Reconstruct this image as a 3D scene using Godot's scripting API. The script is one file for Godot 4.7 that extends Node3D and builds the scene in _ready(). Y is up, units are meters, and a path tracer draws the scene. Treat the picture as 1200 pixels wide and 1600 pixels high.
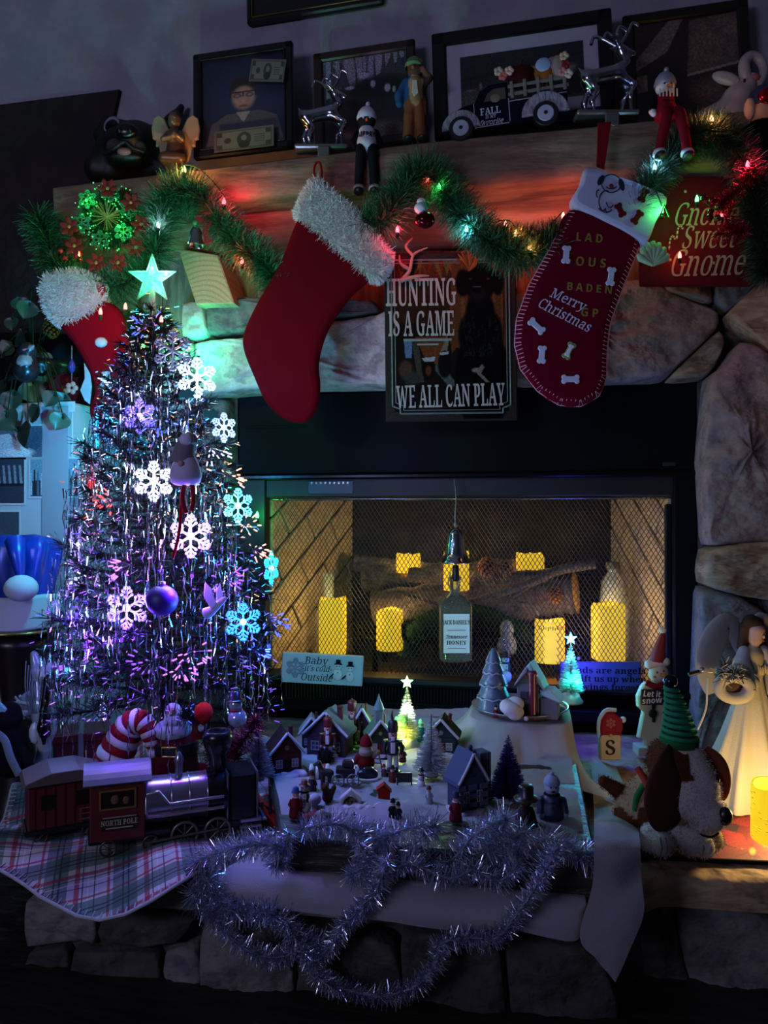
extends Node3D
# A stone fireplace dressed for Christmas at night.

const FOC := 1209.0
var cam_xf := Transform3D(Basis.from_euler(Vector3(deg_to_rad(0.47), deg_to_rad(10.5), 0)), Vector3(0, 0.68, 1.966))
var rng := RandomNumberGenerator.new()
var cache := {}
var s := 1.0                                    # metres per photo pixel at the thing being built
var noise := FastNoiseLite.new()
const YAW := 0.1833

class B:                                        # a mesh builder
	var v := PackedVector3Array()
	var n := PackedVector3Array()
	var c := PackedColorArray()
	var u := PackedVector2Array()
	var ix := PackedInt32Array()
	var col := Color.WHITE
	var xf := Transform3D.IDENTITY
	func k(hex) -> B:
		col = Color(hex).srgb_to_linear()
		return self
	func vert(p: Vector3, nn: Vector3, uv := Vector2.ZERO) -> int:
		v.append(xf * p)
		n.append((xf.basis * nn).normalized())
		c.append(col)
		u.append(uv)
		return v.size() - 1
	func face(a: int, b: int, d: int) -> void:
		if (v[b] - v[a]).cross(v[d] - v[a]).dot(n[a] + n[b] + n[d]) > 0.0:
			ix.append(a); ix.append(d); ix.append(b)
		else:
			ix.append(a); ix.append(b); ix.append(d)
	func poly(pts: Array, nn = null, uvs = null) -> void:      # flat convex polygon
		var q: Vector3 = nn if nn != null else (pts[1] - pts[0]).cross(pts[2] - pts[0]).normalized()
		var f := v.size()
		for i in pts.size():
			vert(pts[i], q, uvs[i] if uvs != null else Vector2(pts[i].x, pts[i].y))
		for i in range(1, pts.size() - 1):
			face(f, f + i, f + i + 1)
	func grid(rows: Array, wrap := false, flip := 0, uvm := Vector2.ONE) -> void:    # rows of equally many points; flip 0: find out (closed shapes)
		var h := rows.size()
		var w: int = rows[0].size()
		var first := v.size()
		var mid := Vector3.ZERO
		for r in rows:
			mid += (r[0] + r[w / 2]) / (2.0 * h)
		var ns := []
		var sgn := 0.0
		for i in h:
			var a: Array = rows[maxi(i - 1, 0)]
			var b: Array = rows[mini(i + 1, h - 1)]
			for j in w:
				var l: int = (j - 1 if j > 0 else (w - 2 if wrap else 0))
				var r: int = (j + 1 if j < w - 1 else (1 if wrap else w - 1))
				var q: Vector3 = (rows[i][r] - rows[i][l]).cross(b[j] - a[j])
				if q.length_squared() < 1e-18:
					q = ((a[r] + b[r]) - (a[l] + b[l])).cross(b[j] - a[j])
				if q.length_squared() < 1e-18:
					q = (b[j] - a[j]).normalized() if i == h - 1 else (a[j] - b[j]).normalized()
					if flip == 0 and sgn < 0.0:
						q = -q
				q = q.normalized()
				ns.append(q)
				if flip == 0:
					var cen := Vector3.ZERO
					cen = (rows[i][0] + rows[i][w / 2]) * 0.5 if wrap else mid
					sgn += q.dot(rows[i][j] - cen)
		var f := -1.0 if (flip < 0 or (flip == 0 and sgn < 0.0)) else 1.0
		for i in h:
			for j in w:
				vert(rows[i][j], ns[i * w + j] * f, Vector2(float(j) / (w - 1) * uvm.x, float(i) / maxi(h - 1, 1) * uvm.y))
		for i in h - 1:
			for j in w - 1:
				var a := first + i * w + j
				face(a, a + 1, a + w + 1)
				face(a, a + w + 1, a + w)
	func disc(pts: Array, nn: Vector3) -> void:                 # fan round the middle
		var m := Vector3.ZERO
		for p in pts:
			m += p / pts.size()
		var f := vert(m, nn, Vector2(0.5, 0.5))
		for p in pts:
			vert(p, nn, Vector2(0.5, 0.5) + Vector2(p.x - m.x, m.y - p.y))
		for i in pts.size():
			face(f, f + 1 + i, f + 1 + (i + 1) % pts.size())
	func box(m: Vector3, z: Vector3, bv := 0.0) -> void:         # chamfered box
		var h := z * 0.5
		bv = minf(bv, minf(h.x, minf(h.y, h.z)) * 0.9)
		var ax := [Vector3.RIGHT, Vector3.UP, Vector3.BACK]
		for a in 3:
			var b := (a + 1) % 3
			var d := (a + 2) % 3
			for sg in [-1.0, 1.0]:
				var o: Vector3 = m + ax[a] * h[a] * sg
				var p: Vector3 = ax[b] * (h[b] - bv)
				var q: Vector3 = ax[d] * (h[d] - bv)
				poly([o - p - q, o + p - q, o + p + q, o - p + q], ax[a] * sg, [Vector2(0, 1), Vector2(1, 1), Vector2(1, 0), Vector2(0, 0)])
			if bv > 0.0:
				for sb in [-1.0, 1.0]:
					for sd in [-1.0, 1.0]:
						var o2: Vector3 = ax[a] * (h[a] - bv)
						var e1: Vector3 = m + ax[b] * h[b] * sb + ax[d] * (h[d] - bv) * sd
						var e2: Vector3 = m + ax[b] * (h[b] - bv) * sb + ax[d] * h[d] * sd
						poly([e1 - o2, e1 + o2, e2 + o2, e2 - o2], (ax[b] * sb + ax[d] * sd).normalized())
		if bv > 0.0:
			for sx in [-1.0, 1.0]:
				for sy in [-1.0, 1.0]:
					for sz in [-1.0, 1.0]:
						var g := Vector3(sx, sy, sz)
						var w := h - Vector3.ONE * bv
						poly([m + g * Vector3(h.x, w.y, w.z), m + g * Vector3(w.x, h.y, w.z), m + g * Vector3(w.x, w.y, h.z)], g.normalized())
	func lathe(prof: Array, m := Vector3.ZERO, seg := 16, sharp := false, bs := Basis.IDENTITY) -> void:
		var rows := []
		for p in prof:
			var r := []
			for j in seg + 1:
				var a := TAU * j / seg
				r.append(m + bs * Vector3(cos(a) * p.x, p.y, sin(a) * p.x))
			rows.append(r)
		if sharp:
			for i in rows.size() - 1:
				grid([rows[i], rows[i + 1]], true, 0)
		else:
			grid(rows, true, 0)
	func ell(m: Vector3, r: Vector3, seg := 14, bs := Basis.IDENTITY) -> void:
		var rows := []
		var hh := maxi(seg / 2, 4)
		for i in hh + 1:
			var t := PI * (0.0005 + 0.999 * i / hh)
			var row := []
			for j in seg + 1:
				var a := TAU * j / seg
				row.append(m + bs * (Vector3(sin(t) * cos(a), cos(t), sin(t) * sin(a)) * r))
			rows.append(row)
		grid(rows, true, 0)
	func tube(pts: Array, rad, seg := 8, caps := true, flat := 1.0, up := Vector3.ZERO) -> void:   # swept; flat squeezes it along «up»
		var rows := []
		var side := Vector3.ZERO
		var np := pts.size()
		for i in np:
			var t: Vector3 = (pts[mini(i + 1, np - 1)] - pts[maxi(i - 1, 0)]).normalized()
			if up != Vector3.ZERO:
				side = t.cross(up).normalized()
			elif side == Vector3.ZERO:
				side = t.cross(Vector3.UP if absf(t.y) < 0.9 else Vector3.RIGHT).normalized()
			else:
				side = (side - t * side.dot(t)).normalized()
			var o := t.cross(side).normalized()
			var r: float = rad[i] if rad is Array else rad
			var row := []
			for j in seg + 1:
				var a := TAU * j / seg
				row.append(pts[i] + (side * cos(a) + o * sin(a) * flat) * r)
			rows.append(row)
		grid(rows, true, 0)
		if caps:
			disc(rows[0].slice(0, seg), (pts[0] - pts[1]).normalized())
			disc(rows[np - 1].slice(0, seg), (pts[np - 1] - pts[np - 2]).normalized())
	func extr(pl: Array, z0: float, z1: float, bv := 0.0) -> void:   # outline in x, y pushed from z0 to z1 (front); rounded front edge
		var p := PackedVector2Array(pl)
		if Geometry2D.is_polygon_clockwise(p):
			p.reverse()
		var m := p.size()
		var inner := PackedVector2Array()
		for i in m:
			var e1 := (p[i] - p[(i + m - 1) % m]).normalized()
			var e2 := (p[(i + 1) % m] - p[i]).normalized()
			var q := Vector2(-e1.y - e2.y, e1.x + e2.x)
			q = q.normalized() / maxf(0.5, q.length() * 0.5) if q.length() > 0.01 else Vector2(-e1.y, e1.x)
			inner.append(p[i] + q * bv)
		var t := Geometry2D.triangulate_polygon(p)
		var mn := p[0]
		var mx := p[0]
		for q in p:
			mn = mn.min(q)
			mx = mx.max(q)
		for fr in [[z1, Vector3.BACK, inner if bv > 0.0 else p], [z0, Vector3.FORWARD, p]]:
			var f := v.size()
			for q in fr[2]:
				vert(Vector3(q.x, q.y, fr[0]), fr[1], Vector2((q.x - mn.x) / (mx.x - mn.x), (mx.y - q.y) / (mx.y - mn.y)))
			for i in range(0, t.size(), 3):
				face(f + t[i], f + t[i + 1], f + t[i + 2])
		for i in m:
			var a := p[i]
			var b := p[(i + 1) % m]
			var q := Vector3((b - a).y, -(b - a).x, 0).normalized()
			poly([Vector3(a.x, a.y, z0), Vector3(b.x, b.y, z0), Vector3(b.x, b.y, z1 - bv), Vector3(a.x, a.y, z1 - bv)], q)
			if bv > 0.0:
				var a2 := inner[i]
				var b2 := inner[(i + 1) % m]
				poly([Vector3(a.x, a.y, z1 - bv), Vector3(b.x, b.y, z1 - bv), Vector3(b2.x, b2.y, z1), Vector3(a2.x, a2.y, z1)], (q + Vector3.BACK).normalized())
	func blade(p: Vector3, d: Vector3, w: float, q: Vector3) -> void:   # a thin needle from p along d, flat across q
		var o := q.cross(d).normalized() * w
		var nn := d.cross(o).normalized()
		var f := v.size()
		vert(p - o, nn); vert(p + o, nn); vert(p + d + o * 0.6, nn); vert(p + d - o * 0.6, nn)
		face(f, f + 1, f + 2)
		face(f, f + 2, f + 3)
	func mesh() -> ArrayMesh:
		var a := []
		a.resize(Mesh.ARRAY_MAX)
		a[Mesh.ARRAY_VERTEX] = v
		a[Mesh.ARRAY_NORMAL] = n
		a[Mesh.ARRAY_COLOR] = c
		a[Mesh.ARRAY_TEX_UV] = u
		a[Mesh.ARRAY_INDEX] = ix
		var m := ArrayMesh.new()
		m.add_surface_from_arrays(Mesh.PRIMITIVE_TRIANGLES, a)
		return m

func V(x, y, z := 0.0) -> Vector3: return Vector3(x, y, z)

func pv(a: Array) -> Array:                     # [x, y, x, y, ...] to points
	var o := []
	for i in range(0, a.size(), 2):
		o.append(Vector2(a[i], a[i + 1]))
	return o

func ray(px, py) -> Vector3:
	return cam_xf.basis * Vector3((px - 600.0) / FOC, (800.0 - py) / FOC, -1.0)
func P(px, py, z) -> Vector3:                   # where the line of sight meets the upright plane z
	var d := ray(px, py)
	return cam_xf.origin + d * ((z - cam_xf.origin.z) / d.z)
func G(px, py, y) -> Vector3:                   # ... and the level plane y
	var d := ray(px, py)
	return cam_xf.origin + d * ((y - cam_xf.origin.y) / d.y)
func mpp(p: Vector3) -> float:
	return (p - cam_xf.origin).dot(-cam_xf.basis.z) / FOC

func nb(scale := 0.0) -> B:                      # a builder working in photo pixels round the thing's base
	var b := B.new()
	b.xf = Transform3D(Basis.IDENTITY.scaled(Vector3.ONE * (scale if scale > 0.0 else s)), Vector3.ZERO)
	return b

func put(o: Node, nm: String, par) -> Node:
	o.name = nm
	(par if par else self).add_child(o, true)
	return o
func tag(o: Node3D, label: String, cat: String, group := "") -> Node3D:
	o.set_meta("label", label)
	o.set_meta("category", cat)
	if group:
		o.set_meta("group", group)
	return o
func thing(nm: String, label: String, cat: String, pos := Vector3.ZERO, yaw := 0.0, group := "") -> Node3D:
	var o := Node3D.new()
	o.position = pos
	o.rotation.y = yaw
	put(o, nm, null)
	s = mpp(pos)
	return tag(o, label, cat, group)
func fig(nm: String, label: String, cat: String, px, py, z, group := "") -> Node3D:   # a thing whose base stands at that pixel in the plane z, turned to the room
	return thing(nm, label, cat, P(px, py, z), YAW, group)
func figy(nm: String, label: String, cat: String, px, py, y, group := "") -> Node3D:
	return thing(nm, label, cat, G(px, py, y), YAW, group)
func part(par, nm: String, b: B, m: Material, label := "") -> MeshInstance3D:
	var o := MeshInstance3D.new()
	o.mesh = b.mesh()
	o.material_override = m
	put(o, nm, par)
	if label:
		o.set_meta("label", label)
	return o
func stuff(par, nm: String, b: B, m: Material) -> MeshInstance3D:
	var o := part(par, nm, b, m)
	o.set_meta("kind", "stuff")
	return o
func struct(nm: String, b: B, m: Material) -> MeshInstance3D:
	var o := part(null, nm, b, m)
	o.set_meta("kind", "structure")
	return o
func dup(o: Node3D, pos: Vector3, label: String, yaw = null) -> Node3D:
	var c := o.duplicate()
	put(c, String(o.name).rstrip("0123456789").rstrip("_"), null)
	c.position = pos
	if yaw != null:
		c.rotation.y = yaw
	c.set_meta("label", label)
	return c

func mt(hex, rough := 0.7, metal := 0.0) -> StandardMaterial3D:       # plain coloured
	var key := "%s/%s/%s" % [hex, rough, metal]
	if not cache.has(key):
		var m := StandardMaterial3D.new()
		m.albedo_color = Color(hex)
		m.roughness = rough
		m.metallic = metal
		if rough >= 0.6:
			m.metallic_specular = 0.2
		cache[key] = m
	return cache[key]
func vc(rough := 0.7, metal := 0.0, nm = null, ns := 1.0) -> StandardMaterial3D:       # coloured by the builder's colours
	var key := "vc/%s/%s/%s/%s" % [rough, metal, nm, ns]
	if not cache.has(key):
		var m := StandardMaterial3D.new()
		m.vertex_color_use_as_albedo = true
		m.roughness = rough
		m.metallic = metal
		if rough >= 0.6:
			m.metallic_specular = 0.2
		if nm:
			relief(m, nm, ns)
		cache[key] = m
	return cache[key]
func glow(hex, e: float) -> StandardMaterial3D:
	var key := "glow/%s/%s" % [hex, e]
	if not cache.has(key):
		var m := StandardMaterial3D.new()
		m.albedo_color = Color(hex)
		m.emission_enabled = true
		m.emission = Color(hex)
		m.emission_energy_multiplier = e
		cache[key] = m
	return cache[key]
func glass(hex, a := 0.2) -> StandardMaterial3D:
	var key := "glass/%s/%s" % [hex, a]
	if not cache.has(key):
		var m := StandardMaterial3D.new()
		m.albedo_color = Color(hex, a)
		m.transparency = BaseMaterial3D.TRANSPARENCY_ALPHA
		m.roughness = 0.06
		m.metallic_specular = 0.7
		cache[key] = m
	return cache[key]

func ntex(kind: String) -> NoiseTexture2D:       # shared noise normal maps: "stone", "wood", "cloth", "skin"
	if not cache.has("n" + kind):
		var f := FastNoiseLite.new()
		f.seed = kind.length() * 7 + 3
		f.noise_type = FastNoiseLite.TYPE_SIMPLEX_SMOOTH
		f.frequency = {"stone": 0.012, "wood": 0.02, "cloth": 0.16, "skin": 0.05}[kind]
		f.fractal_octaves = 5
		var t := NoiseTexture2D.new()
		t.width = 512
		t.height = 512
		t.seamless = true
		t.as_normal_map = true
		t.bump_strength = {"stone": 12.0, "wood": 5.0, "cloth": 3.0, "skin": 3.0}[kind]
		t.noise = f
		cache["n" + kind] = t
	return cache["n" + kind]
func relief(m: StandardMaterial3D, kind: String, sc: float, st := 1.0) -> void:
	m.normal_enabled = true
	m.normal_texture = ntex(kind)
	m.normal_scale = st
	m.uv1_triplanar = true
	m.uv1_scale = Vector3.ONE * sc
func mottled(nm: String, cols: Array, freq: float, sc, rough := 0.85, rel := "stone", world := true, seed_ := 1) -> StandardMaterial3D:
	if cache.has(nm):
		return cache[nm]
	var f := FastNoiseLite.new()
	f.seed = seed_
	f.noise_type = FastNoiseLite.TYPE_SIMPLEX_SMOOTH
	f.frequency = freq
	f.fractal_octaves = 5
	f.domain_warp_enabled = true
	f.domain_warp_amplitude = 40.0
	var g := Gradient.new()
	g.offsets = PackedFloat32Array(range(cols.size()).map(func(i): return 0.2 + 0.6 * i / (cols.size() - 1.0)))
	g.colors = PackedColorArray(cols.map(func(h): return Color(h)))
	var t := NoiseTexture2D.new()
	t.width = 512
	t.height = 512
	t.seamless = true
	t.noise = f
	t.color_ramp = g
	var m := StandardMaterial3D.new()
	m.albedo_texture = t
	m.roughness = rough
	relief(m, rel, 1.0, 0.25 if nm == "plaster" else 1.0)
	m.uv1_world_triplanar = world
	m.uv1_scale = sc if sc is Vector3 else Vector3.ONE * sc
	cache[nm] = m
	return m

# ---- painting flat prints
func img(w: int, h: int, hex) -> Image:
	var i := Image.create(w, h, false, Image.FORMAT_RGB8)
	i.fill(Color(hex))
	return i
func oval(i: Image, cx: float, cy: float, rx: float, ry: float, hex, soft := 0.1) -> void:
	var k := Color(hex)
	for y in range(maxi(0, int(cy - ry)), mini(i.get_height(), int(cy + ry) + 1)):
		for x in range(maxi(0, int(cx - rx)), mini(i.get_width(), int(cx + rx) + 1)):
			var d := Vector2((x - cx) / rx, (y - cy) / ry).length()
			if d < 1.0:
				i.set_pixel(x, y, i.get_pixel(x, y).lerp(k, clampf((1.0 - d) / soft, 0.0, 1.0)))
func pgon(i: Image, pts: Array, hex) -> void:
	var p := PackedVector2Array(pv(pts))
	var lo := p[0]
	var hi := p[0]
	for q in p:
		lo = lo.min(q)
		hi = hi.max(q)
	for y in range(maxi(0, int(lo.y)), mini(i.get_height(), int(hi.y) + 1)):
		for x in range(maxi(0, int(lo.x)), mini(i.get_width(), int(hi.x) + 1)):
			if Geometry2D.is_point_in_polygon(Vector2(x + 0.5, y + 0.5), p):
				i.set_pixel(x, y, Color(hex))
func grain(i: Image, amp: float, fx: float, fy: float, sd := 1) -> void:
	noise.seed = sd
	noise.frequency = 1.0
	for y in i.get_height():
		for x in i.get_width():
			var k := i.get_pixel(x, y)
			var q := 1.0 + amp * noise.get_noise_2d(x * fx, y * fy)
			i.set_pixel(x, y, Color(clampf(k.r * q, 0, 1), clampf(k.g * q, 0, 1), clampf(k.b * q, 0, 1)))
func print_of(i: Image, rough := 0.5) -> StandardMaterial3D:
	var m := StandardMaterial3D.new()
	m.albedo_texture = ImageTexture.create_from_image(i)
	m.roughness = rough
	return m

func words(par, nm: String, txt: String, h: float, m: Material, xf: Transform3D, serif := true, bold := true, depth := 0.0012) -> MeshInstance3D:
	var f := SystemFont.new()
	f.font_names = PackedStringArray(["Droid Serif" if serif else "Droid Sans"])
	f.font_weight = 700 if bold else 400
	var t := TextMesh.new()
	t.font = f
	t.text = txt
	t.font_size = 48
	t.pixel_size = h / 35.0
	t.depth = depth
	t.curve_step = 2.0
	var o := MeshInstance3D.new()
	o.mesh = t
	o.material_override = m
	o.transform = xf
	put(o, nm, par)
	return o
func slant(x, y, z, deg := 0.0, k := 0.25, wide := 1.0) -> Transform3D:    # slanted, turned lettering
	return Transform3D(Basis(Vector3(0, 0, 1), deg_to_rad(deg)) * Basis(Vector3(wide, 0, 0), Vector3(k, 1, 0), Vector3(0, 0, 1)), Vector3(x, y, z))

# ---- smooth bodies: tapered capsules [a, b, ra, rb, colour] joined by a smooth minimum and meshed as surface nets (pixel units)
func blob(b: B, bones: Array, cell: float, kk: float) -> void:
	var lo := Vector3.ONE * 1e9
	var hi := -lo
	for q in bones:
		for e in [[q[0], q[2]], [q[1], q[3]]]:
			lo = lo.min(e[0] - Vector3.ONE * (e[1] + 2.0 * cell))
			hi = hi.max(e[0] + Vector3.ONE * (e[1] + 2.0 * cell))
	var nx := int((hi.x - lo.x) / cell) + 2
	var ny := int((hi.y - lo.y) / cell) + 2
	var nz := int((hi.z - lo.z) / cell) + 2
	var d := PackedFloat32Array()
	d.resize(nx * ny * nz)
	d.fill(1e3)
	var near := PackedFloat32Array()
	near.resize(d.size())
	near.fill(1e3)
	var who := PackedInt32Array()
	who.resize(d.size())
	for qi in bones.size():
		var q: Array = bones[qi]
		var pa: Vector3 = q[0]
		var ab: Vector3 = q[1] - pa
		var l2 := maxf(ab.length_squared(), 1e-9)
		var m := maxf(q[2], q[3]) + kk + cell * 2.0
		var l: Vector3 = (pa.min(q[1]) - Vector3.ONE * m - lo) / cell
		var h: Vector3 = (pa.max(q[1]) + Vector3.ONE * m - lo) / cell
		for z in range(maxi(0, int(l.z)), mini(nz, int(h.z) + 2)):
			for y in range(maxi(0, int(l.y)), mini(ny, int(h.y) + 2)):
				var at := (z * ny + y) * nx
				for x in range(maxi(0, int(l.x)), mini(nx, int(h.x) + 2)):
					var p := lo + Vector3(x, y, z) * cell - pa
					var t := clampf(p.dot(ab) / l2, 0.0, 1.0)
					var dd: float = (p - ab * t).length() - lerpf(q[2], q[3], t)
					var o := d[at + x]
					if dd < near[at + x]:
						near[at + x] = dd
						who[at + x] = qi
					var hh := maxf(kk - absf(o - dd), 0.0) / kk
					d[at + x] = minf(o, dd) - hh * hh * kk * 0.25
	var cols := bones.map(func(q): return Color(q[4]).srgb_to_linear() if q.size() > 4 else Color.WHITE)
	var id := {}
	var offs := [0, 1, nx, nx + 1, nx * ny, nx * ny + 1, nx * ny + nx, nx * ny + nx + 1]
	var old := b.col
	for z in nz - 1:
		for y in ny - 1:
			for x in nx - 1:
				var at := (z * ny + y) * nx + x
				var mask := 0
				for i in 8:
					if d[at + offs[i]] < 0.0:
						mask |= 1 << i
				if mask == 0 or mask == 255:
					continue
				var sum := Vector3.ZERO
				var cnt := 0
				for e in 12:
					var ax := e / 4
					var r := e % 4
					var i0: int = [(r << 1), ((r & 1) | ((r & 2) << 1)), r][ax]
					var i1: int = i0 | (1 << ax)
					var d0 := d[at + offs[i0]]
					var d1 := d[at + offs[i1]]
					if (d0 < 0.0) != (d1 < 0.0):
						var t := d0 / (d0 - d1)
						var p := Vector3(i0 & 1, (i0 >> 1) & 1, i0 >> 2)
						p[ax] += t
						sum += p
						cnt += 1
				sum /= cnt
				var g := Vector3(d[at + 1] - d[at] + d[at + nx + 1] - d[at + nx], d[at + nx] - d[at] + d[at + nx * ny + nx] - d[at + nx * ny], d[at + nx * ny] - d[at] + d[at + nx * ny + 1] - d[at + 1])
				b.col = cols[who[at]]
				id[at] = b.vert(lo + (Vector3(x, y, z) + sum) * cell, g.normalized())
	b.col = old
	for at in id:
		for ax in 3:
			var st: int = [1, nx, nx * ny][ax]
			if (d[at] < 0.0) == (d[at + st] < 0.0):
				continue
			var o1: int = [nx, nx * ny, 1][ax]
			var o2: int = [nx * ny, 1, nx][ax]
			if id.has(at - o1) and id.has(at - o2) and id.has(at - o1 - o2):
				b.face(id[at], id[at - o1], id[at - o1 - o2])
				b.face(id[at], id[at - o1 - o2], id[at - o2])

func rock(b: B, pts: Array, depth: float, rough: float, sd: int, seg := 6.0, back := 0.03) -> void:   # a worn stone: outline in world points (one plane), bulging towards +z
	var ring := []
	for i in pts.size():
		var a: Vector3 = pts[i]
		var e: Vector3 = pts[(i + 1) % pts.size()]
		var k := maxi(2, int((e - a).length() / 0.022))
		for j in k:
			ring.append(a.lerp(e, float(j) / k))
	var sm := ring.duplicate()
	for i in ring.size():
		sm[i] = (ring[i] * 4.0 + ring[i - 1] + ring[(i + 1) % ring.size()]) / 6.0
	var m := Vector3.ZERO
	for p in sm:
		m += p / sm.size()
	noise.seed = sd
	noise.frequency = 1.0
	var rows := []
	for lv in [[1.03, -back], [1.03, 0.0], [1.025, 0.45], [1.005, 0.82], [0.965, 0.97], [0.85, 1.0], [0.6, 1.02], [0.44, 1.0], [0.28, 1.03], [0.12, 1.02], [0.001, 1.02]]:
		var row := []
		for i in sm.size() + 1:
			var p: Vector3 = m + (sm[i % sm.size()] - m) * lv[0]
			var nn := noise.get_noise_3d(p.x * 9.0 + sd, p.y * 9.0, p.z * 9.0) + 0.6 * absf(noise.get_noise_3d(p.x * 22.0, p.y * 30.0 + sd, 0.0)) - 0.25 * noise.get_noise_3d(p.x * 60.0, p.y * 60.0 + sd, 0.0)
			var z: float = lv[1] if lv[1] < 0.0 else lv[1] * depth + (nn * rough * lv[1])
			row.append(p + Vector3(0, 0, z))
		rows.append(row)
	b.grid(rows, true, 0)

func spline(pts: Array, k := 6) -> Array:        # smooth curve through points
	var o := []
	for i in pts.size() - 1:
		for j in k:
			o.append(pts[i].cubic_interpolate(pts[i + 1], pts[maxi(i - 1, 0)], pts[mini(i + 2, pts.size() - 1)], float(j) / k))
	o.append(pts[-1])
	return o
func sheet(b: B, rows: Array, k := 5, crumple := 0.0, sd := 1, thick := 0.0, up := 1) -> void:    # cloth: control rows of points, made smooth and crumpled
	var a := rows.map(func(r): return spline(r, k))
	var o := []
	for i in a.size() - 1:
		for j in k:
			var r := []
			for q in a[0].size():
				r.append(a[i][q].cubic_interpolate(a[i + 1][q], a[maxi(i - 1, 0)][q], a[mini(i + 2, a.size() - 1)][q], float(j) / k))
			o.append(r)
	o.append(a[-1])
	noise.seed = sd
	noise.frequency = 1.0
	if crumple > 0.0:
		for r in o:
			for q in r.size():
				var p: Vector3 = r[q]
				var w := noise.get_noise_3d(p.x * 9.0, p.y * 7.0, p.z * 17.0) + 0.4 * noise.get_noise_3d(p.x * 30.0, p.y * 30.0, p.z * 60.0)
				r[q] = p + Vector3(0, 1, 0.6) * w * crumple
	b.grid(o, false, up)
	if thick > 0.0:
		b.grid(o.map(func(r): return r.map(func(p): return p - Vector3(0, thick, thick * 0.5))), false, -up)

func lamp(par, pos: Vector3, hex, e: float, size := 0.004) -> void:
	var l := OmniLight3D.new()
	l.light_color = Color(hex)
	l.light_energy = e
	l.light_size = size
	l.omni_range = 8.0
	l.omni_attenuation = 2.0
	l.shadow_enabled = true
	l.position = pos
	put(l, "light", par)

func _ready() -> void:
	rng.seed = 5
	# camera, sky, light and exposure
	var cam := Camera3D.new()
	cam.transform = cam_xf
	cam.fov = rad_to_deg(2.0 * atan(800.0 / FOC))
	cam.near = 0.02
	put(cam, "camera", null)
	var env := Environment.new()
	env.background_mode = Environment.BG_COLOR
	env.background_color = Color("02030a")
	env.tonemap_mode = Environment.TONE_MAPPER_LINEAR
	env.tonemap_exposure = 1.0
	env.sdfgi_enabled = true
	env.ssao_enabled = true
	env.ssil_enabled = true
	var we := WorldEnvironment.new()
	we.environment = env
	put(we, "environment", null)
	# an unseen panel behind the camera, placed to give the dim bluish light
	var room_light := thing("unseen_room_light", "flat panel out of view behind the viewer, glowing dim blue to light the room", "unseen_room_light", Vector3(-1.45, 1.15, 3.15))
	var b := B.new()
	b.box(Vector3(0, 0, 0.02), Vector3(0.94, 0.56, 0.04), 0.008)
	part(room_light, "case", b, mt("0a0a0c", 0.4))
	b = B.new()
	b.box(Vector3(0, 0, -0.003), Vector3(0.88, 0.5, 0.006))
	part(room_light, "light_panel", b, glow("aab4e6", 0.3))
	var al := AreaLight3D.new()
	al.area_size = Vector2(0.86, 0.48)
	al.light_color = Color("b2b4e2")
	al.light_energy = 2.5
	al.shadow_enabled = true
	al.position = Vector3(0, 0, -0.02)
	put(al, "light", room_light)

	build_room()
	build_stones()
	build_mantel()
	build_insert()
	build_fire()
	build_hearth()
	build_tree()
	build_frames()
	build_mantel_things()
	build_garland()
	build_stockings()
	build_signs()
	build_left()
	build_train()
	build_village()
	build_right()
	build_tinsel()

func build_room() -> void:
	var plaster := mottled("plaster", ["8d8a93", "96929b", "9d99a2"], 0.01, 1.2, 0.95, "skin")
	var dark := mottled("dark_brown", ["1d1716", "241c1a", "2a2120"], 0.01, 1.0, 0.9, "skin")
	for w in [["wall_back", V(0, 1.35, -0.72), V(6.2, 2.9, 0.1)], ["wall_left", V(-2.6, 1.35, 1.2), V(0.1, 2.9, 4.2)], ["wall_right", V(2.6, 1.35, 1.2), V(0.1, 2.9, 4.2)], ["wall_front", V(0, 1.35, 3.25), V(6.2, 2.9, 0.1)], ["ceiling", V(0, 2.75, 1.2), V(6.2, 0.1, 4.4)]]:
		var b := B.new()
		b.box(w[1], w[2])
		struct(w[0], b, dark if w[0] == "wall_left" or w[0] == "wall_back" else plaster)
	var b := B.new()
	b.box(V(0, -0.05, 1.2), V(6.2, 0.1, 4.4))
	struct("floor", b, mottled("floor_wood", ["120d0b", "1a1310", "221915"], 0.02, V(0.6, 0.6, 4.0), 0.5, "wood"))
	# chimney breast of plaster above the mantel
	b = B.new()
	b.box(V(0.45, 2.0, -0.32), V(4.2, 1.5, 0.7))
	struct("wall_chimney", b, plaster)
	# dark brown panel on the left of it
	b = B.new()
	var z := 0.045
	var o := [P(-260, 196, z), P(186, 139, z), P(174, 195, z), P(166, 300, z), P(100, 520, z), P(-260, 520, z)]
	b.extr(o.map(func(p): return Vector2(p.x, p.y)), 0.03, z, 0.002)
	struct("trim_1", b, dark)
	# lower masonry core beside and above the insert
	b = B.new()
	b.box(V(-0.98, 0.67, -0.3), V(0.44, 1.34, 0.62))
	b.box(V(0.95, 0.67, -0.3), V(1.1, 1.34, 0.62))
	b.box(V(-0.18, 1.19, -0.3), V(1.2, 0.36, 0.62))
	struct("wall_masonry", b, mottled("mortar", ["3d3836", "4a4341", "57504c"], 0.02, 2.0, 0.95))

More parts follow.
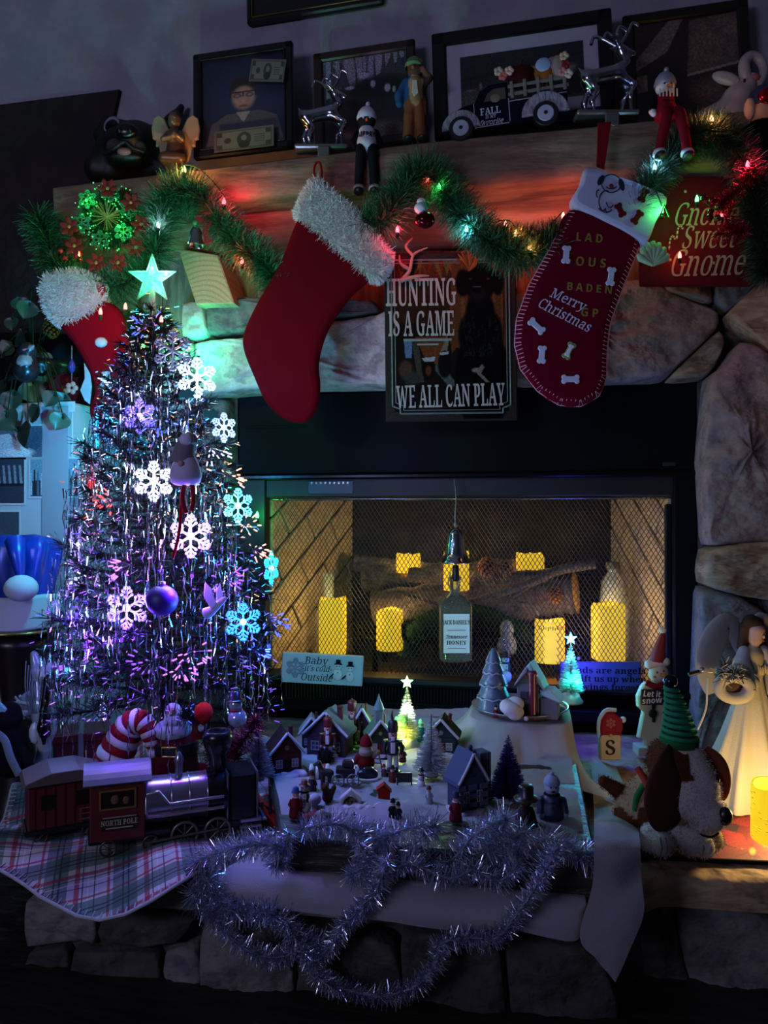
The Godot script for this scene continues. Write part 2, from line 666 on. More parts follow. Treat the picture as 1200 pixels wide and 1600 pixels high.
func stone_mat(i: int) -> StandardMaterial3D:
	return [
		mottled("stone_rose", ["6d5a57", "8a6f68", "9b7f6f", "7d6a6a"], 0.012, V(1.6, 2.2, 1.6), 0.85, "stone", true, 4),
		mottled("stone_grey", ["4e4b4f", "625f5c", "736a64", "585458"], 0.012, V(1.6, 2.4, 1.6), 0.85, "stone", true, 9),
		mottled("stone_tan", ["70583f", "93765a", "a98c6b", "7d6654"], 0.01, V(0.9, 4.0, 0.9), 0.85, "stone", true, 14),
		mottled("stone_pale", ["a09a92", "b8b1a6", "c4beb4", "948e88"], 0.012, V(1.4, 1.8, 1.4), 0.85, "stone", true, 19),
		mottled("stone_dark", ["262423", "332f2d", "423c38", "2b2827"], 0.014, V(1.6, 2.0, 1.6), 0.85, "stone", true, 24)][i]

func build_stones() -> void:
	var facing := Node3D.new()
	put(facing, "wall_fireplace", null)
	facing.set_meta("kind", "structure")
	# right jamb and the big stones over it; outline in photo pixels, plane z, bulge, material
	var list := [
		[[1104, 592, 1120, 585, 1150, 540, 1182, 552, 1230, 610, 1230, 842, 1150, 846, 1100, 850, 1092, 720], 0.05, 0.06, 0],
		[[1096, 858, 1150, 848, 1230, 842, 1230, 940, 1150, 928, 1092, 912], 0.05, 0.06, 2],
		[[1090, 918, 1150, 932, 1192, 958, 1196, 1180, 1080, 1190], 0.05, 0.05, 1],
		[[1190, 935, 1260, 945, 1260, 1200, 1200, 1200, 1198, 960], 0.05, 0.06, 1],
		[[1128, 498, 1190, 440, 1250, 470, 1250, 610, 1186, 548, 1150, 520], 0.06, 0.06, 2],
		[[1110, 450, 1140, 428, 1180, 436, 1196, 442, 1130, 494, 1108, 478], 0.05, 0.05, 1],
		[[1036, 452, 1070, 432, 1102, 446, 1108, 484, 1062, 470, 1034, 462], 0.05, 0.05, 0],
		[[800, 470, 880, 452, 1000, 448, 1060, 474, 1116, 496, 1112, 520, 1070, 560, 1030, 596, 806, 602], 0.03, 0.06, 0],
		[[1076, 560, 1118, 520, 1128, 540, 1112, 578, 1096, 594, 1036, 598], 0.03, 0.04, 2],
		[[316, 542, 380, 536, 600, 500, 640, 480, 640, 606, 480, 608, 318, 622], 0.04, 0.06, 3],
		[[640, 478, 796, 468, 802, 602, 644, 606], 0.02, 0.05, 3],
		[[336, 482, 420, 474, 480, 484, 590, 478, 598, 496, 440, 520, 340, 532], 0.04, 0.07, 1],
		[[300, 484, 332, 480, 338, 534, 300, 536], 0.05, 0.06, 3],
		[[270, 540, 312, 540, 314, 640, 270, 650], 0.05, 0.06, 3],
		[[200, 640, 362, 628, 366, 860, 200, 870], 0.02, 0.05, 1],
		[[200, 874, 366, 866, 372, 1120, 200, 1130], 0.02, 0.05, 4]]
	var i := 0
	for q in list:
		var b := B.new()
		var pts := []
		for j in range(0, q[0].size(), 2):
			pts.append(P(q[0][j], q[0][j + 1], q[1]))
		rock(b, pts, q[2], 0.02, 30 + i, 6.0, 0.06)
		part(facing, "stone", b, stone_mat(q[3]))
		i += 1
	# planks behind the garland, under the mantel
	var planks := Node3D.new()
	put(planks, "wall_planks", null)
	planks.set_meta("kind", "structure")
	var wood := mottled("plank_wood", ["6d4a36", "8a6046", "a37454"], 0.01, V(8.0, 1.0, 8.0), 0.7, "wood")
	for q in [[330, 398, 352, 476], [352, 398, 404, 476], [404, 392, 470, 476], [470, 388, 540, 476], [540, 384, 606, 482], [606, 380, 668, 600], [668, 376, 740, 600], [740, 372, 806, 600], [806, 364, 870, 470], [870, 360, 950, 460], [950, 350, 1030, 470], [1030, 345, 1110, 470], [1110, 340, 1200, 470], [1200, 340, 1300, 470]]:
		var b := B.new()
		var a := P(q[0], q[1], 0.03)
		var e := P(q[2], q[3], 0.03)
		b.box(V((a.x + e.x) / 2, (a.y + e.y) / 2 + 0.03, 0.01), V(e.x - a.x - 0.004, a.y - e.y + 0.1, 0.05), 0.004)
		part(planks, "plank", b, wood)
	# the timber post at the left and a cut timber end resting on the stone
	var post := B.new()
	var pa := P(222, 330, 0.05)
	var pe := P(306, 700, 0.05)
	post.box(V((pa.x + pe.x) / 2, (pa.y + pe.y) / 2, 0.02), V(pe.x - pa.x, pa.y - pe.y, 0.12), 0.015)
	part(planks, "post", post, mottled("post_wood", ["5c5650", "78716a", "8a8279"], 0.01, V(6.0, 0.9, 6.0), 0.8, "wood"))
	var cb := B.new()
	var f := [P(278, 388, 0.15), P(340, 398, 0.15), P(366, 474, 0.15), P(306, 476, 0.15)]
	var org: Vector3 = (f[0] + f[2]) / 2
	cb.extr(f.map(func(p): return Vector2(p.x - org.x, p.y - org.y)), -0.12, 0.0, 0.003)
	var im := img(128, 160, "b39a72")
	for y in 160:
		for x in 128:
			var r := Vector2(x - 60 + 6 * sin(y * 0.06), (y - 210) * 0.75).length()
			var k := 0.5 + 0.5 * sin(r * 0.62)
			im.set_pixel(x, y, Color("957a52").lerp(Color("b8a078"), pow(k, 0.25)))
	grain(im, 0.2, 0.3, 0.3)
	var end := part(planks, "timber_end", cb, print_of(im, 0.8))
	end.position = Vector3(org.x, org.y, 0.15)

func mantel_y(x: float) -> float:
	return 1.532 + 0.0207 * x

func build_mantel() -> void:
	var m := Node3D.new()
	put(m, "mantel_shelf", null)
	tag(m, "long rough timber mantel shelf carrying framed pictures and figurines, above the fireplace", "mantel")
	var wood := mottled("mantel_wood", ["584538", "725a49", "86705c"], 0.008, V(0.9, 5.0, 5.0), 0.75, "wood", true, 3)
	# top edge and lower edge of the beam's face in pixels
	var rows := []
	for q in [[83, 291, 336], [180, 279, 334], [300, 265, 322], [420, 250, 308], [540, 236, 302], [640, 223, 300], [760, 211, 293], [894, 199, 279], [1000, 188, 268], [1100, 178, 262], [1230, 164, 254], [1400, 146, 240]]:
		var t := P(q[0], q[1], 0.22)
		var l := P(q[0], q[2], 0.22)
		var w := 0.004 * sin(q[0] * 0.05)
		rows.append([t + V(0, 0, -0.2), t + V(0, 0.0, -0.1), t + V(0, 0, -0.008), t + V(0, -0.006, 0), t.lerp(l, 0.35) + V(0, 0, 0.003 + w), t.lerp(l, 0.7) + V(0, 0, w), l + V(0, 0.012, -0.002), l + V(0, 0, -0.016), l + V(0, 0, -0.1), l + V(0, 0, -0.2), t + V(0, 0, -0.2)])
	var b := B.new()
	b.grid(rows, true, 0)
	b.disc(rows[0].slice(0, 10), V(-1, 0, 0))
	b.disc(rows[-1].slice(0, 10), V(1, 0, 0))
	part(m, "beam", b, wood)
	# the rounder log below it
	rows = []
	for q in [[95, 336, 400], [250, 326, 396], [400, 310, 384], [560, 300, 376], [700, 294, 372], [860, 282, 362], [1000, 268, 350], [1200, 252, 336], [1400, 238, 322]]:
		var t := P(q[0], q[1] - 4, 0.13)
		var l := P(q[0], q[2], 0.13)
		var row := []
		for j in 13:
			var a := TAU * j / 12.0
			var mid: Vector3 = (t + l) / 2
			row.append(V(mid.x, mid.y + cos(a) * (t.y - l.y) * 0.5 * (1.0 + 0.05 * sin(q[0] * 0.03 + j)), 0.07 + sin(a) * 0.07))
		rows.append(row)
	b = B.new()
	b.grid(rows, true, 0)
	b.disc(rows[0].slice(0, 12), V(-1, 0, 0))
	part(m, "log", b, mottled("log_wood", ["6b4a38", "8e6850", "a58064"], 0.008, V(0.8, 7.0, 5.0), 0.75, "wood", true, 7))

func wbox(par, nm: String, x0, y0, x1, y1, z0, z1, m, bv := 0.003) -> MeshInstance3D:    # box from world limits
	var b := B.new()
	b.box(V((x0 + x1) / 2.0, (y0 + y1) / 2.0, (z0 + z1) / 2.0), V(x1 - x0, y1 - y0, z1 - z0), bv)
	return part(par, nm, b, m)

func build_insert() -> void:
	var ins := Node3D.new()
	put(ins, "fireplace_insert", null)
	tag(ins, "black metal fireplace insert with a mesh curtain, set into the stone surround", "fireplace")
	var blk := mt("05060a", 0.6, 0.0)
	var matte := mt("07070a", 0.55, 0.2)
	var L := -0.76
	var R := 0.4
	var T := 1.01
	var Bm := 0.225
	var ot := P(700, 776, 0).y      # top of the opening
	var ob := P(700, 1062, 0).y     # its bottom
	var ol := P(416, 900, 0).x
	var orr := P(1052, 900, 0).x
	wbox(ins, "hood", L, P(600, 742, 0).y, R, T, -0.03, 0.012, blk, 0.006)
	wbox(ins, "rail", ol - 0.02, ot, orr + 0.02, P(700, 742, 0).y + 0.004, -0.03, 0.0, matte)
	wbox(ins, "trim_strip", L, P(600, 746, 0).y - 0.004, R, P(600, 740, 0).y, 0.0, 0.02, mt("15171d", 0.25, 0.8), 0.004)
	wbox(ins, "seam_strip", P(385, 670, 0).x, P(385, 671, 0).y, P(480, 670, 0).x, P(385, 667, 0).y, 0.01, 0.014, blk, 0.001)
	wbox(ins, "side_frame", L, Bm, ol, P(600, 742, 0).y, -0.03, 0.008, matte)
	wbox(ins, "side_frame", orr, Bm, R, P(600, 742, 0).y, -0.03, 0.012, blk)
	wbox(ins, "side_frame", P(1040, 900, -0.02).x, ob, P(1050, 900, -0.02).x, ot - 0.02, -0.04, -0.02, mt("22252c", 0.35, 0.8))
	wbox(ins, "sill", ol, P(700, 1062, 0).y - 0.012, orr, P(700, 1062, 0).y + 0.004, -0.05, 0.03, matte)
	# louvred grille under the opening
	var g0 := P(700, 1076, 0.02).y
	var g1 := P(700, 1100, 0.02).y
	wbox(ins, "grille_rail", L, g0, R, g0 + 0.012, -0.02, 0.03, blk)
	wbox(ins, "grille_rail", L, g1 - 0.03, R, g1, -0.02, 0.03, blk)
	wbox(ins, "grille_back", L, g1 - 0.03, R, g0, -0.03, -0.02, mt("030304", 0.8))
	for i in 66:
		var x := lerpf(P(445, 1090, 0.02).x, P(770, 1090, 0.02).x, i / 65.0)
		var b := B.new()
		b.xf = Transform3D(Basis(Vector3.UP, 0.5), Vector3(x, (g0 + g1) / 2, 0.012))
		b.box(V(0, 0, 0), V(0.0032, g0 - g1, 0.014))
		part(ins, "slat", b, mt("2c2f33", 0.3, 0.7))
	wbox(ins, "badge", P(1034, 727, 0).x, P(1034, 729, 0).y, P(1054, 727, 0).x, P(1034, 723, 0).y, 0.012, 0.0145, mt("4a4f58", 0.3, 0.8), 0.0005)
	wbox(ins, "rating_plate", P(482, 752, 0).x, P(482, 772, 0).y, P(552, 752, 0).x, P(482, 752, 0).y, -0.004, 0.003, mt("20283c", 0.4, 0.3), 0.001)
	for i in 9:
		var x := P(486 + i * 7, 755, 0.003).x
		wbox(ins, "rivet", x, P(482, 757, 0).y, x + 0.006, P(482, 753, 0).y, 0.003, 0.006, mt("8d98a8", 0.3, 0.8), 0.001)
	# curtain rod and the woven wire mesh curtain
	var b := B.new()
	b.tube([V(ol, ot - 0.004, -0.03), V(orr, ot - 0.004, -0.03)], 0.0035, 8)
	part(ins, "curtain_rod", b, mt("777777", 0.25, 0.9))
	b = B.new()
	var w := orr - ol
	var h := ot - ob
	var pitch := 0.0112
	for dirn in [1.0, -1.0]:
		var k := int((w + h * 0.62) / pitch)
		for i in k:
			var pts := []
			for j in 16:
				var t := j / 15.0
				var x: float = i * pitch - (h * 0.62 if dirn > 0.0 else 0.0) + dirn * t * h * 0.62
				if x < 0.0 or x > w:
					continue
				var pleat := 0.006 * sin(x * 40.0) * (1.6 if x < 0.16 or x > w - 0.16 else 0.5)
				pts.append(V(ol + x, ot - t * h, -0.034 + pleat + 0.001 * dirn))
			if pts.size() > 2:
				b.tube(pts, 0.001, 3, false)
	stuff(ins, "mesh_curtain", b, mt("4a4742", 0.4, 0.7))

func build_fire() -> void:
	# firebox lining: bricks laid slantwise on both cheeks, dark panel behind
	var ot := P(700, 776, 0).y
	var ob := P(700, 1062, 0).y
	var zb := -0.44
	var box := Node3D.new()
	put(box, "wall_firebox", null)
	box.set_meta("kind", "structure")
	var dark_lining := mottled("dark_lining", ["15110f", "211a16", "2e241d"], 0.015, 2.0, 0.95)
	var xl := P(416, 900, 0).x
	var xr := P(1052, 900, 0).x
	var bl := P(548, 900, zb).x
	var br := P(958, 900, zb).x
	wbox(box, "back_panel", bl - 0.05, ob - 0.05, br + 0.05, ot + 0.05, zb - 0.03, zb, dark_lining)
	wbox(box, "roof_panel", xl, ot + 0.03, xr, ot + 0.06, zb, -0.05, dark_lining)
	wbox(box, "floor_panel", xl, ob - 0.06, xr, ob - 0.02, zb, -0.03, dark_lining)
	var brick := mottled("firebrick", ["9c8a68", "b19d78", "c0ad88"], 0.02, 3.0, 0.9)
	for sd in [[xl, bl, 1.0], [xr, br, -1.0]]:
		var a := V(sd[0], ob - 0.05, -0.03)
		var e := V(sd[1], ob - 0.05, zb)
		var wd := a.distance_to(e)
		var hh := ot - ob + 0.1
		var bs := Basis((e - a).normalized(), Vector3.UP, (e - a).normalized().cross(Vector3.UP))
		if sd[2] < 0.0:
			bs = Basis(bs.x, bs.y, -bs.z)
		var back := B.new()
		back.xf = Transform3D(bs, a)
		back.box(V(wd / 2, hh / 2, -0.012 if sd[2] > 0.0 else -0.012), V(wd, hh, 0.02))
		part(box, "mortar_panel", back, mt("221c16", 0.95))
		var full := PackedVector2Array([Vector2(0, 0), Vector2(wd, 0), Vector2(wd, hh), Vector2(0, hh)])
		for i in range(-4, 9):
			for j in range(-5, 6):
				var c := Vector2(0, 0.0) + Vector2(0.75, 0.5).normalized() * (j * 0.2 + (i % 2) * 0.1) + Vector2(-0.5, 0.75).normalized() * i * 0.085
				var ux := Vector2(0.75, 0.5).normalized() * 0.0955
				var uy := Vector2(-0.5, 0.75).normalized() * 0.0385
				var cl := Geometry2D.intersect_polygons(full, PackedVector2Array([c - ux - uy, c + ux - uy, c + ux + uy, c - ux + uy]))
				if cl.size() and cl[0].size() > 2:
					var b := B.new()
					b.xf = Transform3D(bs, a)
					b.extr(Array(cl[0]), -0.004, 0.007, 0.0015)
					part(box, "brick", b, brick)
	# the grate with logs
	var iron := mt("0c0c0d", 0.6, 0.5)
	s = 0.0018
	var gr := thing("log_grate", "black iron log grate standing on the firebox floor", "grate", P(740, 1040, -0.22))
	for i in 6:
		var b := B.new()
		var x := -0.3 + i * 0.12
		b.tube(spline([V(x, 0.13, 0.12), V(x, 0.085, 0.1), V(x, 0.075, -0.02), V(x, 0.09, -0.14)], 4), 0.007, 6)
		part(gr, "bar", b, iron)
	for q in [[-0.27, 0.06], [0.27, 0.06], [-0.27, -0.1], [0.27, -0.1]]:
		var b := B.new()
		b.tube([V(q[0], 0.08, q[1]), V(q[0], -0.02, q[1])], 0.008, 6)
		part(gr, "leg", b, iron)
	var cross := B.new()
	cross.tube([V(-0.33, 0.072, 0.06), V(0.33, 0.072, 0.06)], 0.007, 6)
	cross.tube([V(-0.33, 0.072, -0.1), V(0.33, 0.072, -0.1)], 0.007, 6)
	part(gr, "cross_bar", cross, iron)
	var bark := mottled("bark", ["2e2620", "4a4038", "675a4c", "3a3028"], 0.02, V(2.0, 5.0, 5.0), 0.95, "stone", false)
	for q in [["long charred log lying across the back of the grate", [570, 905, -0.33, 720, 898, -0.3, 850, 892, -0.28], 21], ["thick split log in the middle of the grate", [585, 950, -0.24, 720, 935, -0.24, 800, 940, -0.25], 27], ["pale thick log at the right end of the grate", [770, 950, -0.27, 850, 930, -0.22, 900, 925, -0.2], 33], ["dark log on top, just under the pine cones", [640, 898, -0.2, 760, 905, -0.19, 870, 900, -0.19], 12], ["log lying low at the left of the grate", [555, 880, -0.36, 600, 885, -0.36, 660, 890, -0.36], 14]]:
		var a: Array = q[1]
		var pts := [P(a[0], a[1], a[2]), P(a[3], a[4], a[5]), P(a[6], a[7], a[8])]
		var t := thing("log", q[0], "log", pts[1], 0.0, "logs on the grate")
		var b := B.new()
		var sp := spline(pts.map(func(p): return p - pts[1]), 8)
		b.tube(sp, range(sp.size()).map(func(i): return q[2] * s * (1.0 + 0.09 * sin(i * 2.3 + q[2]))), 12, false)
		part(t, "bark", b, bark)
		b = B.new()
		for e in [0, -1]:
			var d: Vector3 = (sp[0] - sp[1]).normalized() if e == 0 else (sp[-1] - sp[-2]).normalized()
			b.lathe([Vector2(q[2] * s, 0), Vector2(q[2] * s * 0.7, 0.003), Vector2(0.0001, 0.002)], sp[e], 12, false, Basis(Quaternion(Vector3.UP, d)))
		part(t, "cut_end", b, mt("8a6a48", 0.9))
	for q in [["bare forked twig sticking out to the right over the logs", [720, 945, -0.12, 820, 915, -0.13, 870, 892, -0.14, 930, 880, -0.14], 9.0], ["thin pale twig leaning out at the left above the whisky bottle", [630, 928, -0.1, 665, 938, -0.1, 690, 945, -0.11], 4.0], ["thin curved twig under the forked twig", [800, 940, -0.1, 830, 945, -0.1, 842, 962, -0.1], 2.0]]:
		var a: Array = q[1]
		var pts := []
		for j in range(0, a.size(), 3):
			pts.append(P(a[j], a[j + 1], a[j + 2]))
		var t := thing("twig", q[0], "twig", pts[0])
		var b := B.new()
		var sp := spline(pts.map(func(p): return p - pts[0]), 6)
		var nn := sp.size()
		b.tube(sp, range(nn).map(func(i): return q[2] * s * lerpf(0.5, 1.0, float(i) / nn)), 8)
		if q[2] > 8.0:
			b.tube([sp[3], sp[3] + V(0.04, -0.012, 0.03), sp[3] + V(0.1, 0.03, 0.05)], 0.0035, 6)
		part(t, "stick", b, bark)
	# pine cones on the logs
	for q in [[762, 886, -0.17, 16, "pine cone on the logs right behind the bell"], [790, 888, -0.18, 14, "pine cone on the logs beside the square back candle"], [700, 884, -0.2, 12, "pine cone on the logs hidden partly by the bell"], [868, 930, -0.15, 13, "pine cone lying before the pale thick log"]]:
		cone(q[0], q[1], q[2], q[3], q[4], "pine cones on the logs")
	# candles
	for q in [["tall square wax candle standing before the clear bottle neck at the left", 520, 1020, -0.1, 42, 85, true, 0.010], ["short round wax candle with a sunken top, before the left end of the grate", 609, 1015, -0.14, 42, 64, false, 0.010], ["small square wax candle on the back log left of the bell", 638, 894, -0.3, 38, 28, true, 0.010], ["wax candle right behind the hanging bell", 713, 922, -0.16, 40, 60, false, 0.007], ["small square wax candle on the back log right of the bell", 828, 893, -0.24, 40, 28, true, 0.010], ["round wax candle with dark marks along its rim, right of the whisky bottle", 859, 1034, -0.07, 46, 67, false, 0.010], ["tall square wax candle standing before the ribbed glass bottle at the right", 950, 1030, -0.1, 46, 87, true, 0.012]]:
		var cd := candle(q[0], P(q[1], q[2], q[3]), q[4], q[5], q[6], q[7], "flameless wax candles in the fireplace")
		if q[1] == 859:
			var mk := nb()
			for k in 15:
				var a := lerpf(0.5, PI - 0.5, k / 14.0)
				mk.box(V(cos(a) * 22.6, 54.0 + (k % 3), sin(a) * 22.6), V(1.2, 4 + (k % 2) * 2, 1.0))
			part(cd, "rim_marks", mk, mt("5a4410", 0.8))
	# glass bottles behind the tall candles
	var t := fig("glass_bottle", "clear glass bottle with a slim neck behind the left tall candle", "bottle", 513, 1018, -0.17)
	var b := nb()
	b.lathe(pv([0.1, 0, 17, 0, 19, 3, 19, 60, 17, 72, 9, 84, 8.5, 112, 10, 113, 10, 122, 7, 123, 7, 84, 15, 70, 17, 58, 17, 4, 0.1, 3]), Vector3.ZERO, 18)
	part(t, "body", b, glass("c9d6b8", 0.25))
	t = fig("glass_bottle", "ribbed glass bottle with a stepped figure shape behind the right tall candle", "bottle", 958, 1028, -0.17)
	b = nb()
	b.lathe(pv([0.1, 0, 22, 0, 24, 4, 24, 78, 22, 84, 20, 90, 21, 94, 19, 100, 20, 104, 18, 112, 19, 118, 15, 126, 9, 132, 8, 136, 10, 138, 10, 146, 7, 147, 7, 136, 14, 124, 17, 100, 21, 78, 21, 5, 0.1, 4]), Vector3.ZERO, 18)
	part(t, "body", b, glass("cfd8bb", 0.25))
	b = nb()
	b.lathe(pv([9, 139, 11, 140, 11, 149, 9, 150, 0.1, 150]), Vector3.ZERO, 14)
	part(t, "cap", b, mt("6a6a4a", 0.4, 0.5))
	whisky()
	bell()
	# a plain green wreath leaning behind the whisky bottle, a plaque at the right
	t = fig("wreath", "dark green wreath leaning in the firebox behind the whisky bottle", "wreath", 730, 1030, -0.2)
	b = nb()
	var ring := []
	for i in 25:
		ring.append(V(-105 + 105 + 62 * cos(PI * i / 24.0) * 1.5, 6 + 66 * sin(PI * i / 24.0), 0))
	b.tube(ring, 17.0, 8)
	part(t, "ring", b, mt("16301c", 0.9))
	b = nb()
	for i in 900:
		var j := rng.randi() % 24
		var c: Vector3 = ring[j].lerp(ring[j + 1], rng.randf())
		var d := V(rng.randfn(), rng.randfn(), rng.randfn()).normalized()
		b.blade(c + d * 15, d * 9 + V(2, 0, 2), 0.8, V(rng.randfn(), rng.randfn(), rng.randfn()))
	stuff(t, "needles", b, mt("1d4a28", 0.7))
	t = fig("ornament_bottle", "small frosted snowman bottle behind the mesh right of the whisky bottle", "bottle", 792, 1022, -0.12)
	b = nb()
	b.lathe(pv([0.1, 0, 12, 0, 15, 4, 16, 14, 13, 24, 9, 28, 11, 34, 11, 42, 7, 50, 3, 53, 0.1, 54]), Vector3.ZERO, 16)
	part(t, "body", b, glass("8f9aa0", 0.55))
	t = fig("plaque", "dark wooden plaque with printed words leaning before the fireplace at the right", "plaque", 938, 1078, 0.035)
	b = nb()
	b.box(V(0, 22, 0), V(126, 44, 7), 1.5)
	part(t, "board", b, mt("363a5e", 0.55))  # the purple light on the plaque is put into the board colour
	var ink := mt("0d0e1c", 0.6)
	words(t, "lettering", "Friends are angels", 9.5 * s, ink, slant(0, 31 * s, 3.6 * s, -1.0, 0, 1.15), true, true, 0.0006)
	words(t, "lettering", "who lift us up when", 9.5 * s, ink, slant(0, 18 * s, 3.6 * s, -1.0, 0, 1.1), true, true, 0.0006)
	words(t, "lettering", "our wings forget", 9.5 * s, ink, slant(0, 5 * s, 3.6 * s, -1.0, 0, 1.1), true, true, 0.0006)

func cone(px, py, z, r, label: String, group := "") -> void:
	var t := fig("pine_cone", label, "pine cone", px, py + r, z, group)
	var b := nb()
	b.ell(V(0, r, 0), V(r * 0.6, r * 0.9, r * 0.6), 10)
	part(t, "core", b, mt("3a2415", 0.9))
	b = nb()
	for i in 60:
		var a := i * 2.39996
		var y := 1.0 - 2.0 * (i + 0.5) / 60.0
		var q := V(cos(a) * sqrt(1 - y * y), y, sin(a) * sqrt(1 - y * y))
		b.ell(V(0, r, 0) + q * V(r * 0.85, r, r * 0.85), V(r * 0.2, r * 0.09, r * 0.2), 6, Basis(Quaternion(Vector3.UP, (q + V(0, 0.6, 0)).normalized())))
	stuff(t, "scales", b, mt("8a5c38", 0.8))

func candle(label: String, pos: Vector3, w: float, h: float, square: bool, e: float, group := "", wax := "ffd030") -> Node3D:
	var t := thing("led_candle", label, "candle", pos, YAW, group)
	var b := nb()
	if square:
		var rows := []
		for q in [[0.7, 0.0], [0.97, 0.0], [1.0, 0.04], [1.0, 0.9], [0.95, 1.0], [0.8, 0.97], [0.55, 0.86], [0.01, 0.85]]:
			var row := []
			for j in 33:
				var a := TAU * j / 32.0
				var c := V(cos(a), 0, sin(a))
				var k: float = pow(pow(absf(c.x), 6.0) + pow(absf(c.z), 6.0), -1.0 / 6.0)
				row.append(V(c.x * k * w * 0.5 * q[0], h * q[1] + (2.0 * sin(a * 3.0 + h) if q[1] > 0.9 else 0.0), c.z * k * w * 0.5 * q[0]))
			rows.append(row)
		b.grid(rows, true, 0)
	else:
		var rows := []
		for q in [[0.7, 0.0], [0.97, 0.0], [1.0, 0.03], [1.0, 0.92], [0.95, 0.98], [0.85, 0.96], [0.7, 0.86], [0.01, 0.84]]:
			var row := []
			for j in 29:
				var a := TAU * j / 28.0
				row.append(V(cos(a) * w * 0.5 * q[0], h * q[1] + (2.5 * sin(a * 2.0 + w) if q[1] > 0.9 else 0.0), sin(a) * w * 0.5 * q[0]))
			rows.append(row)
		b.grid(rows, true, 0)
	part(t, "glowing_wax", b, glow(wax, 0.62))
	b = nb()
	b.ell(V(0, h * 0.9, 0), V(2.2, 5, 2.2), 8)
	part(t, "wick_light", b, glow("ffe9a0", 1.6))
	lamp(t, V(0, h * 0.75, 0) * s, "ffd68a", e * 1.25, 0.012)
	return t

func whisky() -> void:
	var t := fig("whisky_bottle", "square whisky bottle with a pale label standing under the bell before the mesh", "bottle", 711, 1031, 0.035)
	var b := nb()
	var rows := []
	for q in [[20, 0.0, 5.0], [24, 1.0, 6.0], [25, 4.0, 6.0], [25, 84, 6.0], [24, 90, 5.0], [17, 97, 3.0], [9.5, 102, 2.0], [8, 106, 2.0], [8, 124, 2.0], [10, 125, 2.0], [10, 130, 2.0], [0.1, 130.5, 2.0]]:
		var row := []
		for j in 41:
			var a := TAU * j / 40.0
			var c := V(cos(a), 0, sin(a))
			var k: float = pow(pow(absf(c.x), q[2]) + pow(absf(c.z), q[2]), -1.0 / q[2])
			row.append(V(c.x * k * q[0], q[1], c.z * k * q[0]))
		rows.append(row)
	b.grid(rows, true, 0)
	var g := StandardMaterial3D.new()
	g.albedo_color = Color("d8dcc0", 0.08)
	g.transparency = BaseMaterial3D.TRANSPARENCY_ALPHA
	g.refraction_enabled = true
	g.refraction_scale = 0.05
	g.roughness = 0.03
	var body := part(t, "glass_body", b, g)
	b = nb()
	b.box(V(0, 45, 26), V(40, 60, 0.8), 0.3)
	var lab := part(t, "label", b, mt("cfdcc8", 0.6), "pale printed paper label")
	var k := mt("181c18", 0.6)
	words(lab, "lettering", "JACK DANIEL'S", 6.5 * s, k, slant(0, 62 * s, 26.6 * s, 0, 0, 0.62), true, true, 0.0005)
	words(lab, "lettering", "Tennessee", 5.5 * s, k, slant(0, 40 * s, 26.6 * s, 0, 0.25, 0.85), true, true, 0.0005)
	words(lab, "lettering", "HONEY", 6.0 * s, k, slant(0, 31 * s, 26.6 * s, 0, 0, 1.0), true, true, 0.0005)
	for y in [22.0, 50.0]:
		b = nb()
		b.box(V(0, y, 26.6), V(28, 0.7, 0.5))
		part(lab, "rule", b, k)

func bell() -> void:
	var t := fig("bell", "shiny silver bell hanging by a wire before the mesh curtain", "bell", 712, 880, 0.05)
	var b := nb()
	b.lathe(pv([25, 0, 26, 2, 21, 7, 17, 16, 14.5, 30, 13, 44, 9, 52, 3, 56, 0.1, 57]), Vector3.ZERO, 28)
	b.lathe(pv([25, 0, 20, 6, 15, 14, 12, 40, 0.1, 50]), Vector3.ZERO, 28)
	part(t, "dome", b, mt("c9ccd2", 0.12, 1.0))
	b = nb()
	b.tube([V(0, 45, 0), V(0, -6, 0)], 1.0, 6)
	b.lathe(pv([0.1, -28, 5, -28, 6, -24, 5, -4, 0.1, -2]), Vector3.ZERO, 14)
	part(t, "clapper", b, mt("2a2620", 0.4, 0.7))
	b = nb()
	b.tube(spline([V(0, 55, 0), V(-1, 75, 0), V(1, 100, -4), V(-1, 132, -12)], 5), 0.9, 6)
	b.ell(V(0, 60, 0), V(3, 5, 3), 8)
	part(t, "wire", b, mt("9c978c", 0.3, 0.9))
	b = nb()
	b.tube(spline([V(-8, -14, 2), V(-12, -30, 3), V(-8, -44, 3), V(-14, -54, 2)], 4), 1.4, 6)
	b.tube(spline([V(2, -20, 2), V(4, -32, 3), V(-1, -40, 3)], 4), 1.2, 6)
	part(t, "cord", b, mt("a58a4a", 0.5, 0.3))

const HY := 0.155                                # top of the raised hearth
const BY := 0.21                                 # top of the board on it

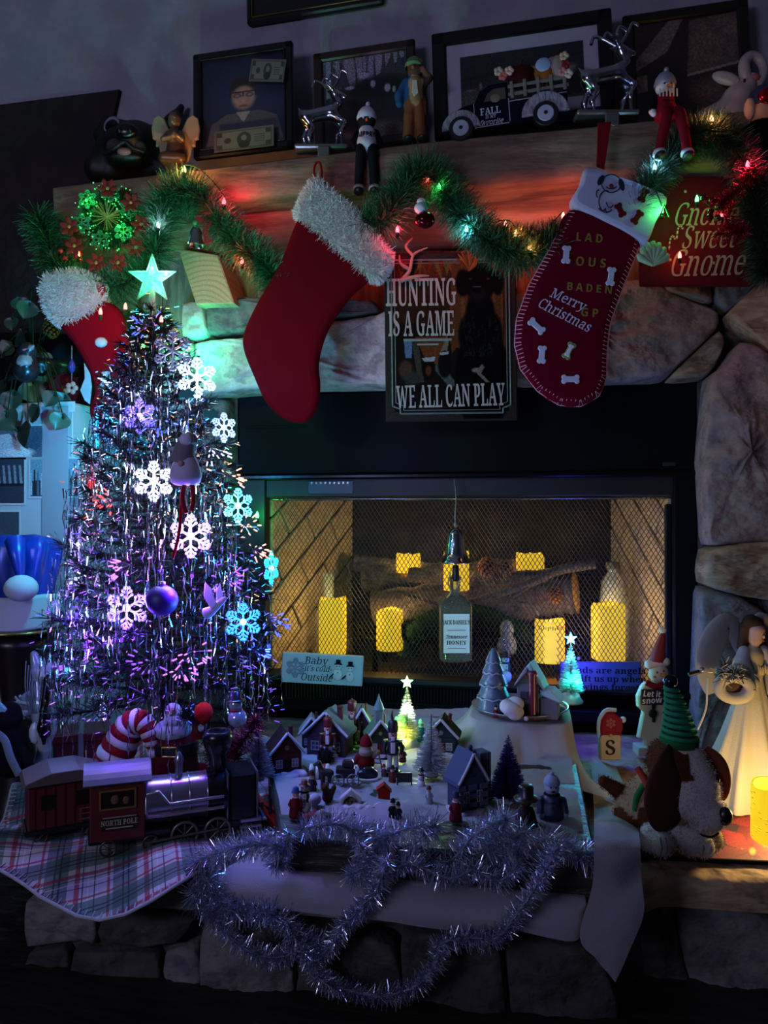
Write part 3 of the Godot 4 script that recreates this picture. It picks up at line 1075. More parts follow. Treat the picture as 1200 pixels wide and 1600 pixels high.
func build_hearth() -> void:
	var h := Node3D.new()
	put(h, "hearth", null)
	h.set_meta("kind", "structure")
	var b := B.new()
	var o := pv([-0.71, 0.1, -0.7, -0.88, -0.3, -0.855, 0.1, -0.84, 0.2, -0.72, 0.9, -0.72, 0.9, 0.1])
	b.xf = Transform3D(Basis(Vector3.RIGHT, -PI / 2), Vector3.ZERO)
	b.extr(o.map(func(p): return Vector2(p.x, p.y)), 0.0, 0.125, 0.0)
	part(h, "core", b, mt("454346", 0.95))
	# flagstones on top
	var i := 0
	for q in [[-0.73, -0.02, -0.72, 0.91, -0.36, 0.885, -0.34, -0.02], [-0.335, -0.02, -0.355, 0.88, 0.1, 0.865, 0.09, -0.02], [0.095, -0.02, 0.105, 0.86, 0.19, 0.76, 0.46, 0.75, 0.44, -0.02], [0.445, -0.02, 0.465, 0.75, 0.95, 0.76, 0.95, -0.02]]:
		b = B.new()
		b.xf = Transform3D(Basis(Vector3.RIGHT, -PI / 2), Vector3(0, HY - 0.034, 0))
		var pts := []
		for j in range(0, q.size(), 2):
			pts.append(V(q[j], -q[j + 1], 0))
		rock(b, pts, 0.032, 0.003, 70 + i, 6.0, 0.01)
		part(h, "stone", b, stone_mat([1, 1, 2, 2][i]))
		i += 1
	# rough stones of its front
	for q in [[[62, 1384, 120, 1392, 175, 1412, 168, 1462, 120, 1450, 64, 1462], 0.86, 1], [[178, 1408, 250, 1400, 320, 1418, 300, 1450, 240, 1462, 175, 1456], 0.86, 4], [[64, 1468, 118, 1456, 130, 1470, 120, 1600, 60, 1604], 0.86, 4], [[134, 1462, 200, 1466, 262, 1470, 268, 1520, 300, 1640, 130, 1612], 0.86, 4], [[270, 1466, 318, 1456, 330, 1500, 322, 1640, 306, 1630, 272, 1524], 0.86, 1], [[328, 1430, 420, 1440, 470, 1500, 462, 1650, 330, 1640], 0.86, 1], [[476, 1430, 620, 1450, 640, 1540, 630, 1640, 468, 1630], 0.85, 4], [[630, 1440, 780, 1450, 800, 1620, 640, 1640], 0.85, 4], [[790, 1450, 930, 1460, 960, 1540, 970, 1660, 806, 1640], 0.84, 4], [[940, 1400, 1040, 1390, 1060, 1480, 1100, 1600, 1060, 1680, 980, 1660, 955, 1500], 0.72, 4], [[1050, 1400, 1140, 1395, 1210, 1430, 1240, 1560, 1220, 1680, 1120, 1680, 1060, 1480], 0.72, 1], [[1215, 1400, 1320, 1400, 1320, 1680, 1240, 1680], 0.72, 4]]:
		b = B.new()
		var pts := []
		for j in range(0, q[0].size(), 2):
			pts.append(P(q[0][j], q[0][j + 1], q[1]))
		rock(b, pts, 0.035, 0.02, 80 + i, 6.0, 0.05)
		part(h, "stone", b, stone_mat(q[2]))
		i += 1
	# the board that carries the village
	var bd := thing("display_board", "long dark board lying on the hearth under the snow village", "board", V(-0.132, HY, 0.5))
	b = B.new()
	b.xf = Transform3D(Basis(Vector3.RIGHT, -PI / 2), Vector3.ZERO)
	b.extr(pv([-0.225, -0.37, 0.225, -0.37, 0.225, 0.37, -0.345, 0.37, -0.345, -0.08]), 0.0, 0.056, 0.003)
	part(bd, "board", b, mottled("board_wood", ["1d1817", "282120", "332a28"], 0.01, V(1.0, 6.0, 6.0), 0.5, "wood"))

func tree_at(t: float) -> Vector3:               # axis of the tree: 0 foot, 1 top
	return P(265, 1235, 0.56).lerp(P(237, 478, 0.56), t)

func tree_r(t: float) -> float:                  # its radius in pixels
	var ys := [[0.0, 150.0], [0.1, 158.0], [0.2, 172.0], [0.33, 166.0], [0.45, 150.0], [0.6, 128.0], [0.75, 94.0], [0.85, 60.0], [0.92, 32.0], [1.0, 5.0]]
	for i in ys.size() - 1:
		if t <= ys[i + 1][0]:
			return lerpf(ys[i][1], ys[i + 1][1], (t - ys[i][0]) / (ys[i + 1][0] - ys[i][0]))
	return 8.0

func build_tree() -> void:
	var foot := tree_at(0.0)
	foot.y = HY + 0.01
	var t := thing("christmas_tree", "dark fibre-optic Christmas tree hung with silver icicles, standing left of the fireplace", "tree", foot)
	var top := tree_at(1.0) - foot
	var b := B.new()
	b.tube([V(0, 0, 0), top * 0.5, top], [0.016, 0.011, 0.005], 8)
	part(t, "trunk", b, mt("17120f", 0.9))
	b = B.new()
	for i in 3:
		var a := i * TAU / 3.0 + 0.4
		b.tube([V(0, 0.06, 0), V(cos(a) * 0.09, 0.02, sin(a) * 0.09), V(cos(a) * 0.13, 0.0, sin(a) * 0.13)], 0.008, 6)
	part(t, "stand", b, mt("101010", 0.6))
	var br := B.new()
	var nd := B.new()
	var fibre := {}
	for kk in ["white", "violet", "pink", "blue", "cyan", "amber", "red"]:
		fibre[kk] = B.new()
	var nbr := 190
	for i in nbr:
		var f := float(i) / nbr
		var h := 0.17 + 0.8 * pow(f, 0.9)
		var a := i * 2.39996
		var base := tree_at(h) - foot
		var r := tree_r(h) * s * rng.randf_range(0.8, 1.03)
		var lift := 0.1 + 0.5 * h
		var dr := V(cos(a), 0, sin(a))
		var pts := []
		for j in 5:
			var q := j / 4.0
			pts.append(base + dr * r * q + V(0, r * lift * (q * q) - r * 0.25 * q + 0.02, 0))
		br.tube(pts, [0.004, 0.003, 0.003, 0.002, 0.001], 4, false)
		var nn := int(36 + 760 * r)
		for j in nn:
			var q := 0.18 + 0.82 * sqrt(rng.randf())
			var k := mini(int(q * 4.0), 3)
			var p: Vector3 = pts[k].lerp(pts[k + 1], q * 4.0 - k)
			var d := (dr * rng.randf_range(0.4, 1.3) + V(rng.randfn(), rng.randfn(), rng.randfn()) * 0.55).normalized()
			nd.k(["08090d", "0b0c12", "0f101d", "09120e", "0c0d12"][rng.randi() % 5])
			nd.blade(p, d * rng.randf_range(0.022, 0.04) * (1.1 - 0.5 * h), 0.0008, V(rng.randfn(), rng.randfn(), rng.randfn()))
		# glowing fibre ends
		var side := dr.x
		for j in int(6 + 30 * (1.0 - h)):
			var q := rng.randf_range(0.7, 1.05)
			var p: Vector3 = base + dr * r * q + V(rng.randfn(), rng.randfn(), rng.randfn()) * 0.016 + V(0, r * lift * q * q - r * 0.25 * q + 0.02, 0)
			var d := (dr + V(rng.randfn(), rng.randfn(), rng.randfn()) * 0.4).normalized()
			var pool := ["white", "blue", "cyan", "amber"]
			if h < 0.3:
				pool = ["violet", "violet", "pink", "violet"] if side < 0.35 else ["blue", "blue", "violet"]
			elif h < 0.52:
				pool = ["violet", "violet", "pink", "blue"] if side < 0.4 else ["cyan", "blue", "violet", "amber"]
			elif h < 0.68:
				pool = ["violet", "white", "white", "red"] if side < 0.2 else ["amber", "cyan", "amber"]
			if rng.randf() < 0.62:
				continue
			fibre[pool[rng.randi() % pool.size()]].tube([p, p + d * rng.randf_range(0.005, 0.012)], 0.0009, 3)
	# fans of lit fibre at the branch ends
	for q in [[300, 1018, 0.76, "pink"], [160, 1008, 0.72, "violet"], [236, 1034, 0.78, "violet"], [120, 1040, 0.66, "violet"], [398, 1016, 0.7, "blue"], [352, 905, 0.74, "violet"], [204, 882, 0.75, "pink"], [420, 966, 0.66, "blue"], [140, 905, 0.68, "white"], [282, 1046, 0.76, "pink"], [395, 858, 0.66, "amber"], [352, 742, 0.68, "amber"], [382, 820, 0.66, "amber"], [180, 780, 0.7, "red"], [230, 510, 0.62, "blue"], [250, 655, 0.7, "blue"], [186, 600, 0.62, "white"], [330, 700, 0.68, "white"]]:
		var m := P(q[0], q[1], q[2]) - foot
		for j in 15:
			var d := (V((q[0] - 262) / 160.0, -0.15, 0.5) + V(rng.randfn(), rng.randfn() * 0.6, rng.randfn()) * 0.55).normalized()
			var ln := rng.randf_range(0.018, 0.034)
			nd.k("2a2236")
			nd.blade(m, d * ln, 0.0007, V(rng.randfn(), rng.randfn(), rng.randfn()))
			fibre[q[3]].tube([m + d * ln, m + d * (ln + rng.randf_range(0.006, 0.011))], 0.0013, 4)
	part(t, "branches", br, mt("1a1512", 0.9))
	stuff(t, "needles", nd, vc(0.3, 0.3))
	var hues := {"white": "dfe4ff", "violet": "a45cff", "pink": "f08cf0", "blue": "5a6cff", "cyan": "5ad4ff", "amber": "ffb27a", "red": "ff5a50"}
	for kk in hues:
		stuff(t, "fibre_lights", fibre[kk], glow(hues[kk], 0.9))
	# silver icicles: narrow twisted foil strips hung over the branches
	var ic := thing("tinsel_icicles", "thin silver foil icicles hanging all over the dark Christmas tree", "tinsel", foot)
	ic.set_meta("kind", "stuff")
	b = B.new()
	for i in 540:
		var h := 0.98 - 0.76 * pow(rng.randf(), 0.7)
		var a := rng.randf() * TAU
		if rng.randf() < 0.75:
			a = rng.randf() * PI
		var r := (tree_r(h) + 4.0) * s * rng.randf_range(0.8, 1.06)
		var p := tree_at(h) - foot + V(cos(a) * r, 0.01, sin(a) * r)
		var ln := rng.randf_range(0.07, 0.17)
		var w := rng.randf_range(0.0008, 0.0013)
		var tw := rng.randf() * TAU
		var m := 9
		var rows := []
		var nr := []
		for j in m + 1:
			var q := p - V(rng.randfn() * 0.0015, ln * j / m, rng.randfn() * 0.0015)
			if p.y < 0.0:
				break
			tw += rng.randf_range(0.5, 1.6)
			var o := V(cos(tw), 0.25 * sin(tw * 2.0), sin(tw)) * w
			rows.append([q - o, q + o])
		for j in rows.size() - 1:
			b.poly([rows[j][0], rows[j][1], rows[j + 1][1], rows[j + 1][0]])
	part(ic, "foil_strips", b, mt("d3d7e2", 0.2, 1.0)).set_meta("kind", "stuff")
	# star on top
	star_topper()
	# lighted snowflakes
	var flakes := [
		[308, 590, 30, "c8e8ff", "cool white", "at the upper right of the tree", 1.0, 0.3], [218, 650, 26, "8a78ff", "violet", "at the upper left of the tree", 0.7, -0.2], [240, 752, 30, "dfe2ff", "bright white", "left of the grey gnome ornament", 1.2, 0.0],
		[372, 790, 26, "6fd8f0", "cyan", "at the right edge of the tree above the amber fibres", 0.9, 0.7], [298, 838, 32, "e2b4ff", "lilac white", "under the red ribbon of the gnome ornament", 1.1, 0.1], [198, 950, 32, "b69aff", "pale lilac", "left of the purple ball", 1.0, 0.0],
		[380, 972, 28, "4aa0ff", "blue", "low at the right of the dove", 0.7, 0.4], [152, 672, 26, "30b8f4", "cyan", "seen edgewise at the left edge beside the photo cabinet", 6.5, -1.2], [124, 850, 26, "b0a8ff", "pale violet", "seen edgewise at the left edge above the blue hat's height", 0.9, -1.15],
		[424, 888, 24, "3fc6e8", "cyan", "seen edgewise at the right edge next to the mesh", 0.6, 1.25], [143, 748, 20, "ff4636", "small red", "at the left edge between two edgewise flakes", 0.3, -1.0], [350, 668, 22, "a8c4ff", "faint white", "half hidden at the right of the gnome ornament's hat", 0.4, 0.8]]
	for q in flakes:
		var dx: float = (q[0] - 262.0)
		var z := 0.56 + sqrt(maxf(0.0, pow(tree_r(clampf((1235.0 - q[1]) / 757.0, 0, 1)) + 6.0, 2.0) - dx * dx)) * s * 0.98
		snowflake(q[0], q[1], z, q[2], q[3], "%s lighted plastic snowflake %s" % [q[4], q[5]], q[6], q[7])
	# unseen bulbs, placed to light the lower branches purple and the goose blue
	for q in [[190, 1000, 0.75, "7a3cff", 0.04], [300, 900, 0.77, "8a40ff", 0.045], [420, 1010, 0.72, "3a5cff", 0.03], [120, 960, 0.68, "6a50ff", 0.03], [104, 1046, 0.72, "50b0ff", 0.016]]:
		var p := P(q[0], q[1], q[2])
		var l := thing("unseen_tree_bulb", "tiny %s tree bulb placed unseen to tint the branches near %s" % [["violet", "purple", "blue", "indigo", "sky blue"][[190, 300, 420, 120, 104].find(q[0])], ["the lilac snowflake", "the purple ball", "the blue right edge", "the hat", "the goose figurine"][[190, 300, 420, 120, 104].find(q[0])]], "light bulb", p, YAW, "unseen tree bulbs")
		b = nb()
		b.ell(Vector3.ZERO, V(3, 4, 3), 8)
		part(l, "bulb", b, glow(q[3], 1.4))
		b = nb()
		b.lathe(pv([0.1, 8, 2.2, 8, 2.6, 3, 0.1, 3]), Vector3.ZERO, 8)
		part(l, "socket", b, mt("101410", 0.6))
		lamp(l, Vector3.ZERO, q[3], q[4], 0.006)
	# ornaments on the tree
	var o := fig("gnome_ornament", "hanging gnome ornament with grey hat, white pompom and lavender beard on the tree", "ornament", 290, 758, 0.79)
	b = nb()
	b.lathe(pv([0.1, 0, 16, 0, 22, 4, 25, 14, 22, 28, 16, 42, 10, 48, 0.1, 50]), V(0, 0, 0), 18)
	part(o, "beard", b, mt("b9aed0", 0.95))
	b = nb()
	b.tube(spline([V(-6, 36, 0), V(0, 58, 3), V(8, 72, 5), V(14, 62, 10)], 5), range(16).map(func(i): return lerpf(20.0, 7.0, i / 15.0)), 14)
	part(o, "hat", b, mt("77707a", 0.95))
	b = nb()
	b.ell(V(4, 70, 14), V(10.5, 10, 9), 14)
	part(o, "pompom", b, mt("c4c6de", 0.95))
	b = nb()
	b.ell(V(-2, 32, 20), V(5, 5, 5), 10)
	part(o, "nose", b, mt("b58a86", 0.8))
	b = nb()
	b.tube(spline([V(-2, 0, 0), V(-4, -24, 2), V(2, -44, 2)], 5), 4.0, 8)
	b.tube(spline([V(10, 0, 0), V(13, -22, 2), V(10, -40, 2)], 5), 4.0, 8)
	part(o, "legs", b, mt("7a1d2a", 0.8))
	o = fig("pencil_ribbon", "narrow red ribbon hanging under the gnome ornament down the tree", "ribbon", 276, 872, 0.79)
	b = nb()
	b.tube(spline([V(8, 110, 0), V(6, 60, 1), V(2, 30, 0), V(-6, 0, 1)], 5), 2.6, 6, true, 0.3, Vector3.BACK)
	part(o, "band", b, mt("8c1020", 0.6))
	o = fig("ball_ornament", "matte deep purple ball hanging in the lower middle of the tree", "ornament", 253, 962, 0.78)
	b = nb()
	b.ell(V(0, 24, 0), V(25, 24, 25), 24)
	part(o, "ball", b, mt("33168c", 0.5))
	b = nb()
	b.lathe(pv([0.1, 46, 6, 46, 6, 53, 2, 54, 0.1, 54]), Vector3.ZERO, 12)
	part(o, "cap", b, mt("9a9aa8", 0.3, 0.9))
	o = fig("dove_ornament", "white paper dove ornament with raised wings right of the purple ball", "ornament", 333, 965, 0.76)
	b = nb()
	b.tube(spline([V(-16, 4, 0), V(-4, 10, 0), V(10, 22, 0), V(20, 32, 0)], 5), range(16).map(func(i): return [3.0, 7.0, 9.0, 9.0, 8.5, 8.0, 7.0, 6.5, 6.0, 5.5, 5.0, 5.0, 4.5, 4.0, 3.0, 1.5][i]), 10, true, 0.5, Vector3.BACK)
	part(o, "body", b, mt("b7b8dd", 0.8))
	for q in [[[-2, 12, -14, 34, -12, 56, -2, 44, 6, 22], 3.0], [[4, 16, 4, 40, 10, 54, 14, 36, 12, 20], -3.0]]:
		b = nb()
		b.extr(pv(q[0]), q[1] - 1.0, q[1] + 1.0, 0.6)
		part(o, "wing", b, mt("c2c3e6", 0.8))
	o = fig("snowflake_ornament", "small unlit silver snowflake ornament near the tree's tip", "ornament", 270, 548, 0.66)
	b = nb()
	flake_shape(b, V(0, 0, 0), 30.0, 2.0)
	part(o, "flake", b, mt("a9b2c4", 0.35, 0.6))
	for q in [["bare silver pine-tree ornament of openwork metal hanging low at the left of the tree", 160, 1092, 0.72, "c4ccd0"]]:
		o = fig("tree_ornament", q[0], "ornament", q[1], q[2] + 38, q[3])
		b = nb()
		for i in 5:
			var y := 8.0 + i * 7.0
			b.lathe(pv([0.1, y + 9, 3, y + 8, 14.0 - i * 2.5, y, 12.0 - i * 2.3, y - 2, 0.1, y - 1]), Vector3.ZERO, 16)
		part(o, "tiers", b, mt(q[4], 0.15, 1.0))
		b = nb()
		b.lathe(pv([0.1, 0, 2, 0, 2, 8, 0.1, 8]), Vector3.ZERO, 8)
		b.tube([V(0, 44, 0), V(1, 62, 0)], 0.5, 5)
		part(o, "stem", b, mt("787878", 0.3, 0.8))
	# leafy clips showing turquoise at the upper right of the tree
	for q in [[292, 617, 0.74, "turquoise leaf clip under the cool white snowflake"], [330, 648, 0.74, "turquoise leaf clip at the tree's right edge below the other leaf clip"]]:
		o = fig("leaf_clip", q[3], "ornament", q[0], q[1], q[2], "leaf clips")
		b = nb()
		b.extr(pv([-13, 2, -8, 9, -2, 6, 3, 11, 8, 6, 14, 5, 10, -1, 13, -6, 5, -5, 0, -9, -5, -5, -12, -6]), -1, 1, 0.6)
		part(o, "leaf", b, mt("3f9a8a", 0.6))

func flake_shape(b: B, m: Vector3, r: float, w: float) -> void:
	for i in 6:
		var a := i * TAU / 6.0 + PI / 6.0
		var d := V(cos(a), sin(a), 0)
		b.tube([m, m + d * r], [w, w * 0.7], 5)
		for q in [[0.45, 0.32], [0.68, 0.26], [0.9, 0.14]]:
			for sg in [-1.0, 1.0]:
				var e := V(cos(a + sg * 0.9), sin(a + sg * 0.9), 0)
				b.tube([m + d * r * q[0], m + d * r * q[0] + e * r * q[1]], [w * 0.8, w * 0.6], 5)
				b.ell(m + d * r * q[0] + e * r * q[1], Vector3.ONE * w * 1.25, 6)
		b.ell(m + d * r, Vector3.ONE * w * 1.3, 6)

func snowflake(px, py, z, r, hex, label: String, e: float, turn: float) -> void:
	var o := fig("snowflake_light", label, "snowflake light", px, py, z)
	o.rotation.y = YAW + turn
	var b := nb()
	flake_shape(b, Vector3.ZERO, r, r * 0.065)
	part(o, "flake", b, glow(hex, 0.5 * minf(e, 1.0) + 0.12))
	b = nb()
	b.ell(V(0, 0, 0), V(r * 0.2, r * 0.2, r * 0.2), 10)
	part(o, "bulb", b, glow(Color(hex).lerp(Color.WHITE, 0.5).to_html(false), 1.8))
	lamp(o, Vector3.ZERO, hex, e * 0.036, 0.006)

func star_topper() -> void:
	var o := fig("star_topper", "green glowing translucent five-pointed star on the tip of the tree", "star", 238, 436, 0.56)
	var b := nb()
	var front := []
	for i in 10:
		var a := PI / 2 + i * TAU / 10.0
		var r := 39.0 if i % 2 == 0 else 15.0
		front.append(V(cos(a) * r, sin(a) * r, 0))
	for sg in [1.0, -1.0]:
		for i in 10:
			b.poly([V(0, 0, 11 * sg), front[i], front[(i + 1) % 10]], ((front[i] + front[(i + 1) % 10]) * 0.5 / 26.0 + V(0, 0, sg)).normalized())
	var m := StandardMaterial3D.new()
	m.albedo_color = Color("4fb884", 0.5)
	m.transparency = BaseMaterial3D.TRANSPARENCY_ALPHA
	m.roughness = 0.3
	m.emission_enabled = true
	m.emission = Color("30c890")
	m.emission_energy_multiplier = 0.3
	part(o, "star", b, m)
	b = nb()
	for i in 10:
		b.tube([front[i], front[(i + 1) % 10]], 1.1, 5)
	for i in 5:
		b.tube([V(0, 0, 11), front[i * 2]], 0.7, 5)
	part(o, "rim", b, mt("9adfc4", 0.3))
	b = nb()
	b.lathe(pv([5, -70, 6, -40, 4, -14, 0.1, -10]), Vector3.ZERO, 10)
	part(o, "socket", b, mt("9fb8b0", 0.5))
	for q in [[0, 16, "a8ffc8", 0.004], [-20, 5, "50ff98", 0.004], [22, 7, "c8f0ff", 0.004], [0, -8, "40ffa0", 0.003], [2, 0, "38f098", 0.075]]:
		b = nb()
		var bz := -16.0 if q[0] == 2 else 3.0  # last one sits unseen behind the star and greens the stones
		b.ell(V(q[0], q[1], bz), V(3.2, 3.2, 3.2), 8)
		part(o, "bulb_light", b, glow(q[2], 2.2))
		lamp(o, V(q[0], q[1], bz) * s, q[2], q[3], 0.004)
	for q in [[[224, 540, 0.15], "40ff60", "green", 0.012, "behind the tip of the tree against the timber post"], [[310, 552, 0.135], "20f0a0", "sea green", 0.02, "unseen beside the tree, lighting the pale stone green"], [[252, 500, 0.62], "ff4a3a", "orange red", 0.008, "just under the green star topper"], [[196, 480, 0.4], "ff3a30", "red", 0.01, "on the garland left of the green star"], [[157, 488, 0.4], "ff3a30", "red", 0.012, "on the garland over the small left stocking"]]:  # the sea green one is unseen, placed to light the pale stone
		bulb(q[0][0], q[0][1], q[0][2], q[1], "%s mini bulb %s" % [q[2], q[4]], q[3])

func bulb(px, py, z, hex, label: String, e: float, gname := "mini bulbs of the light strings") -> void:
	var o := fig("mini_bulb", label, "light bulb", px, py, z, gname)
	var b := nb()
	b.lathe(pv([0.1, 7.5, 1.5, 5.5, 2.8, 2.0, 3.0, -1.5, 2.4, -3.5, 0.1, -3.6]), Vector3.ZERO, 10)
	part(o, "bulb", b, glow(Color(hex).lerp(Color.WHITE, 0.35).to_html(false), 2.6))
	b = nb()
	b.lathe(pv([0.1, -11, 2.6, -11, 3.0, -4, 0.1, -4]), Vector3.ZERO, 8)
	part(o, "socket", b, mt("0f2416", 0.6))
	lamp(o, Vector3.ZERO, hex, e, 0.004)

func frame(label: String, cx, cy, w: float, h: float, z, bw: float, hex, pic: Material, mw := 0.0, tilt := 0.0207, lip := "") -> Node3D:
	var mid := P(cx, cy, z)
	var t := thing("picture_frame", label, "picture frame", mid - Vector3(0, h * 0.5 * mpp(mid), 0))
	s = mpp(mid)
	t.rotation = Vector3(-0.05, 0.0, tilt)
	w *= 1.02
	for q in [[-(w - bw) / 2, h / 2, bw, h], [(w - bw) / 2, h / 2, bw, h], [0, h - bw / 2, w, bw], [0, bw / 2, w, bw]]:
		var b := nb()
		b.box(V(q[0], q[1], 0), V(q[2], q[3], 11), 2.5)
		part(t, "rail", b, mt(hex, 0.35))
	if lip:
		var b := nb()
		for q in [[-(w / 2 - bw), h / 2, 2.0, h - 2 * bw], [w / 2 - bw, h / 2, 2.0, h - 2 * bw], [0, h - bw, w - 2 * bw, 2.0], [0, bw, w - 2 * bw, 2.0]]:
			b.box(V(q[0], q[1], 5), V(q[2], q[3], 3), 0.6)
		part(t, "inner_lip", b, mt(lip, 0.4, 0.5))
	if mw > 0.0:
		var b := nb()
		b.box(V(0, h / 2, -1), V(w - bw * 1.6, h - bw * 1.6, 2))
		part(t, "mount", b, mt("b4aebd", 0.9))
	var b := nb()
	var a := w / 2 - bw - mw
	var y0 := bw + mw
	var y1 := h - bw - mw
	b.poly([V(-a, y0, 0.6), V(a, y0, 0.6), V(a, y1, 0.6), V(-a, y1, 0.6)], V(0, 0, 1), [Vector2(0, 1), Vector2(1, 1), Vector2(1, 0), Vector2(0, 0)])
	part(t, "picture", b, pic)
	b = nb()
	b.box(V(0, h / 2, -4.5), V(w - 4, h - 4, 2))
	part(t, "backing", b, mt("2a211a", 0.9))
	return t

func note_bill(cx, cy, z, w: float, h: float, tilt: float, label: String, dim: float) -> void:
	var i := img(160, 70, "8d9083")
	pgon(i, [5, 5, 155, 5, 155, 65, 5, 65], "6d7165")
	pgon(i, [8, 8, 152, 8, 152, 62, 8, 62], "a2a493")
	oval(i, 80, 35, 20, 25, "55584e")
	oval(i, 80, 30, 8, 10, "b0ad9f")
	oval(i, 80, 52, 16, 12, "3c3f3a")
	oval(i, 36, 35, 11, 11, "4c5048", 0.3)
	for q in [8, 138]:
		for y in [8, 48]:
			pgon(i, [q, y, q + 14, y, q + 14, y + 14, q, y + 14], "565a50")
	for k in 4:
		pgon(i, [108, 24 + k * 7, 136, 24 + k * 7, 136, 27 + k * 7, 108, 27 + k * 7], "70746a")
	grain(i, 0.25, 0.5, 0.5)
	var t := fig("banknote", label, "banknote", cx, cy, z)
	t.rotation = Vector3(-0.05, 0.0, tilt)
	var b := nb()
	b.box(Vector3.ZERO, V(w, h, 0.6))
	var m := print_of(i, 0.8)
	m.albedo_color = Color(dim, dim, dim)
	part(t, "paper", b, m)

func build_frames() -> void:
	# portrait of a man in glasses (a made-up face)
	var i := img(120, 150, "1e2236")
	oval(i, 60, 75, 75, 80, "2c3450", 1.0)
	pgon(i, [5, 150, 14, 108, 36, 94, 84, 92, 108, 104, 118, 150], "4c4a50")
	pgon(i, [50, 92, 60, 110, 70, 92], "88807c")
	oval(i, 60, 66, 20, 26, "94786c", 0.3)
	oval(i, 60, 48, 22, 17, "2a2424", 0.3)
	oval(i, 60, 62, 17, 16, "94786c", 0.3)
	for x in [51, 69]:
		oval(i, x, 64, 7, 4.5, "3e3234", 0.4)
		oval(i, x, 64, 5, 3, "85706a", 0.5)
	for x in [42, 60, 78]:
		pgon(i, [x - 1, 60, x + 1, 60, x + 1, 67, x - 1, 67], "2a2224")
	pgon(i, [40, 58, 80, 58, 80, 59.5, 40, 59.5], "2a2224")
	oval(i, 60, 73, 3.5, 5, "a88a7c", 0.9)
	oval(i, 60, 82, 9, 3, "6a4440", 0.5)
	grain(i, 0.12, 0.15, 0.15)
	frame("black picture frame with a portrait of a man in glasses, near the bear", 381, 156, 161, 172, 0.14, 13, "0d0c0e", print_of(i, 0.35), 0.0, 0.03, "2c2a2c")
	note_bill(418, 110, 0.155, 57, 36, -0.13, "small old banknote tucked aslant at the top right of the man's portrait", 0.62)
	note_bill(381, 217, 0.16, 98, 34, 0.03, "banknote with a central portrait oval lying along the foot of the man's portrait", 0.62)
	# winter woods
	i = img(128, 140, "23242a")
	pgon(i, [0, 0, 128, 0, 128, 8, 70, 44, 0, 66], "7e8290")
	for k in 26:
		var x := rng.randf() * 128.0
		pgon(i, [x, 0, x + 1.5, 0, x + rng.randfn() * 8 + 2, 70, x + rng.randfn() * 8, 70], "3a3a40")
	oval(i, 85, 55, 60, 24, "15171b", 0.4)
	oval(i, 40, 95, 60, 30, "1b1c1e", 0.4)
	for q in [[62, 32, 10, 7], [76, 48, 5, 8], [98, 58, 6, 9], [40, 50, 9, 4], [20, 62, 12, 5], [56, 22, 7, 3], [108, 62, 3, 7]]:
		oval(i, q[0], q[1], q[2], q[3], "9aa0ac", 0.4)
	oval(i, 95, 128, 45, 22, "55514e", 0.5)
	oval(i, 40, 125, 30, 12, "5a3a40", 0.4)
	grain(i, 0.8, 0.4, 0.4, 3)
	frame("brown wooden frame with a snowy wood picture, behind the hobo figurine", 573, 150, 160, 164, 0.1, 15, "2a1a12", print_of(i, 0.35), 0.0, 0.04)
	# wide black frame
	i = img(160, 96, "26292c")
	oval(i, 110, 96, 90, 46, "4a443f", 0.6)
	oval(i, 20, 78, 40, 24, "4d4b48", 0.6)
	for q in [[12, 62, 9, 3], [26, 56, 3, 9], [44, 70, 9, 4], [75, 40, 14, 6], [105, 36, 24, 9], [140, 46, 16, 14]]:
		oval(i, q[0], q[1], q[2], q[3], "77706a", 0.6)
	pgon(i, [0, 40, 160, 18, 160, 22, 0, 46], "1b1e20")
	grain(i, 0.7, 0.3, 0.3, 8)
	frame("large black frame with a white mount and dim landscape, behind the truck sign", 818, 116, 273, 176, 0.12, 22, "08080a", print_of(i, 0.3), 22.0, 0.035)
	# dark frame at right
	i = img(128, 150, "2b2320")
	pgon(i, [44, 0, 62, 0, 40, 46, 0, 70, 0, 54], "6c5f58")
	pgon(i, [70, 4, 128, 0, 128, 72, 64, 82], "57493f")
	for k in 40:
		oval(i, 70 + rng.randf() * 56, 10 + rng.randf() * 60, 6, 9, "6b574a", 0.9)
	pgon(i, [64, 82, 128, 72, 128, 76, 64, 86], "8a7868")
	oval(i, 100, 120, 50, 40, "5a463c", 0.5)
	pgon(i, [0, 78, 14, 76, 14, 100, 0, 102], "776860")
	oval(i, 40, 110, 30, 60, "171110", 0.5)
	grain(i, 0.4, 0.2, 0.2, 5)
	frame("dark brown frame with an old brown photograph, behind the red shelf-sitter", 1078, 105, 184, 200, 0.1, 17, "150d0a", print_of(i, 0.3), 0.0, 0.035)
	# frame high on the wall, cut by the photo's top edge
	i = img(128, 64, "14140f")
	grain(i, 0.8, 0.3, 0.5, 2)
	frame("dark frame with a dull gilt lip hanging high on the wall, cut off above", 492, -35, 216, 118, 0.045, 9, "100e0c", print_of(i, 0.5), 0.0, 0.04, "6d5c34")

func build_mantel_things() -> void:
	bear()
	angel_figurine()
	reindeer(505, 240, 0.19, "silver reindeer stocking holder with swept antlers, over the plain red stocking", 1.0)
	reindeer(948, 190, 0.19, "silver reindeer stocking holder with tall antlers, over the dog stocking", 1.18)
	sitter(573, 232, 0.215, 12.0, "shelf-sitter snowman doll in a lettered white jersey with dangling black legs", "16161c", "c9ccd4", "cfd3dc", "15151a", 1.0, "MERRY")
	sitter(1040, 182, 0.25, 30.0, "shelf-sitter doll in a silver cap and red overalls with dangling red legs", "7c0f1e", "8a1222", "b9bec4", "d9d6d0", 1.06, "")
	hobo()
	truck()
	elephant()
	cap_doll()

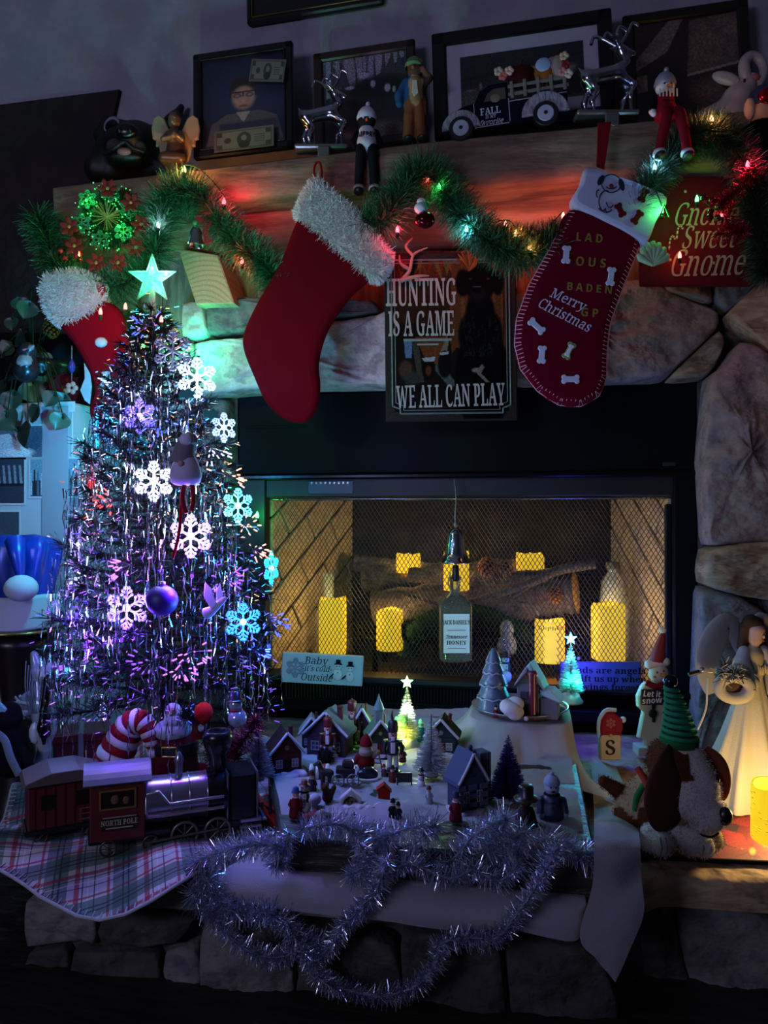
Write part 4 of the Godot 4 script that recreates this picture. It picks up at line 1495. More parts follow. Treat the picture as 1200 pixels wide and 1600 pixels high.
func bear() -> void:
	var t := fig("bear_figurine", "black bear bust with a pale ringed eye on the mantel's left end", "figurine", 205, 276, 0.12)
	var b := nb()
	var k := "0f0d0c"
	blob(b, [[V(-20, 36, -14), V(6, 46, -12), 42.0, 44.0, k], [V(-2, 44, 20), V(12, 38, 40), 30.0, 20.0, "1a1512"], [V(-22, 66, 16), V(-16, 66, 22), 15.0, 12.0, "1a1512"], [V(-8, 20, 26), V(18, 16, 36), 18.0, 13.0, "120f0e"], [V(-50, 70, -12), V(-43, 96, -10), 13.0, 7.0, k], [V(34, 66, -20), V(60, 98, -22), 20.0, 11.0, k], [V(60, 98, -22), V(72, 122, -24), 11.0, 5.0, k], [V(36, 20, -10), V(66, 10, -10), 30.0, 22.0, k], [V(-50, 14, -4), V(-30, 8, 0), 24.0, 20.0, k]], 3.0, 10.0)
	part(t, "head", b, vc(0.5, 0.0, "skin", 30.0))
	b = nb()
	b.ell(V(-19, 64, 33), V(16, 13, 5), 16, Basis(Vector3.UP, -0.45))
	part(t, "eye_ring", b, mt("7c8796", 0.4))
	b = nb()
	b.ell(V(-18, 61, 36.5), V(12.5, 10, 4), 14, Basis(Vector3.UP, -0.4))
	part(t, "eye", b, mt("050507", 0.1))
	b = nb()
	b.ell(V(12, 42, 58), V(16, 12, 9), 16)
	part(t, "nose", b, mt("0a090a", 0.25))
	b = nb()
	b.ell(V(4, 40, 66), V(3.6, 4.6, 3), 8)
	b.ell(V(20, 40, 66), V(3.6, 4.6, 3), 8)
	part(t, "nostrils", b, mt("030303", 0.4))
	b = nb()
	b.ell(V(-8, 26, 42), V(16, 12, 13), 14)
	b.ell(V(27, 25, 44), V(11, 9, 10), 14)
	part(t, "muzzle", b, mt("443c3e", 0.6))
	b = nb()
	b.tube(spline([V(-26, 12, 48), V(-6, 15, 60), V(10, 24, 62), V(22, 16, 60), V(36, 14, 52)], 4), 3.0, 6)
	b.ell(V(6, 8, 46), V(26, 9, 12), 14)
	part(t, "mouth", b, mt("070606", 0.5))
	b = nb()
	b.ell(V(8, 12, 57), V(11, 6, 5), 12)
	part(t, "tongue", b, mt("8a5a56", 0.5))

func angel_figurine() -> void:
	var t := fig("angel_figurine", "bronzed kneeling angel figurine with spread pale wings beside the bear head", "figurine", 273, 262, 0.19)
	var b := nb()
	var k := "5c4634"
	blob(b, [[V(0, 8, 0), V(2, 26, 2), 20.0, 14.0, k], [V(2, 26, 2), V(0, 50, 2), 13.0, 11.0, "7a6048"], [V(0, 68, 4), V(0, 74, 4), 9.0, 9.0, "8a6e58"], [V(0, 78, -1), V(0, 82, 0), 10.0, 8.0, "5a4a3a"], [V(-10, 52, 2), V(-14, 38, 14), 5.0, 4.0, "7a6048"], [V(-14, 38, 14), V(4, 40, 20), 4.0, 3.5, "8a6e58"], [V(11, 52, 2), V(15, 38, 12), 5.0, 4.0, "7a6048"], [V(15, 38, 12), V(4, 44, 20), 4.0, 3.5, "8a6e58"], [V(-12, 8, 14), V(14, 6, 16), 10.0, 9.0, k]], 1.7, 2.6)
	part(t, "body", b, vc(0.35, 0.5))
	b = nb()
	b.ell(V(3, 73, 13), V(1.6, 2, 1.4), 6)
	part(t, "nose", b, mt("8a6e58", 0.4, 0.3))
	for sg in [-1.0, 1.0]:
		b = nb()
		var pts := pv([4, 24, 10, 62, 18, 80, 27, 86, 35, 80, 38, 64, 36, 48, 31, 46, 31, 36, 26, 36, 24, 22, 18, 10, 12, 2])
		b.extr(pts.map(func(p): return Vector2(p.x * sg, p.y)), -9, -4, 1.5)
		part(t, "wing", b, mt("a88c6c", 0.5, 0.1))

func reindeer(px, py, z, label: String, k: float) -> void:
	var t := fig("stocking_holder", label, "stocking holder", px, py, z, "reindeer stocking holders")
	s *= k
	var m := mt("b9bcc4", 0.16, 1.0)
	var b := nb()
	b.box(V(-2, 5, 4), V(82, 7, 26), 2.0)
	b.box(V(2, -6, 17), V(18, 18, 4), 1.2)
	part(t, "base", b, mt("8e8c88", 0.35, 0.8))
	b = nb()
	blob(b, [[V(-26, 54, 4), V(12, 62, 4), 10.0, 11.0], [V(12, 62, 4), V(24, 76, 4), 9.0, 6.0], [V(-28, 56, 4), V(-24, 40, 1), 9.0, 5.0], [V(-24, 40, 1), V(-30, 24, 0), 5.0, 3.2], [V(-30, 24, 0), V(-27, 9, 0), 3.2, 2.8], [V(-26, 52, 8), V(-16, 36, 9), 7.0, 4.5], [V(-16, 36, 9), V(-22, 22, 9), 4.2, 3.0], [V(-22, 22, 9), V(-19, 9, 9), 3.0, 2.6], [V(16, 58, 1), V(30, 40, 0), 7.0, 4.0], [V(30, 40, 0), V(22, 26, 0), 3.6, 3.0], [V(22, 26, 0), V(20, 9, 0), 3.0, 2.6], [V(16, 58, 8), V(34, 44, 9), 6.0, 3.6], [V(34, 44, 9), V(28, 30, 9), 3.4, 2.8], [V(28, 30, 9), V(30, 9, 9), 2.8, 2.6], [V(-34, 60, 4), V(-38, 68, 4), 4.0, 2.0]], 1.9, 5.0)
	part(t, "body", b, m)
	b = nb()
	blob(b, [[V(24, 76, 4), V(18, 92, 4), 7.0, 6.5], [V(18, 92, 4), V(34, 86, 6), 7.0, 4.0], [V(14, 97, 0), V(6, 100, -5), 3.4, 1.6], [V(14, 97, 9), V(8, 100, 14), 3.4, 1.6]], 1.8, 4.0)
	part(t, "head", b, m)
	for q in [-3.0, 4.0]:
		b = nb()
		var x: float = q * 4.0
		b.tube(spline([V(16, 98, 3 + q), V(8 + x, 112, 2 + q * 2), V(-2 + x, 118, 0 + q * 3), V(-6 + x, 108, 0 + q * 3)], 5), 2.4, 8)
		b.tube(spline([V(9 + x, 111, 2 + q * 2), V(14 + x, 122, 2 + q * 3), V(22 + x, 118, 2 + q * 3)], 5), 2.0, 8)
		part(t, "antler", b, m)

func sitter(px, py, zz, lz, label: String, legs, shirt, hat, face, k: float, word: String) -> void:
	var t := fig("shelf_sitter", label, "doll", px, py, zz)
	s *= k
	var b := nb()
	blob(b, [[V(0, 6, -2), V(0, 24, -4), 16.0, 14.0, shirt], [V(0, 4, 2), V(0, 2, 4), 15.0, 14.0, shirt]], 2.0, 5.0)
	part(t, "torso", b, vc(0.8))
	for sg in [-1.0, 1.0]:
		b = nb()
		blob(b, [[V(sg * 14, 26, -4), V(sg * 20, 8, 2), 6.0, 5.5, "15151a"], [V(sg * 20, 6, 2), V(sg * 19, 2, 4), 5.0, 4.5, face]], 1.6, 2.0)
		part(t, "arm", b, vc(0.8))
		b = nb()
		b.tube(spline([V(sg * 8, 0, 2), V(sg * 9, -10, lz), V(sg * (11 if word else 16), -44, lz + 1), V(sg * (12 if word else 20), -66, lz)], 5), range(16).map(func(i): return 8.5 - 0.12 * i), 10)
		part(t, "leg", b, mt(legs, 0.75))
		b = nb()
		b.lathe(pv([0.1, 0, 9, 0, 9.5, 4, 8, 8, 0.1, 8]), V(sg * (12 if word else 20), -72, lz), 12)
		part(t, "cuff", b, mt("b8a89a" if word else "d8d8d6", 0.9))
		b = nb()
		b.ell(V(sg * (12 if word else 20), -74, lz + 4), V(8, 6, 12), 12)
		part(t, "shoe", b, mt("0e0d10", 0.5))
	b = nb()
	b.ell(V(0, 44, -2), V(14, 13, 13), 16)
	part(t, "head", b, mt(face if word == "" else "1b1a1e", 0.8))
	b = nb()
	b.lathe(pv([15, 44, 16, 49, 14, 56, 9, 63, 3, 67, 0.1, 68]), V(0, 0, -2), 16)
	b.ell(V(2, 70, -2), V(4, 4.5, 4), 8)
	part(t, "cap", b, mt(hat, 0.5, 0.0 if word else 0.7))
	b = nb()
	b.ell(V(-5, 44, 10), V(1.6, 2, 1.4), 6)
	b.ell(V(5, 44, 10), V(1.6, 2, 1.4), 6)
	part(t, "eyes", b, mt("08080a" if word == "" else "cfd0d6", 0.3))
	b = nb()
	b.tube([V(0, 40, 10), V(1, 39, 18)], [2.4, 0.6], 7)
	part(t, "nose", b, mt("b05a20", 0.6))
	if word:
		words(t, "lettering", word, 8.5 * s, mt("15151a", 0.7), slant(0, 16 * s, 13 * s, 0, 0, 0.72), false, true, 0.002)
	else:
		b = nb()
		for i in 6:
			b.box(V(-12 + i * 5, 30, 10.5), V(2.2, 12, 1.5), 0.5)
		part(t, "striped_collar", b, mt("d0c9bd", 0.8))
		b = nb()
		b.tube(spline([V(-8, 18, 13), V(0, 14, 15), V(8, 18, 13)], 4), 1.5, 6)
		part(t, "pocket_seam", b, mt("4a0812", 0.8))

func hobo() -> void:
	var t := fig("hobo_figurine", "tall hobo figurine in green cap, blue jacket and brown trousers on the mantel", "figurine", 648, 224, 0.2)
	var b := nb()
	var tr := "7a4a2c"
	blob(b, [[V(-10, 8, 0), V(-8, 40, 0), 9.0, 8.5, tr], [V(10, 8, 2), V(8, 40, 0), 9.5, 8.5, tr], [V(-8, 40, 0), V(-6, 60, 0), 9.0, 10.0, tr], [V(8, 40, 0), V(6, 60, 0), 9.0, 10.0, tr], [V(0, 62, 2), V(0, 92, 0), 11.0, 12.0, "a08a5a"], [V(-8, 66, -3), V(-8, 96, -3), 11.0, 9.0, "2b5578"], [V(10, 66, -4), V(9, 96, -4), 8.0, 8.0, "3a2c24"], [V(-14, 94, -2), V(-24, 74, 0), 7.5, 7.0, "2b5578"], [V(-24, 74, 0), V(-24, 60, 4), 7.0, 6.0, "2b5578"], [V(14, 94, -2), V(22, 100, 4), 7.0, 5.5, "3a2c24"], [V(22, 100, 4), V(12, 112, 10), 5.5, 4.0, "6a4a3a"], [V(16, 70, 0), V(18, 46, 2), 4.0, 3.0, "3a2c24"], [V(0, 104, 0), V(0, 110, 1), 6.0, 9.5, "5a4034"], [V(0, 112, 1), V(0, 118, 1), 11.0, 11.0, "5a4034"]], 1.9, 4.0)
	part(t, "body", b, vc(0.6))
	b = nb()
	b.lathe(pv([14, 118, 15, 121, 12, 124, 11, 130, 6, 134, 0.1, 135]), V(-1, 0, 0), 16)
	b.ell(V(-2, 120, 8), V(13, 2.5, 10), 12)
	part(t, "cap", b, mt("5f8a58", 0.7))
	b = nb()
	b.ell(V(-3, 113, 12), V(3, 3, 3), 8)
	b.ell(V(8, 126, 4), V(6, 4, 5), 8)
	part(t, "nose", b, mt("8a5a4a", 0.6))
	b = nb()
	b.ell(V(-10, 3, 6), V(9, 4.5, 14), 10)
	b.ell(V(12, 3, 8), V(10, 4.5, 14), 10)
	part(t, "shoes", b, mt("120d0b", 0.5))
	b = nb()
	b.extr(pv([-4, 92, 3, 92, 5, 72, -1, 66, -5, 74]), 12, 14, 0.5)
	part(t, "necktie", b, mt("c8c4b0", 0.7))

func truck() -> void:
	var t := fig("truck_sign", "dark navy wooden truck cutout with pumpkins in its slatted bed, lettered for fall", "truck sign", 790, 206, 0.205)
	t.rotation = Vector3(0, 0.0, 0.07)
	var navy := mt("080a1c", 0.85)
	var b := nb()
	b.extr(pv([-98, 6, -96, 32, -66, 46, -44, 50, -36, 66, -20, 74, 8, 74, 10, 46, 96, 47, 98, 10]), -7, 7, 1.2)
	part(t, "body", b, navy)
	b = nb()
	b.extr(pv([-30, 48, -24, 60, -14, 66, 4, 66, 4, 48]), 7, 7.8)
	part(t, "cab_window", b, mt("4a4038", 0.4))
	b = nb()
	b.ell(V(-12, 52, 7), V(9, 7, 2), 10)
	part(t, "driver_print", b, mt("7a6a5e", 0.8))
	for q in [[-46, 30, 0], [8, 32, 1]]:
		b = nb()
		b.box(V(q[0], q[1] - 2, 7.4), V(1.4, 40 - q[2] * 4, 1.0))
		part(t, "door_line", b, mt("9a98a6", 0.6))
	b = nb()
	b.box(V(-20, 10, 7.4), V(54, 1.3, 1.0))
	b.box(V(52, 43, 7.4), V(88, 1.3, 1.0))
	part(t, "trim_line", b, mt("9a98a6", 0.6))
	for q in [[-68, 12, 30.0], [62, 14, 36.0]]:
		b = nb()
		var arc := []
		for i in 15:
			var a := PI * i / 14.0
			arc.append(Vector2(q[0] + cos(a) * q[2], q[1] + sin(a) * q[2] * 0.95))
		for i in 15:
			var a := PI * (14 - i) / 14.0
			arc.append(Vector2(q[0] + cos(a) * q[2] * 0.5, q[1] + sin(a) * q[2] * 0.5))
		b.extr(arc, 7, 12, 1.5)
		part(t, "fender", b, mottled("fender_metal", ["5a5864", "8e8c9c", "a8a2ac", "6d6974"], 0.03, V(8.0, 1.0, 8.0), 0.35, "skin", false, 11))
		for r in [[19.0, "07070a", 8.0, 15.0], [12.5, "a9adc4", 15.0, 16.5], [3.0, "0b0b10", 16.5, 18.0]]:
			b = nb()
			var c := []
			for i in 28:
				c.append(Vector2(q[0] + cos(TAU * i / 28.0) * r[0], q[1] - 2 + sin(TAU * i / 28.0) * r[0]))
			b.extr(c, r[2] - 7.0, r[3], 1.0)
			part(t, ["tyre", "wheel", "hub"][[19.0, 12.5, 3.0].find(r[0])], b, mt(r[1], 0.5))
	# slatted rack and its load
	for i in 5:
		b = nb()
		b.box(V(14 + i * 20, 60, 8), V(5, 26, 3), 0.6)
		part(t, "stake", b, mt("75746c", 0.8))
	for y in [54, 66]:
		b = nb()
		b.box(V(54, y, 7), V(92, 5, 2.4), 0.6)
		part(t, "rack_rail", b, mt("75746c", 0.8))
	for q in [[30, 82, 22, 18, "3a0f10", "pumpkin"], [66, 80, 18, 17, "8a5220", "pumpkin"], [84, 86, 18, 18, "9a8a80", "gourd"]]:
		b = nb()
		for i in 5:
			var a := i * TAU / 5.0
			b.ell(V(q[0] + cos(a) * q[2] * 0.35, q[1], sin(a) * 4.0), V(q[2] * 0.66, q[3], 6), 12)
		part(t, q[5], b, mt(q[4], 0.6))
		b = nb()
		b.tube([V(q[0], q[1] + q[3] - 2, 0), V(q[0] + 2, q[1] + q[3] + 8, 0)], [3, 2], 6)
		part(t, "stalk", b, mt("4a3a24", 0.8))
	b = nb()
	b.ell(V(64, 90, 9), V(12, 11, 3), 14)
	part(t, "round_tag", b, mt("8fb0cc", 0.6))
	for q in [[2, 84, "c06a60"], [12, 90, "d8b8a0"], [-4, 92, "b8b098"], [96, 98, "c8b890"], [92, 74, "c88a88"], [100, 70, "d8c8b8"], [98, 86, "7a2a30"]]:
		b = nb()
		for i in 5:
			var a := i * TAU / 5.0
			b.ell(V(q[0] + cos(a) * 4, q[1] + sin(a) * 4, 8), V(4, 4, 2.5), 7)
		part(t, "flower", b, mt(q[2], 0.8))
	var k := mt("c9c9dd", 0.6)
	words(t, "lettering", "FALL", 11 * s, k, slant(-21 * s, 33 * s, 7.6 * s, 0, 0, 0.8), true, true, 0.0008)
	words(t, "lettering", "IS MY", 5 * s, k, slant(-21 * s, 24 * s, 7.6 * s, 0, 0.15, 0.9), true, false, 0.0008)
	words(t, "lettering", "favorite", 8 * s, k, slant(-20 * s, 15.5 * s, 7.6 * s, 0, 0.35, 0.9), true, false, 0.0008)

func elephant() -> void:
	var t := fig("elephant_figurine", "large white elephant figurine with its trunk curled up in a loop", "figurine", 1140, 214, 0.14)
	var b := nb()
	var k := "a89a98"
	blob(b, [[V(-30, 10, 0), V(-2, 22, 0), 34.0, 36.0, k], [V(-2, 26, 4), V(8, 54, 10), 32.0, 22.0, k], [V(8, 54, 10), V(20, 72, 16), 22.0, 13.0, k], [V(20, 72, 16), V(26, 80, 18), 13.0, 10.0, k], [V(-36, -20, 10), V(-36, 4, 6), 13.0, 16.0, k], [V(4, -20, 14), V(2, 6, 10), 13.0, 16.0, k]], 2.8, 5.0)
	part(t, "body", b, vc(0.3))
	b = nb()
	var tr := spline([V(20, 72, 18), V(14, 92, 20), V(16, 108, 18), V(27, 117, 16), V(40, 111, 16), V(45, 94, 18), V(40, 78, 22), V(34, 70, 24)], 5)
	b.tube(tr, range(tr.size()).map(func(i): return lerpf(9.5, 5.5, i / 36.0)), 12)
	part(t, "trunk", b, mt("aca09e", 0.3))
	for q in [[V(-12, 84, 14), -0.4, -0.5, 22.0], [V(42, 66, 4), 0.7, 0.6, 16.0]]:
		b = nb()
		b.ell(q[0], V(q[3], 10, 5), 14, Basis(Vector3.UP, q[1]) * Basis(Vector3.BACK, q[2]))
		part(t, "ear", b, mt("b0a3a0", 0.35))
	b = nb()
	b.ell(V(10, 72, 29), V(2.4, 3, 2), 8)
	part(t, "eye", b, mt("1a1210", 0.2))
	b = nb()
	b.ell(V(28, 78, 29), V(6, 5, 4), 10)
	part(t, "mouth", b, mt("a05a54", 0.5))

func cap_doll() -> void:
	var t := fig("dark_doll", "dark plush doll with a glittery red and blue cap beside the elephant", "doll", 1190, 232, 0.215)
	var b := nb()
	blob(b, [[V(0, 0, 0), V(0, 34, -2), 22.0, 18.0, "0c0a0c"], [V(0, 56, 0), V(0, 62, 0), 22.0, 20.0, "c49a74"], [V(-18, 30, 0), V(-26, 6, 8), 8.0, 7.0, "0c0a0c"], [V(18, 30, 0), V(26, 6, 8), 8.0, 7.0, "0c0a0c"]], 2.4, 4.0)
	part(t, "body", b, vc(0.9))
	b = nb()
	b.lathe(pv([24, 62, 24, 72, 20, 86, 10, 96, 0.1, 100]), V(2, 0, 0), 18)
	part(t, "cap", b, mt("23304e", 0.5))
	b = nb()
	b.ell(V(2, 72, 18), V(17, 14, 9), 14)
	part(t, "glitter_patch", b, mt("a81828", 0.2, 0.8))
	b = nb()
	b.ell(V(-22, 58, 8), V(9, 17, 9), 12)
	part(t, "fluffy_beard", b, mt("d0a888", 0.95))
	for sg in [-1.0, 1.0]:
		b = nb()
		b.tube(spline([V(sg * 10, -4, 8), V(sg * 11, -30, 16), V(sg * 12, -60, 16)], 4), 8.0, 9)
		b.ell(V(sg * 12, -66, 20), V(8, 6, 12), 10)
		part(t, "leg", b, mt("0c0a0c", 0.9))

func garland(label: String, pxs: Array, z, rad: float, count: int, cols: Array, core, rough := 0.55, metal := 0.0, gname := "pine garlands along the mantel", kind := "pine_garland", cat := "garland", bw := 0.8) -> Node3D:
	var pts := []
	for i in range(0, pxs.size(), 3):
		pts.append(P(pxs[i], pxs[i + 1], z + pxs[i + 2]))
	var t := thing(kind, label, cat, pts[0], 0.0, gname)
	var sp := spline(pts.map(func(p): return p - pts[0]), 12)
	var b := B.new()
	b.tube(sp, 0.0022, 5)
	part(t, "wire", b, mt(core, 0.6))
	b = B.new()
	var n := sp.size()
	for i in count:
		var j := rng.randi() % (n - 1)
		var p: Vector3 = sp[j].lerp(sp[j + 1], rng.randf())
		var tg: Vector3 = (sp[j + 1] - sp[j]).normalized()
		var d := V(rng.randfn(), rng.randfn(), rng.randfn()).normalized()
		d = (d - tg * d.dot(tg) * 0.6 + tg * 0.25).normalized()
		b.k(cols[rng.randi() % cols.size()])
		b.blade(p, d * rad * s * rng.randf_range(0.6, 1.15), bw * s * 0.55, V(rng.randfn(), rng.randfn(), rng.randfn()))
	stuff(t, "needles", b, vc(rough, metal))
	return t

func build_garland() -> void:
	var greens := ["1a5230", "28703f", "14402a", "358450", "0e2c1b"]
	garland("green pine garland looping round the wreath and arching down to the plain red stocking", [58, 335, 0, 74, 372, 0, 92, 418, 0, 136, 446, 0, 196, 442, 0, 238, 402, 0, 250, 356, 0, 256, 318, 0, 284, 296, 0.01, 318, 312, 0, 346, 352, 0, 376, 386, 0, 414, 412, 0, 436, 446, 0], 0.255, 36.0, 13000, greens, "1a2a1c")
	garland("green pine garland humped over the hunting sign and trailing right to the dog stocking", [566, 345, 0, 598, 346, 0, 622, 312, 0, 652, 272, 0.01, 682, 280, 0.01, 706, 318, 0, 738, 352, 0, 776, 384, 0, 820, 396, 0, 868, 384, 0], 0.255, 40.0, 10500, greens, "1a2a1c")
	garland("green pine garland bunched over the red gnome sign at the mantel's right", [990, 330, 0, 1014, 290, 0, 1044, 250, 0, 1082, 212, 0.01, 1126, 210, 0.01, 1160, 250, 0, 1182, 310, 0, 1192, 370, 0, 1200, 430, 0], 0.24, 36.0, 10500, ["0d2416", "123a20", "0b1c12", "2a1512", "1a4a2a"], "161f16")
	garland("shiny red tinsel strand woven through the garland over the gnome sign", [1180, 262, 0, 1150, 300, 0, 1128, 318, 0, 1140, 350, 0, 1160, 362, 0, 1120, 366, 0], 0.275, 16.0, 1500, ["a8182c", "c42038", "7a1020"], "5a0a14", 0.25, 0.8, "", "tinsel_strand", "tinsel")
	garland("dark bronze tinsel strand trailing along the mantel from the garland to the dog stocking", [768, 372, 0, 800, 368, 0, 836, 372, 0, 872, 362, 0], 0.265, 24.0, 1500, ["6a4a20", "3f3a1c", "8a6a30"], "2a2010", 0.35, 0.6, "", "tinsel_strand", "tinsel")
	# mini bulbs
	for q in [[288, 266, "ffb060", "amber", "at the foot of the angel figurine", 0.02], [350, 316, "ff2440", "red", "on the beam right of the first garland arch", 0.03], [247, 353, "b8dcff", "ice blue", "between the wreath and the garland arch", 0.012], [122, 398, "ffa040", "orange", "low at the left of the wreath", 0.008], [110, 431, "50ff60", "green", "on the garland under the wreath's left", 0.012], [378, 409, "ff3a30", "red", "at the end of the first garland arch", 0.02], [668, 282, "ff3a2a", "red", "at the top of the middle garland hump", 0.014], [686, 293, "40ff70", "green", "beside the red one on the middle garland hump", 0.02], [621, 360, "ff2848", "red", "at the left foot of the middle garland hump", 0.02], [729, 359, "70d0ff", "ice blue", "on the right slope of the middle garland hump", 0.012], [806, 366, "ffb850", "amber", "on the bronze tinsel left of the dog stocking", 0.016], [828, 388, "ffa848", "small amber", "under the other amber one beside the dog stocking", 0.008], [1112, 187, "ffb060", "amber", "before the white elephant", 0.012], [1168, 258, "ff2848", "red", "under the dark doll at the right", 0.016], [1023, 262, "8fd4ff", "ice blue", "under the red shelf-sitter's feet", 0.012], [1089, 312, "40ff70", "green", "on the gnome sign's first word", 0.003], [1034, 330, "40ff60", "green", "behind the cuff of the dog stocking", 0.005], [1128, 336, "ff3448", "dim red", "in the red tinsel over the gnome sign", 0.003], [768, 268, "ff4a30", "orange red", "hidden under the beam between truck and dog stocking", 0.0], [920, 316, "ff4028", "red", "tucked behind the dog stocking's cuff", 0.0]]:
		if q[5] > 0.0:
			bulb(q[0], q[1], 0.27, q[2], "%s mini bulb %s" % [q[3], q[4]], q[5])
	bulb(880, 338, 0.21, "ff7058", "unseen red mini bulb placed under the beam to redden the log", 0.01)  # unseen source, placed to redden the log under the beam
	bulb(790, 352, 0.2, "ff7a50", "unseen orange red mini bulb placed under the beam to warm the log", 0.008)  # unseen source, placed for the warm light on the log
	bulb(1062, 400, 0.24, "ff5048", "unseen dim red mini bulb lighting the lower word of the gnome sign", 0.0015)  # unseen source for the red on the gnome sign
	bulb(402, 806, 0.05, "30ff60", "unseen green mini bulb behind the tree, lighting the left edge of the firebox", 0.012)  # unseen source for the green edge of the firebox
	# the wires the bulbs sit on
	for q in [["thin green wire of the light string along the left garland and wreath", [110, 420, 122, 390, 157, 478, 196, 470, 252, 490, 247, 344, 288, 258, 350, 306, 378, 400]], ["thin green wire of the light string in the middle garland", [621, 350, 668, 272, 686, 283, 729, 350, 790, 344, 806, 357, 828, 380, 880, 330]], ["thin green wire of the light string in the right garland", [1034, 322, 1023, 253, 1112, 178, 1168, 249, 1128, 327, 1089, 303]]]:
		var pts := []
		for j in range(0, q[1].size(), 2):
			pts.append(P(q[1][j], q[1][j + 1], 0.262))
		var o2 := thing("light_string", q[0], "light string", pts[0])
		var b2 := B.new()
		b2.tube(spline(pts.map(func(p): return p - pts[0]), 6), 0.0012, 5)
		part(o2, "wire", b2, mt("12301c", 0.6))
	wreath()
	# ornaments hung on the garlands
	var o := fig("bell_ornament", "silver bell ornament under the first garland arch", "ornament", 306, 384, 0.275)
	var b := nb()
	b.lathe(pv([14, 0, 13, 4, 10, 12, 9, 22, 5, 29, 0.1, 31]), Vector3.ZERO, 18)
	part(o, "dome", b, mt("b9bcb8", 0.15, 1.0))
	b = nb()
	b.ell(V(0, 35, 2), V(5, 5, 5), 10)
	part(o, "knob", b, mt("3a6a3a", 0.4))
	o = fig("bow", "red ribbon bow hanging beside the silver bell ornament", "bow", 318, 382, 0.275)
	b = nb()
	b.extr(pv([2, 0, 14, 4, 8, 22, 14, 36, 4, 42, -2, 28]), -1, 1, 0.5)
	b.extr(pv([-4, 30, -14, 44, -4, 46, 2, 38]), 0, 2, 0.5)
	part(o, "ribbon", b, mt("a01018", 0.35))
	o = fig("snowman_ornament", "small snowman ornament in white hat sitting on a shiny dark red ball, middle garland", "ornament", 660, 356, 0.29)
	b = nb()
	b.ell(V(4, 12, 0), V(16, 13, 14), 16)
	part(o, "ball", b, mt("5a0a10", 0.12, 0.8))
	b = nb()
	b.ell(V(-3, 30, 2), V(10, 9, 9), 12)
	b.ell(V(-2, 40, 2), V(7, 6, 6), 12)
	part(o, "snowman", b, mt("c9ccd4", 0.6))
	b = nb()
	b.ell(V(6, 32, 8), V(5, 6, 5), 10)
	part(o, "scarf", b, mt("2a6a3a", 0.6))
	o = fig("shell_ornament", "pale green ribbed fan ornament under the dog stocking's cuff", "ornament", 1020, 418, 0.27)
	for i in 7:
		var a := PI * (0.14 + 0.72 * i / 6.0)
		b = nb()
		b.tube([V(0, 4, 0), V(cos(a) * 22, 4 + sin(a) * 24, 3), V(cos(a) * 25, 4 + sin(a) * 36, 0)], [3.0, 6.5, 4.0], 8)
		part(o, "rib", b, mt("8fb48a", 0.5))
	o = fig("triangle_ornament", "small green wire triangle ornament beside the dog stocking's cuff", "ornament", 1038, 342, 0.28)
	b = nb()
	b.tube([V(-7, 4, 0), V(0, 22, 0), V(8, 2, 0), V(-7, 4, 0)], 1.6, 6)
	part(o, "frame", b, mt("3f9a4a", 0.3, 0.5))
	o = fig("berry_cluster", "bunch of glossy red berries at the left of the wreath", "berries", 104, 402, 0.27)
	for i in 7:
		b = nb()
		b.ell(V(rng.randf_range(-18, 22), rng.randf_range(-12, 22), rng.randf_range(-4, 6)), Vector3.ONE * 5.0, 8)
		part(o, "berry", b, mt("7a1a16", 0.25))
	o = fig("red_bauble", "small red heart-shaped bauble under the wreath", "bauble", 156, 462, 0.28)
	b = nb()
	b.ell(V(0, 10, 0), V(9, 11, 7), 12)
	part(o, "bauble", b, mt("8a1418", 0.3))
	b = nb()
	b.lathe(pv([0.1, 20, 3, 20, 3, 24, 0.1, 24]), Vector3.ZERO, 8)
	part(o, "cap", b, mt("8a7a4a", 0.3, 0.8))
	o = fig("jingle_cluster", "cluster of little shiny red baubles in the garland on the gnome sign", "baubles", 1112, 330, 0.285)
	for i in 6:
		b = nb()
		b.ell(V(rng.randf_range(-16, 18), rng.randf_range(-14, 24), rng.randf_range(-4, 6)), Vector3.ONE * 6.0, 9)
		part(o, "bauble", b, mt(["8a1420", "7a5a3a", "6a1a14"][i % 3], 0.15, 0.8))

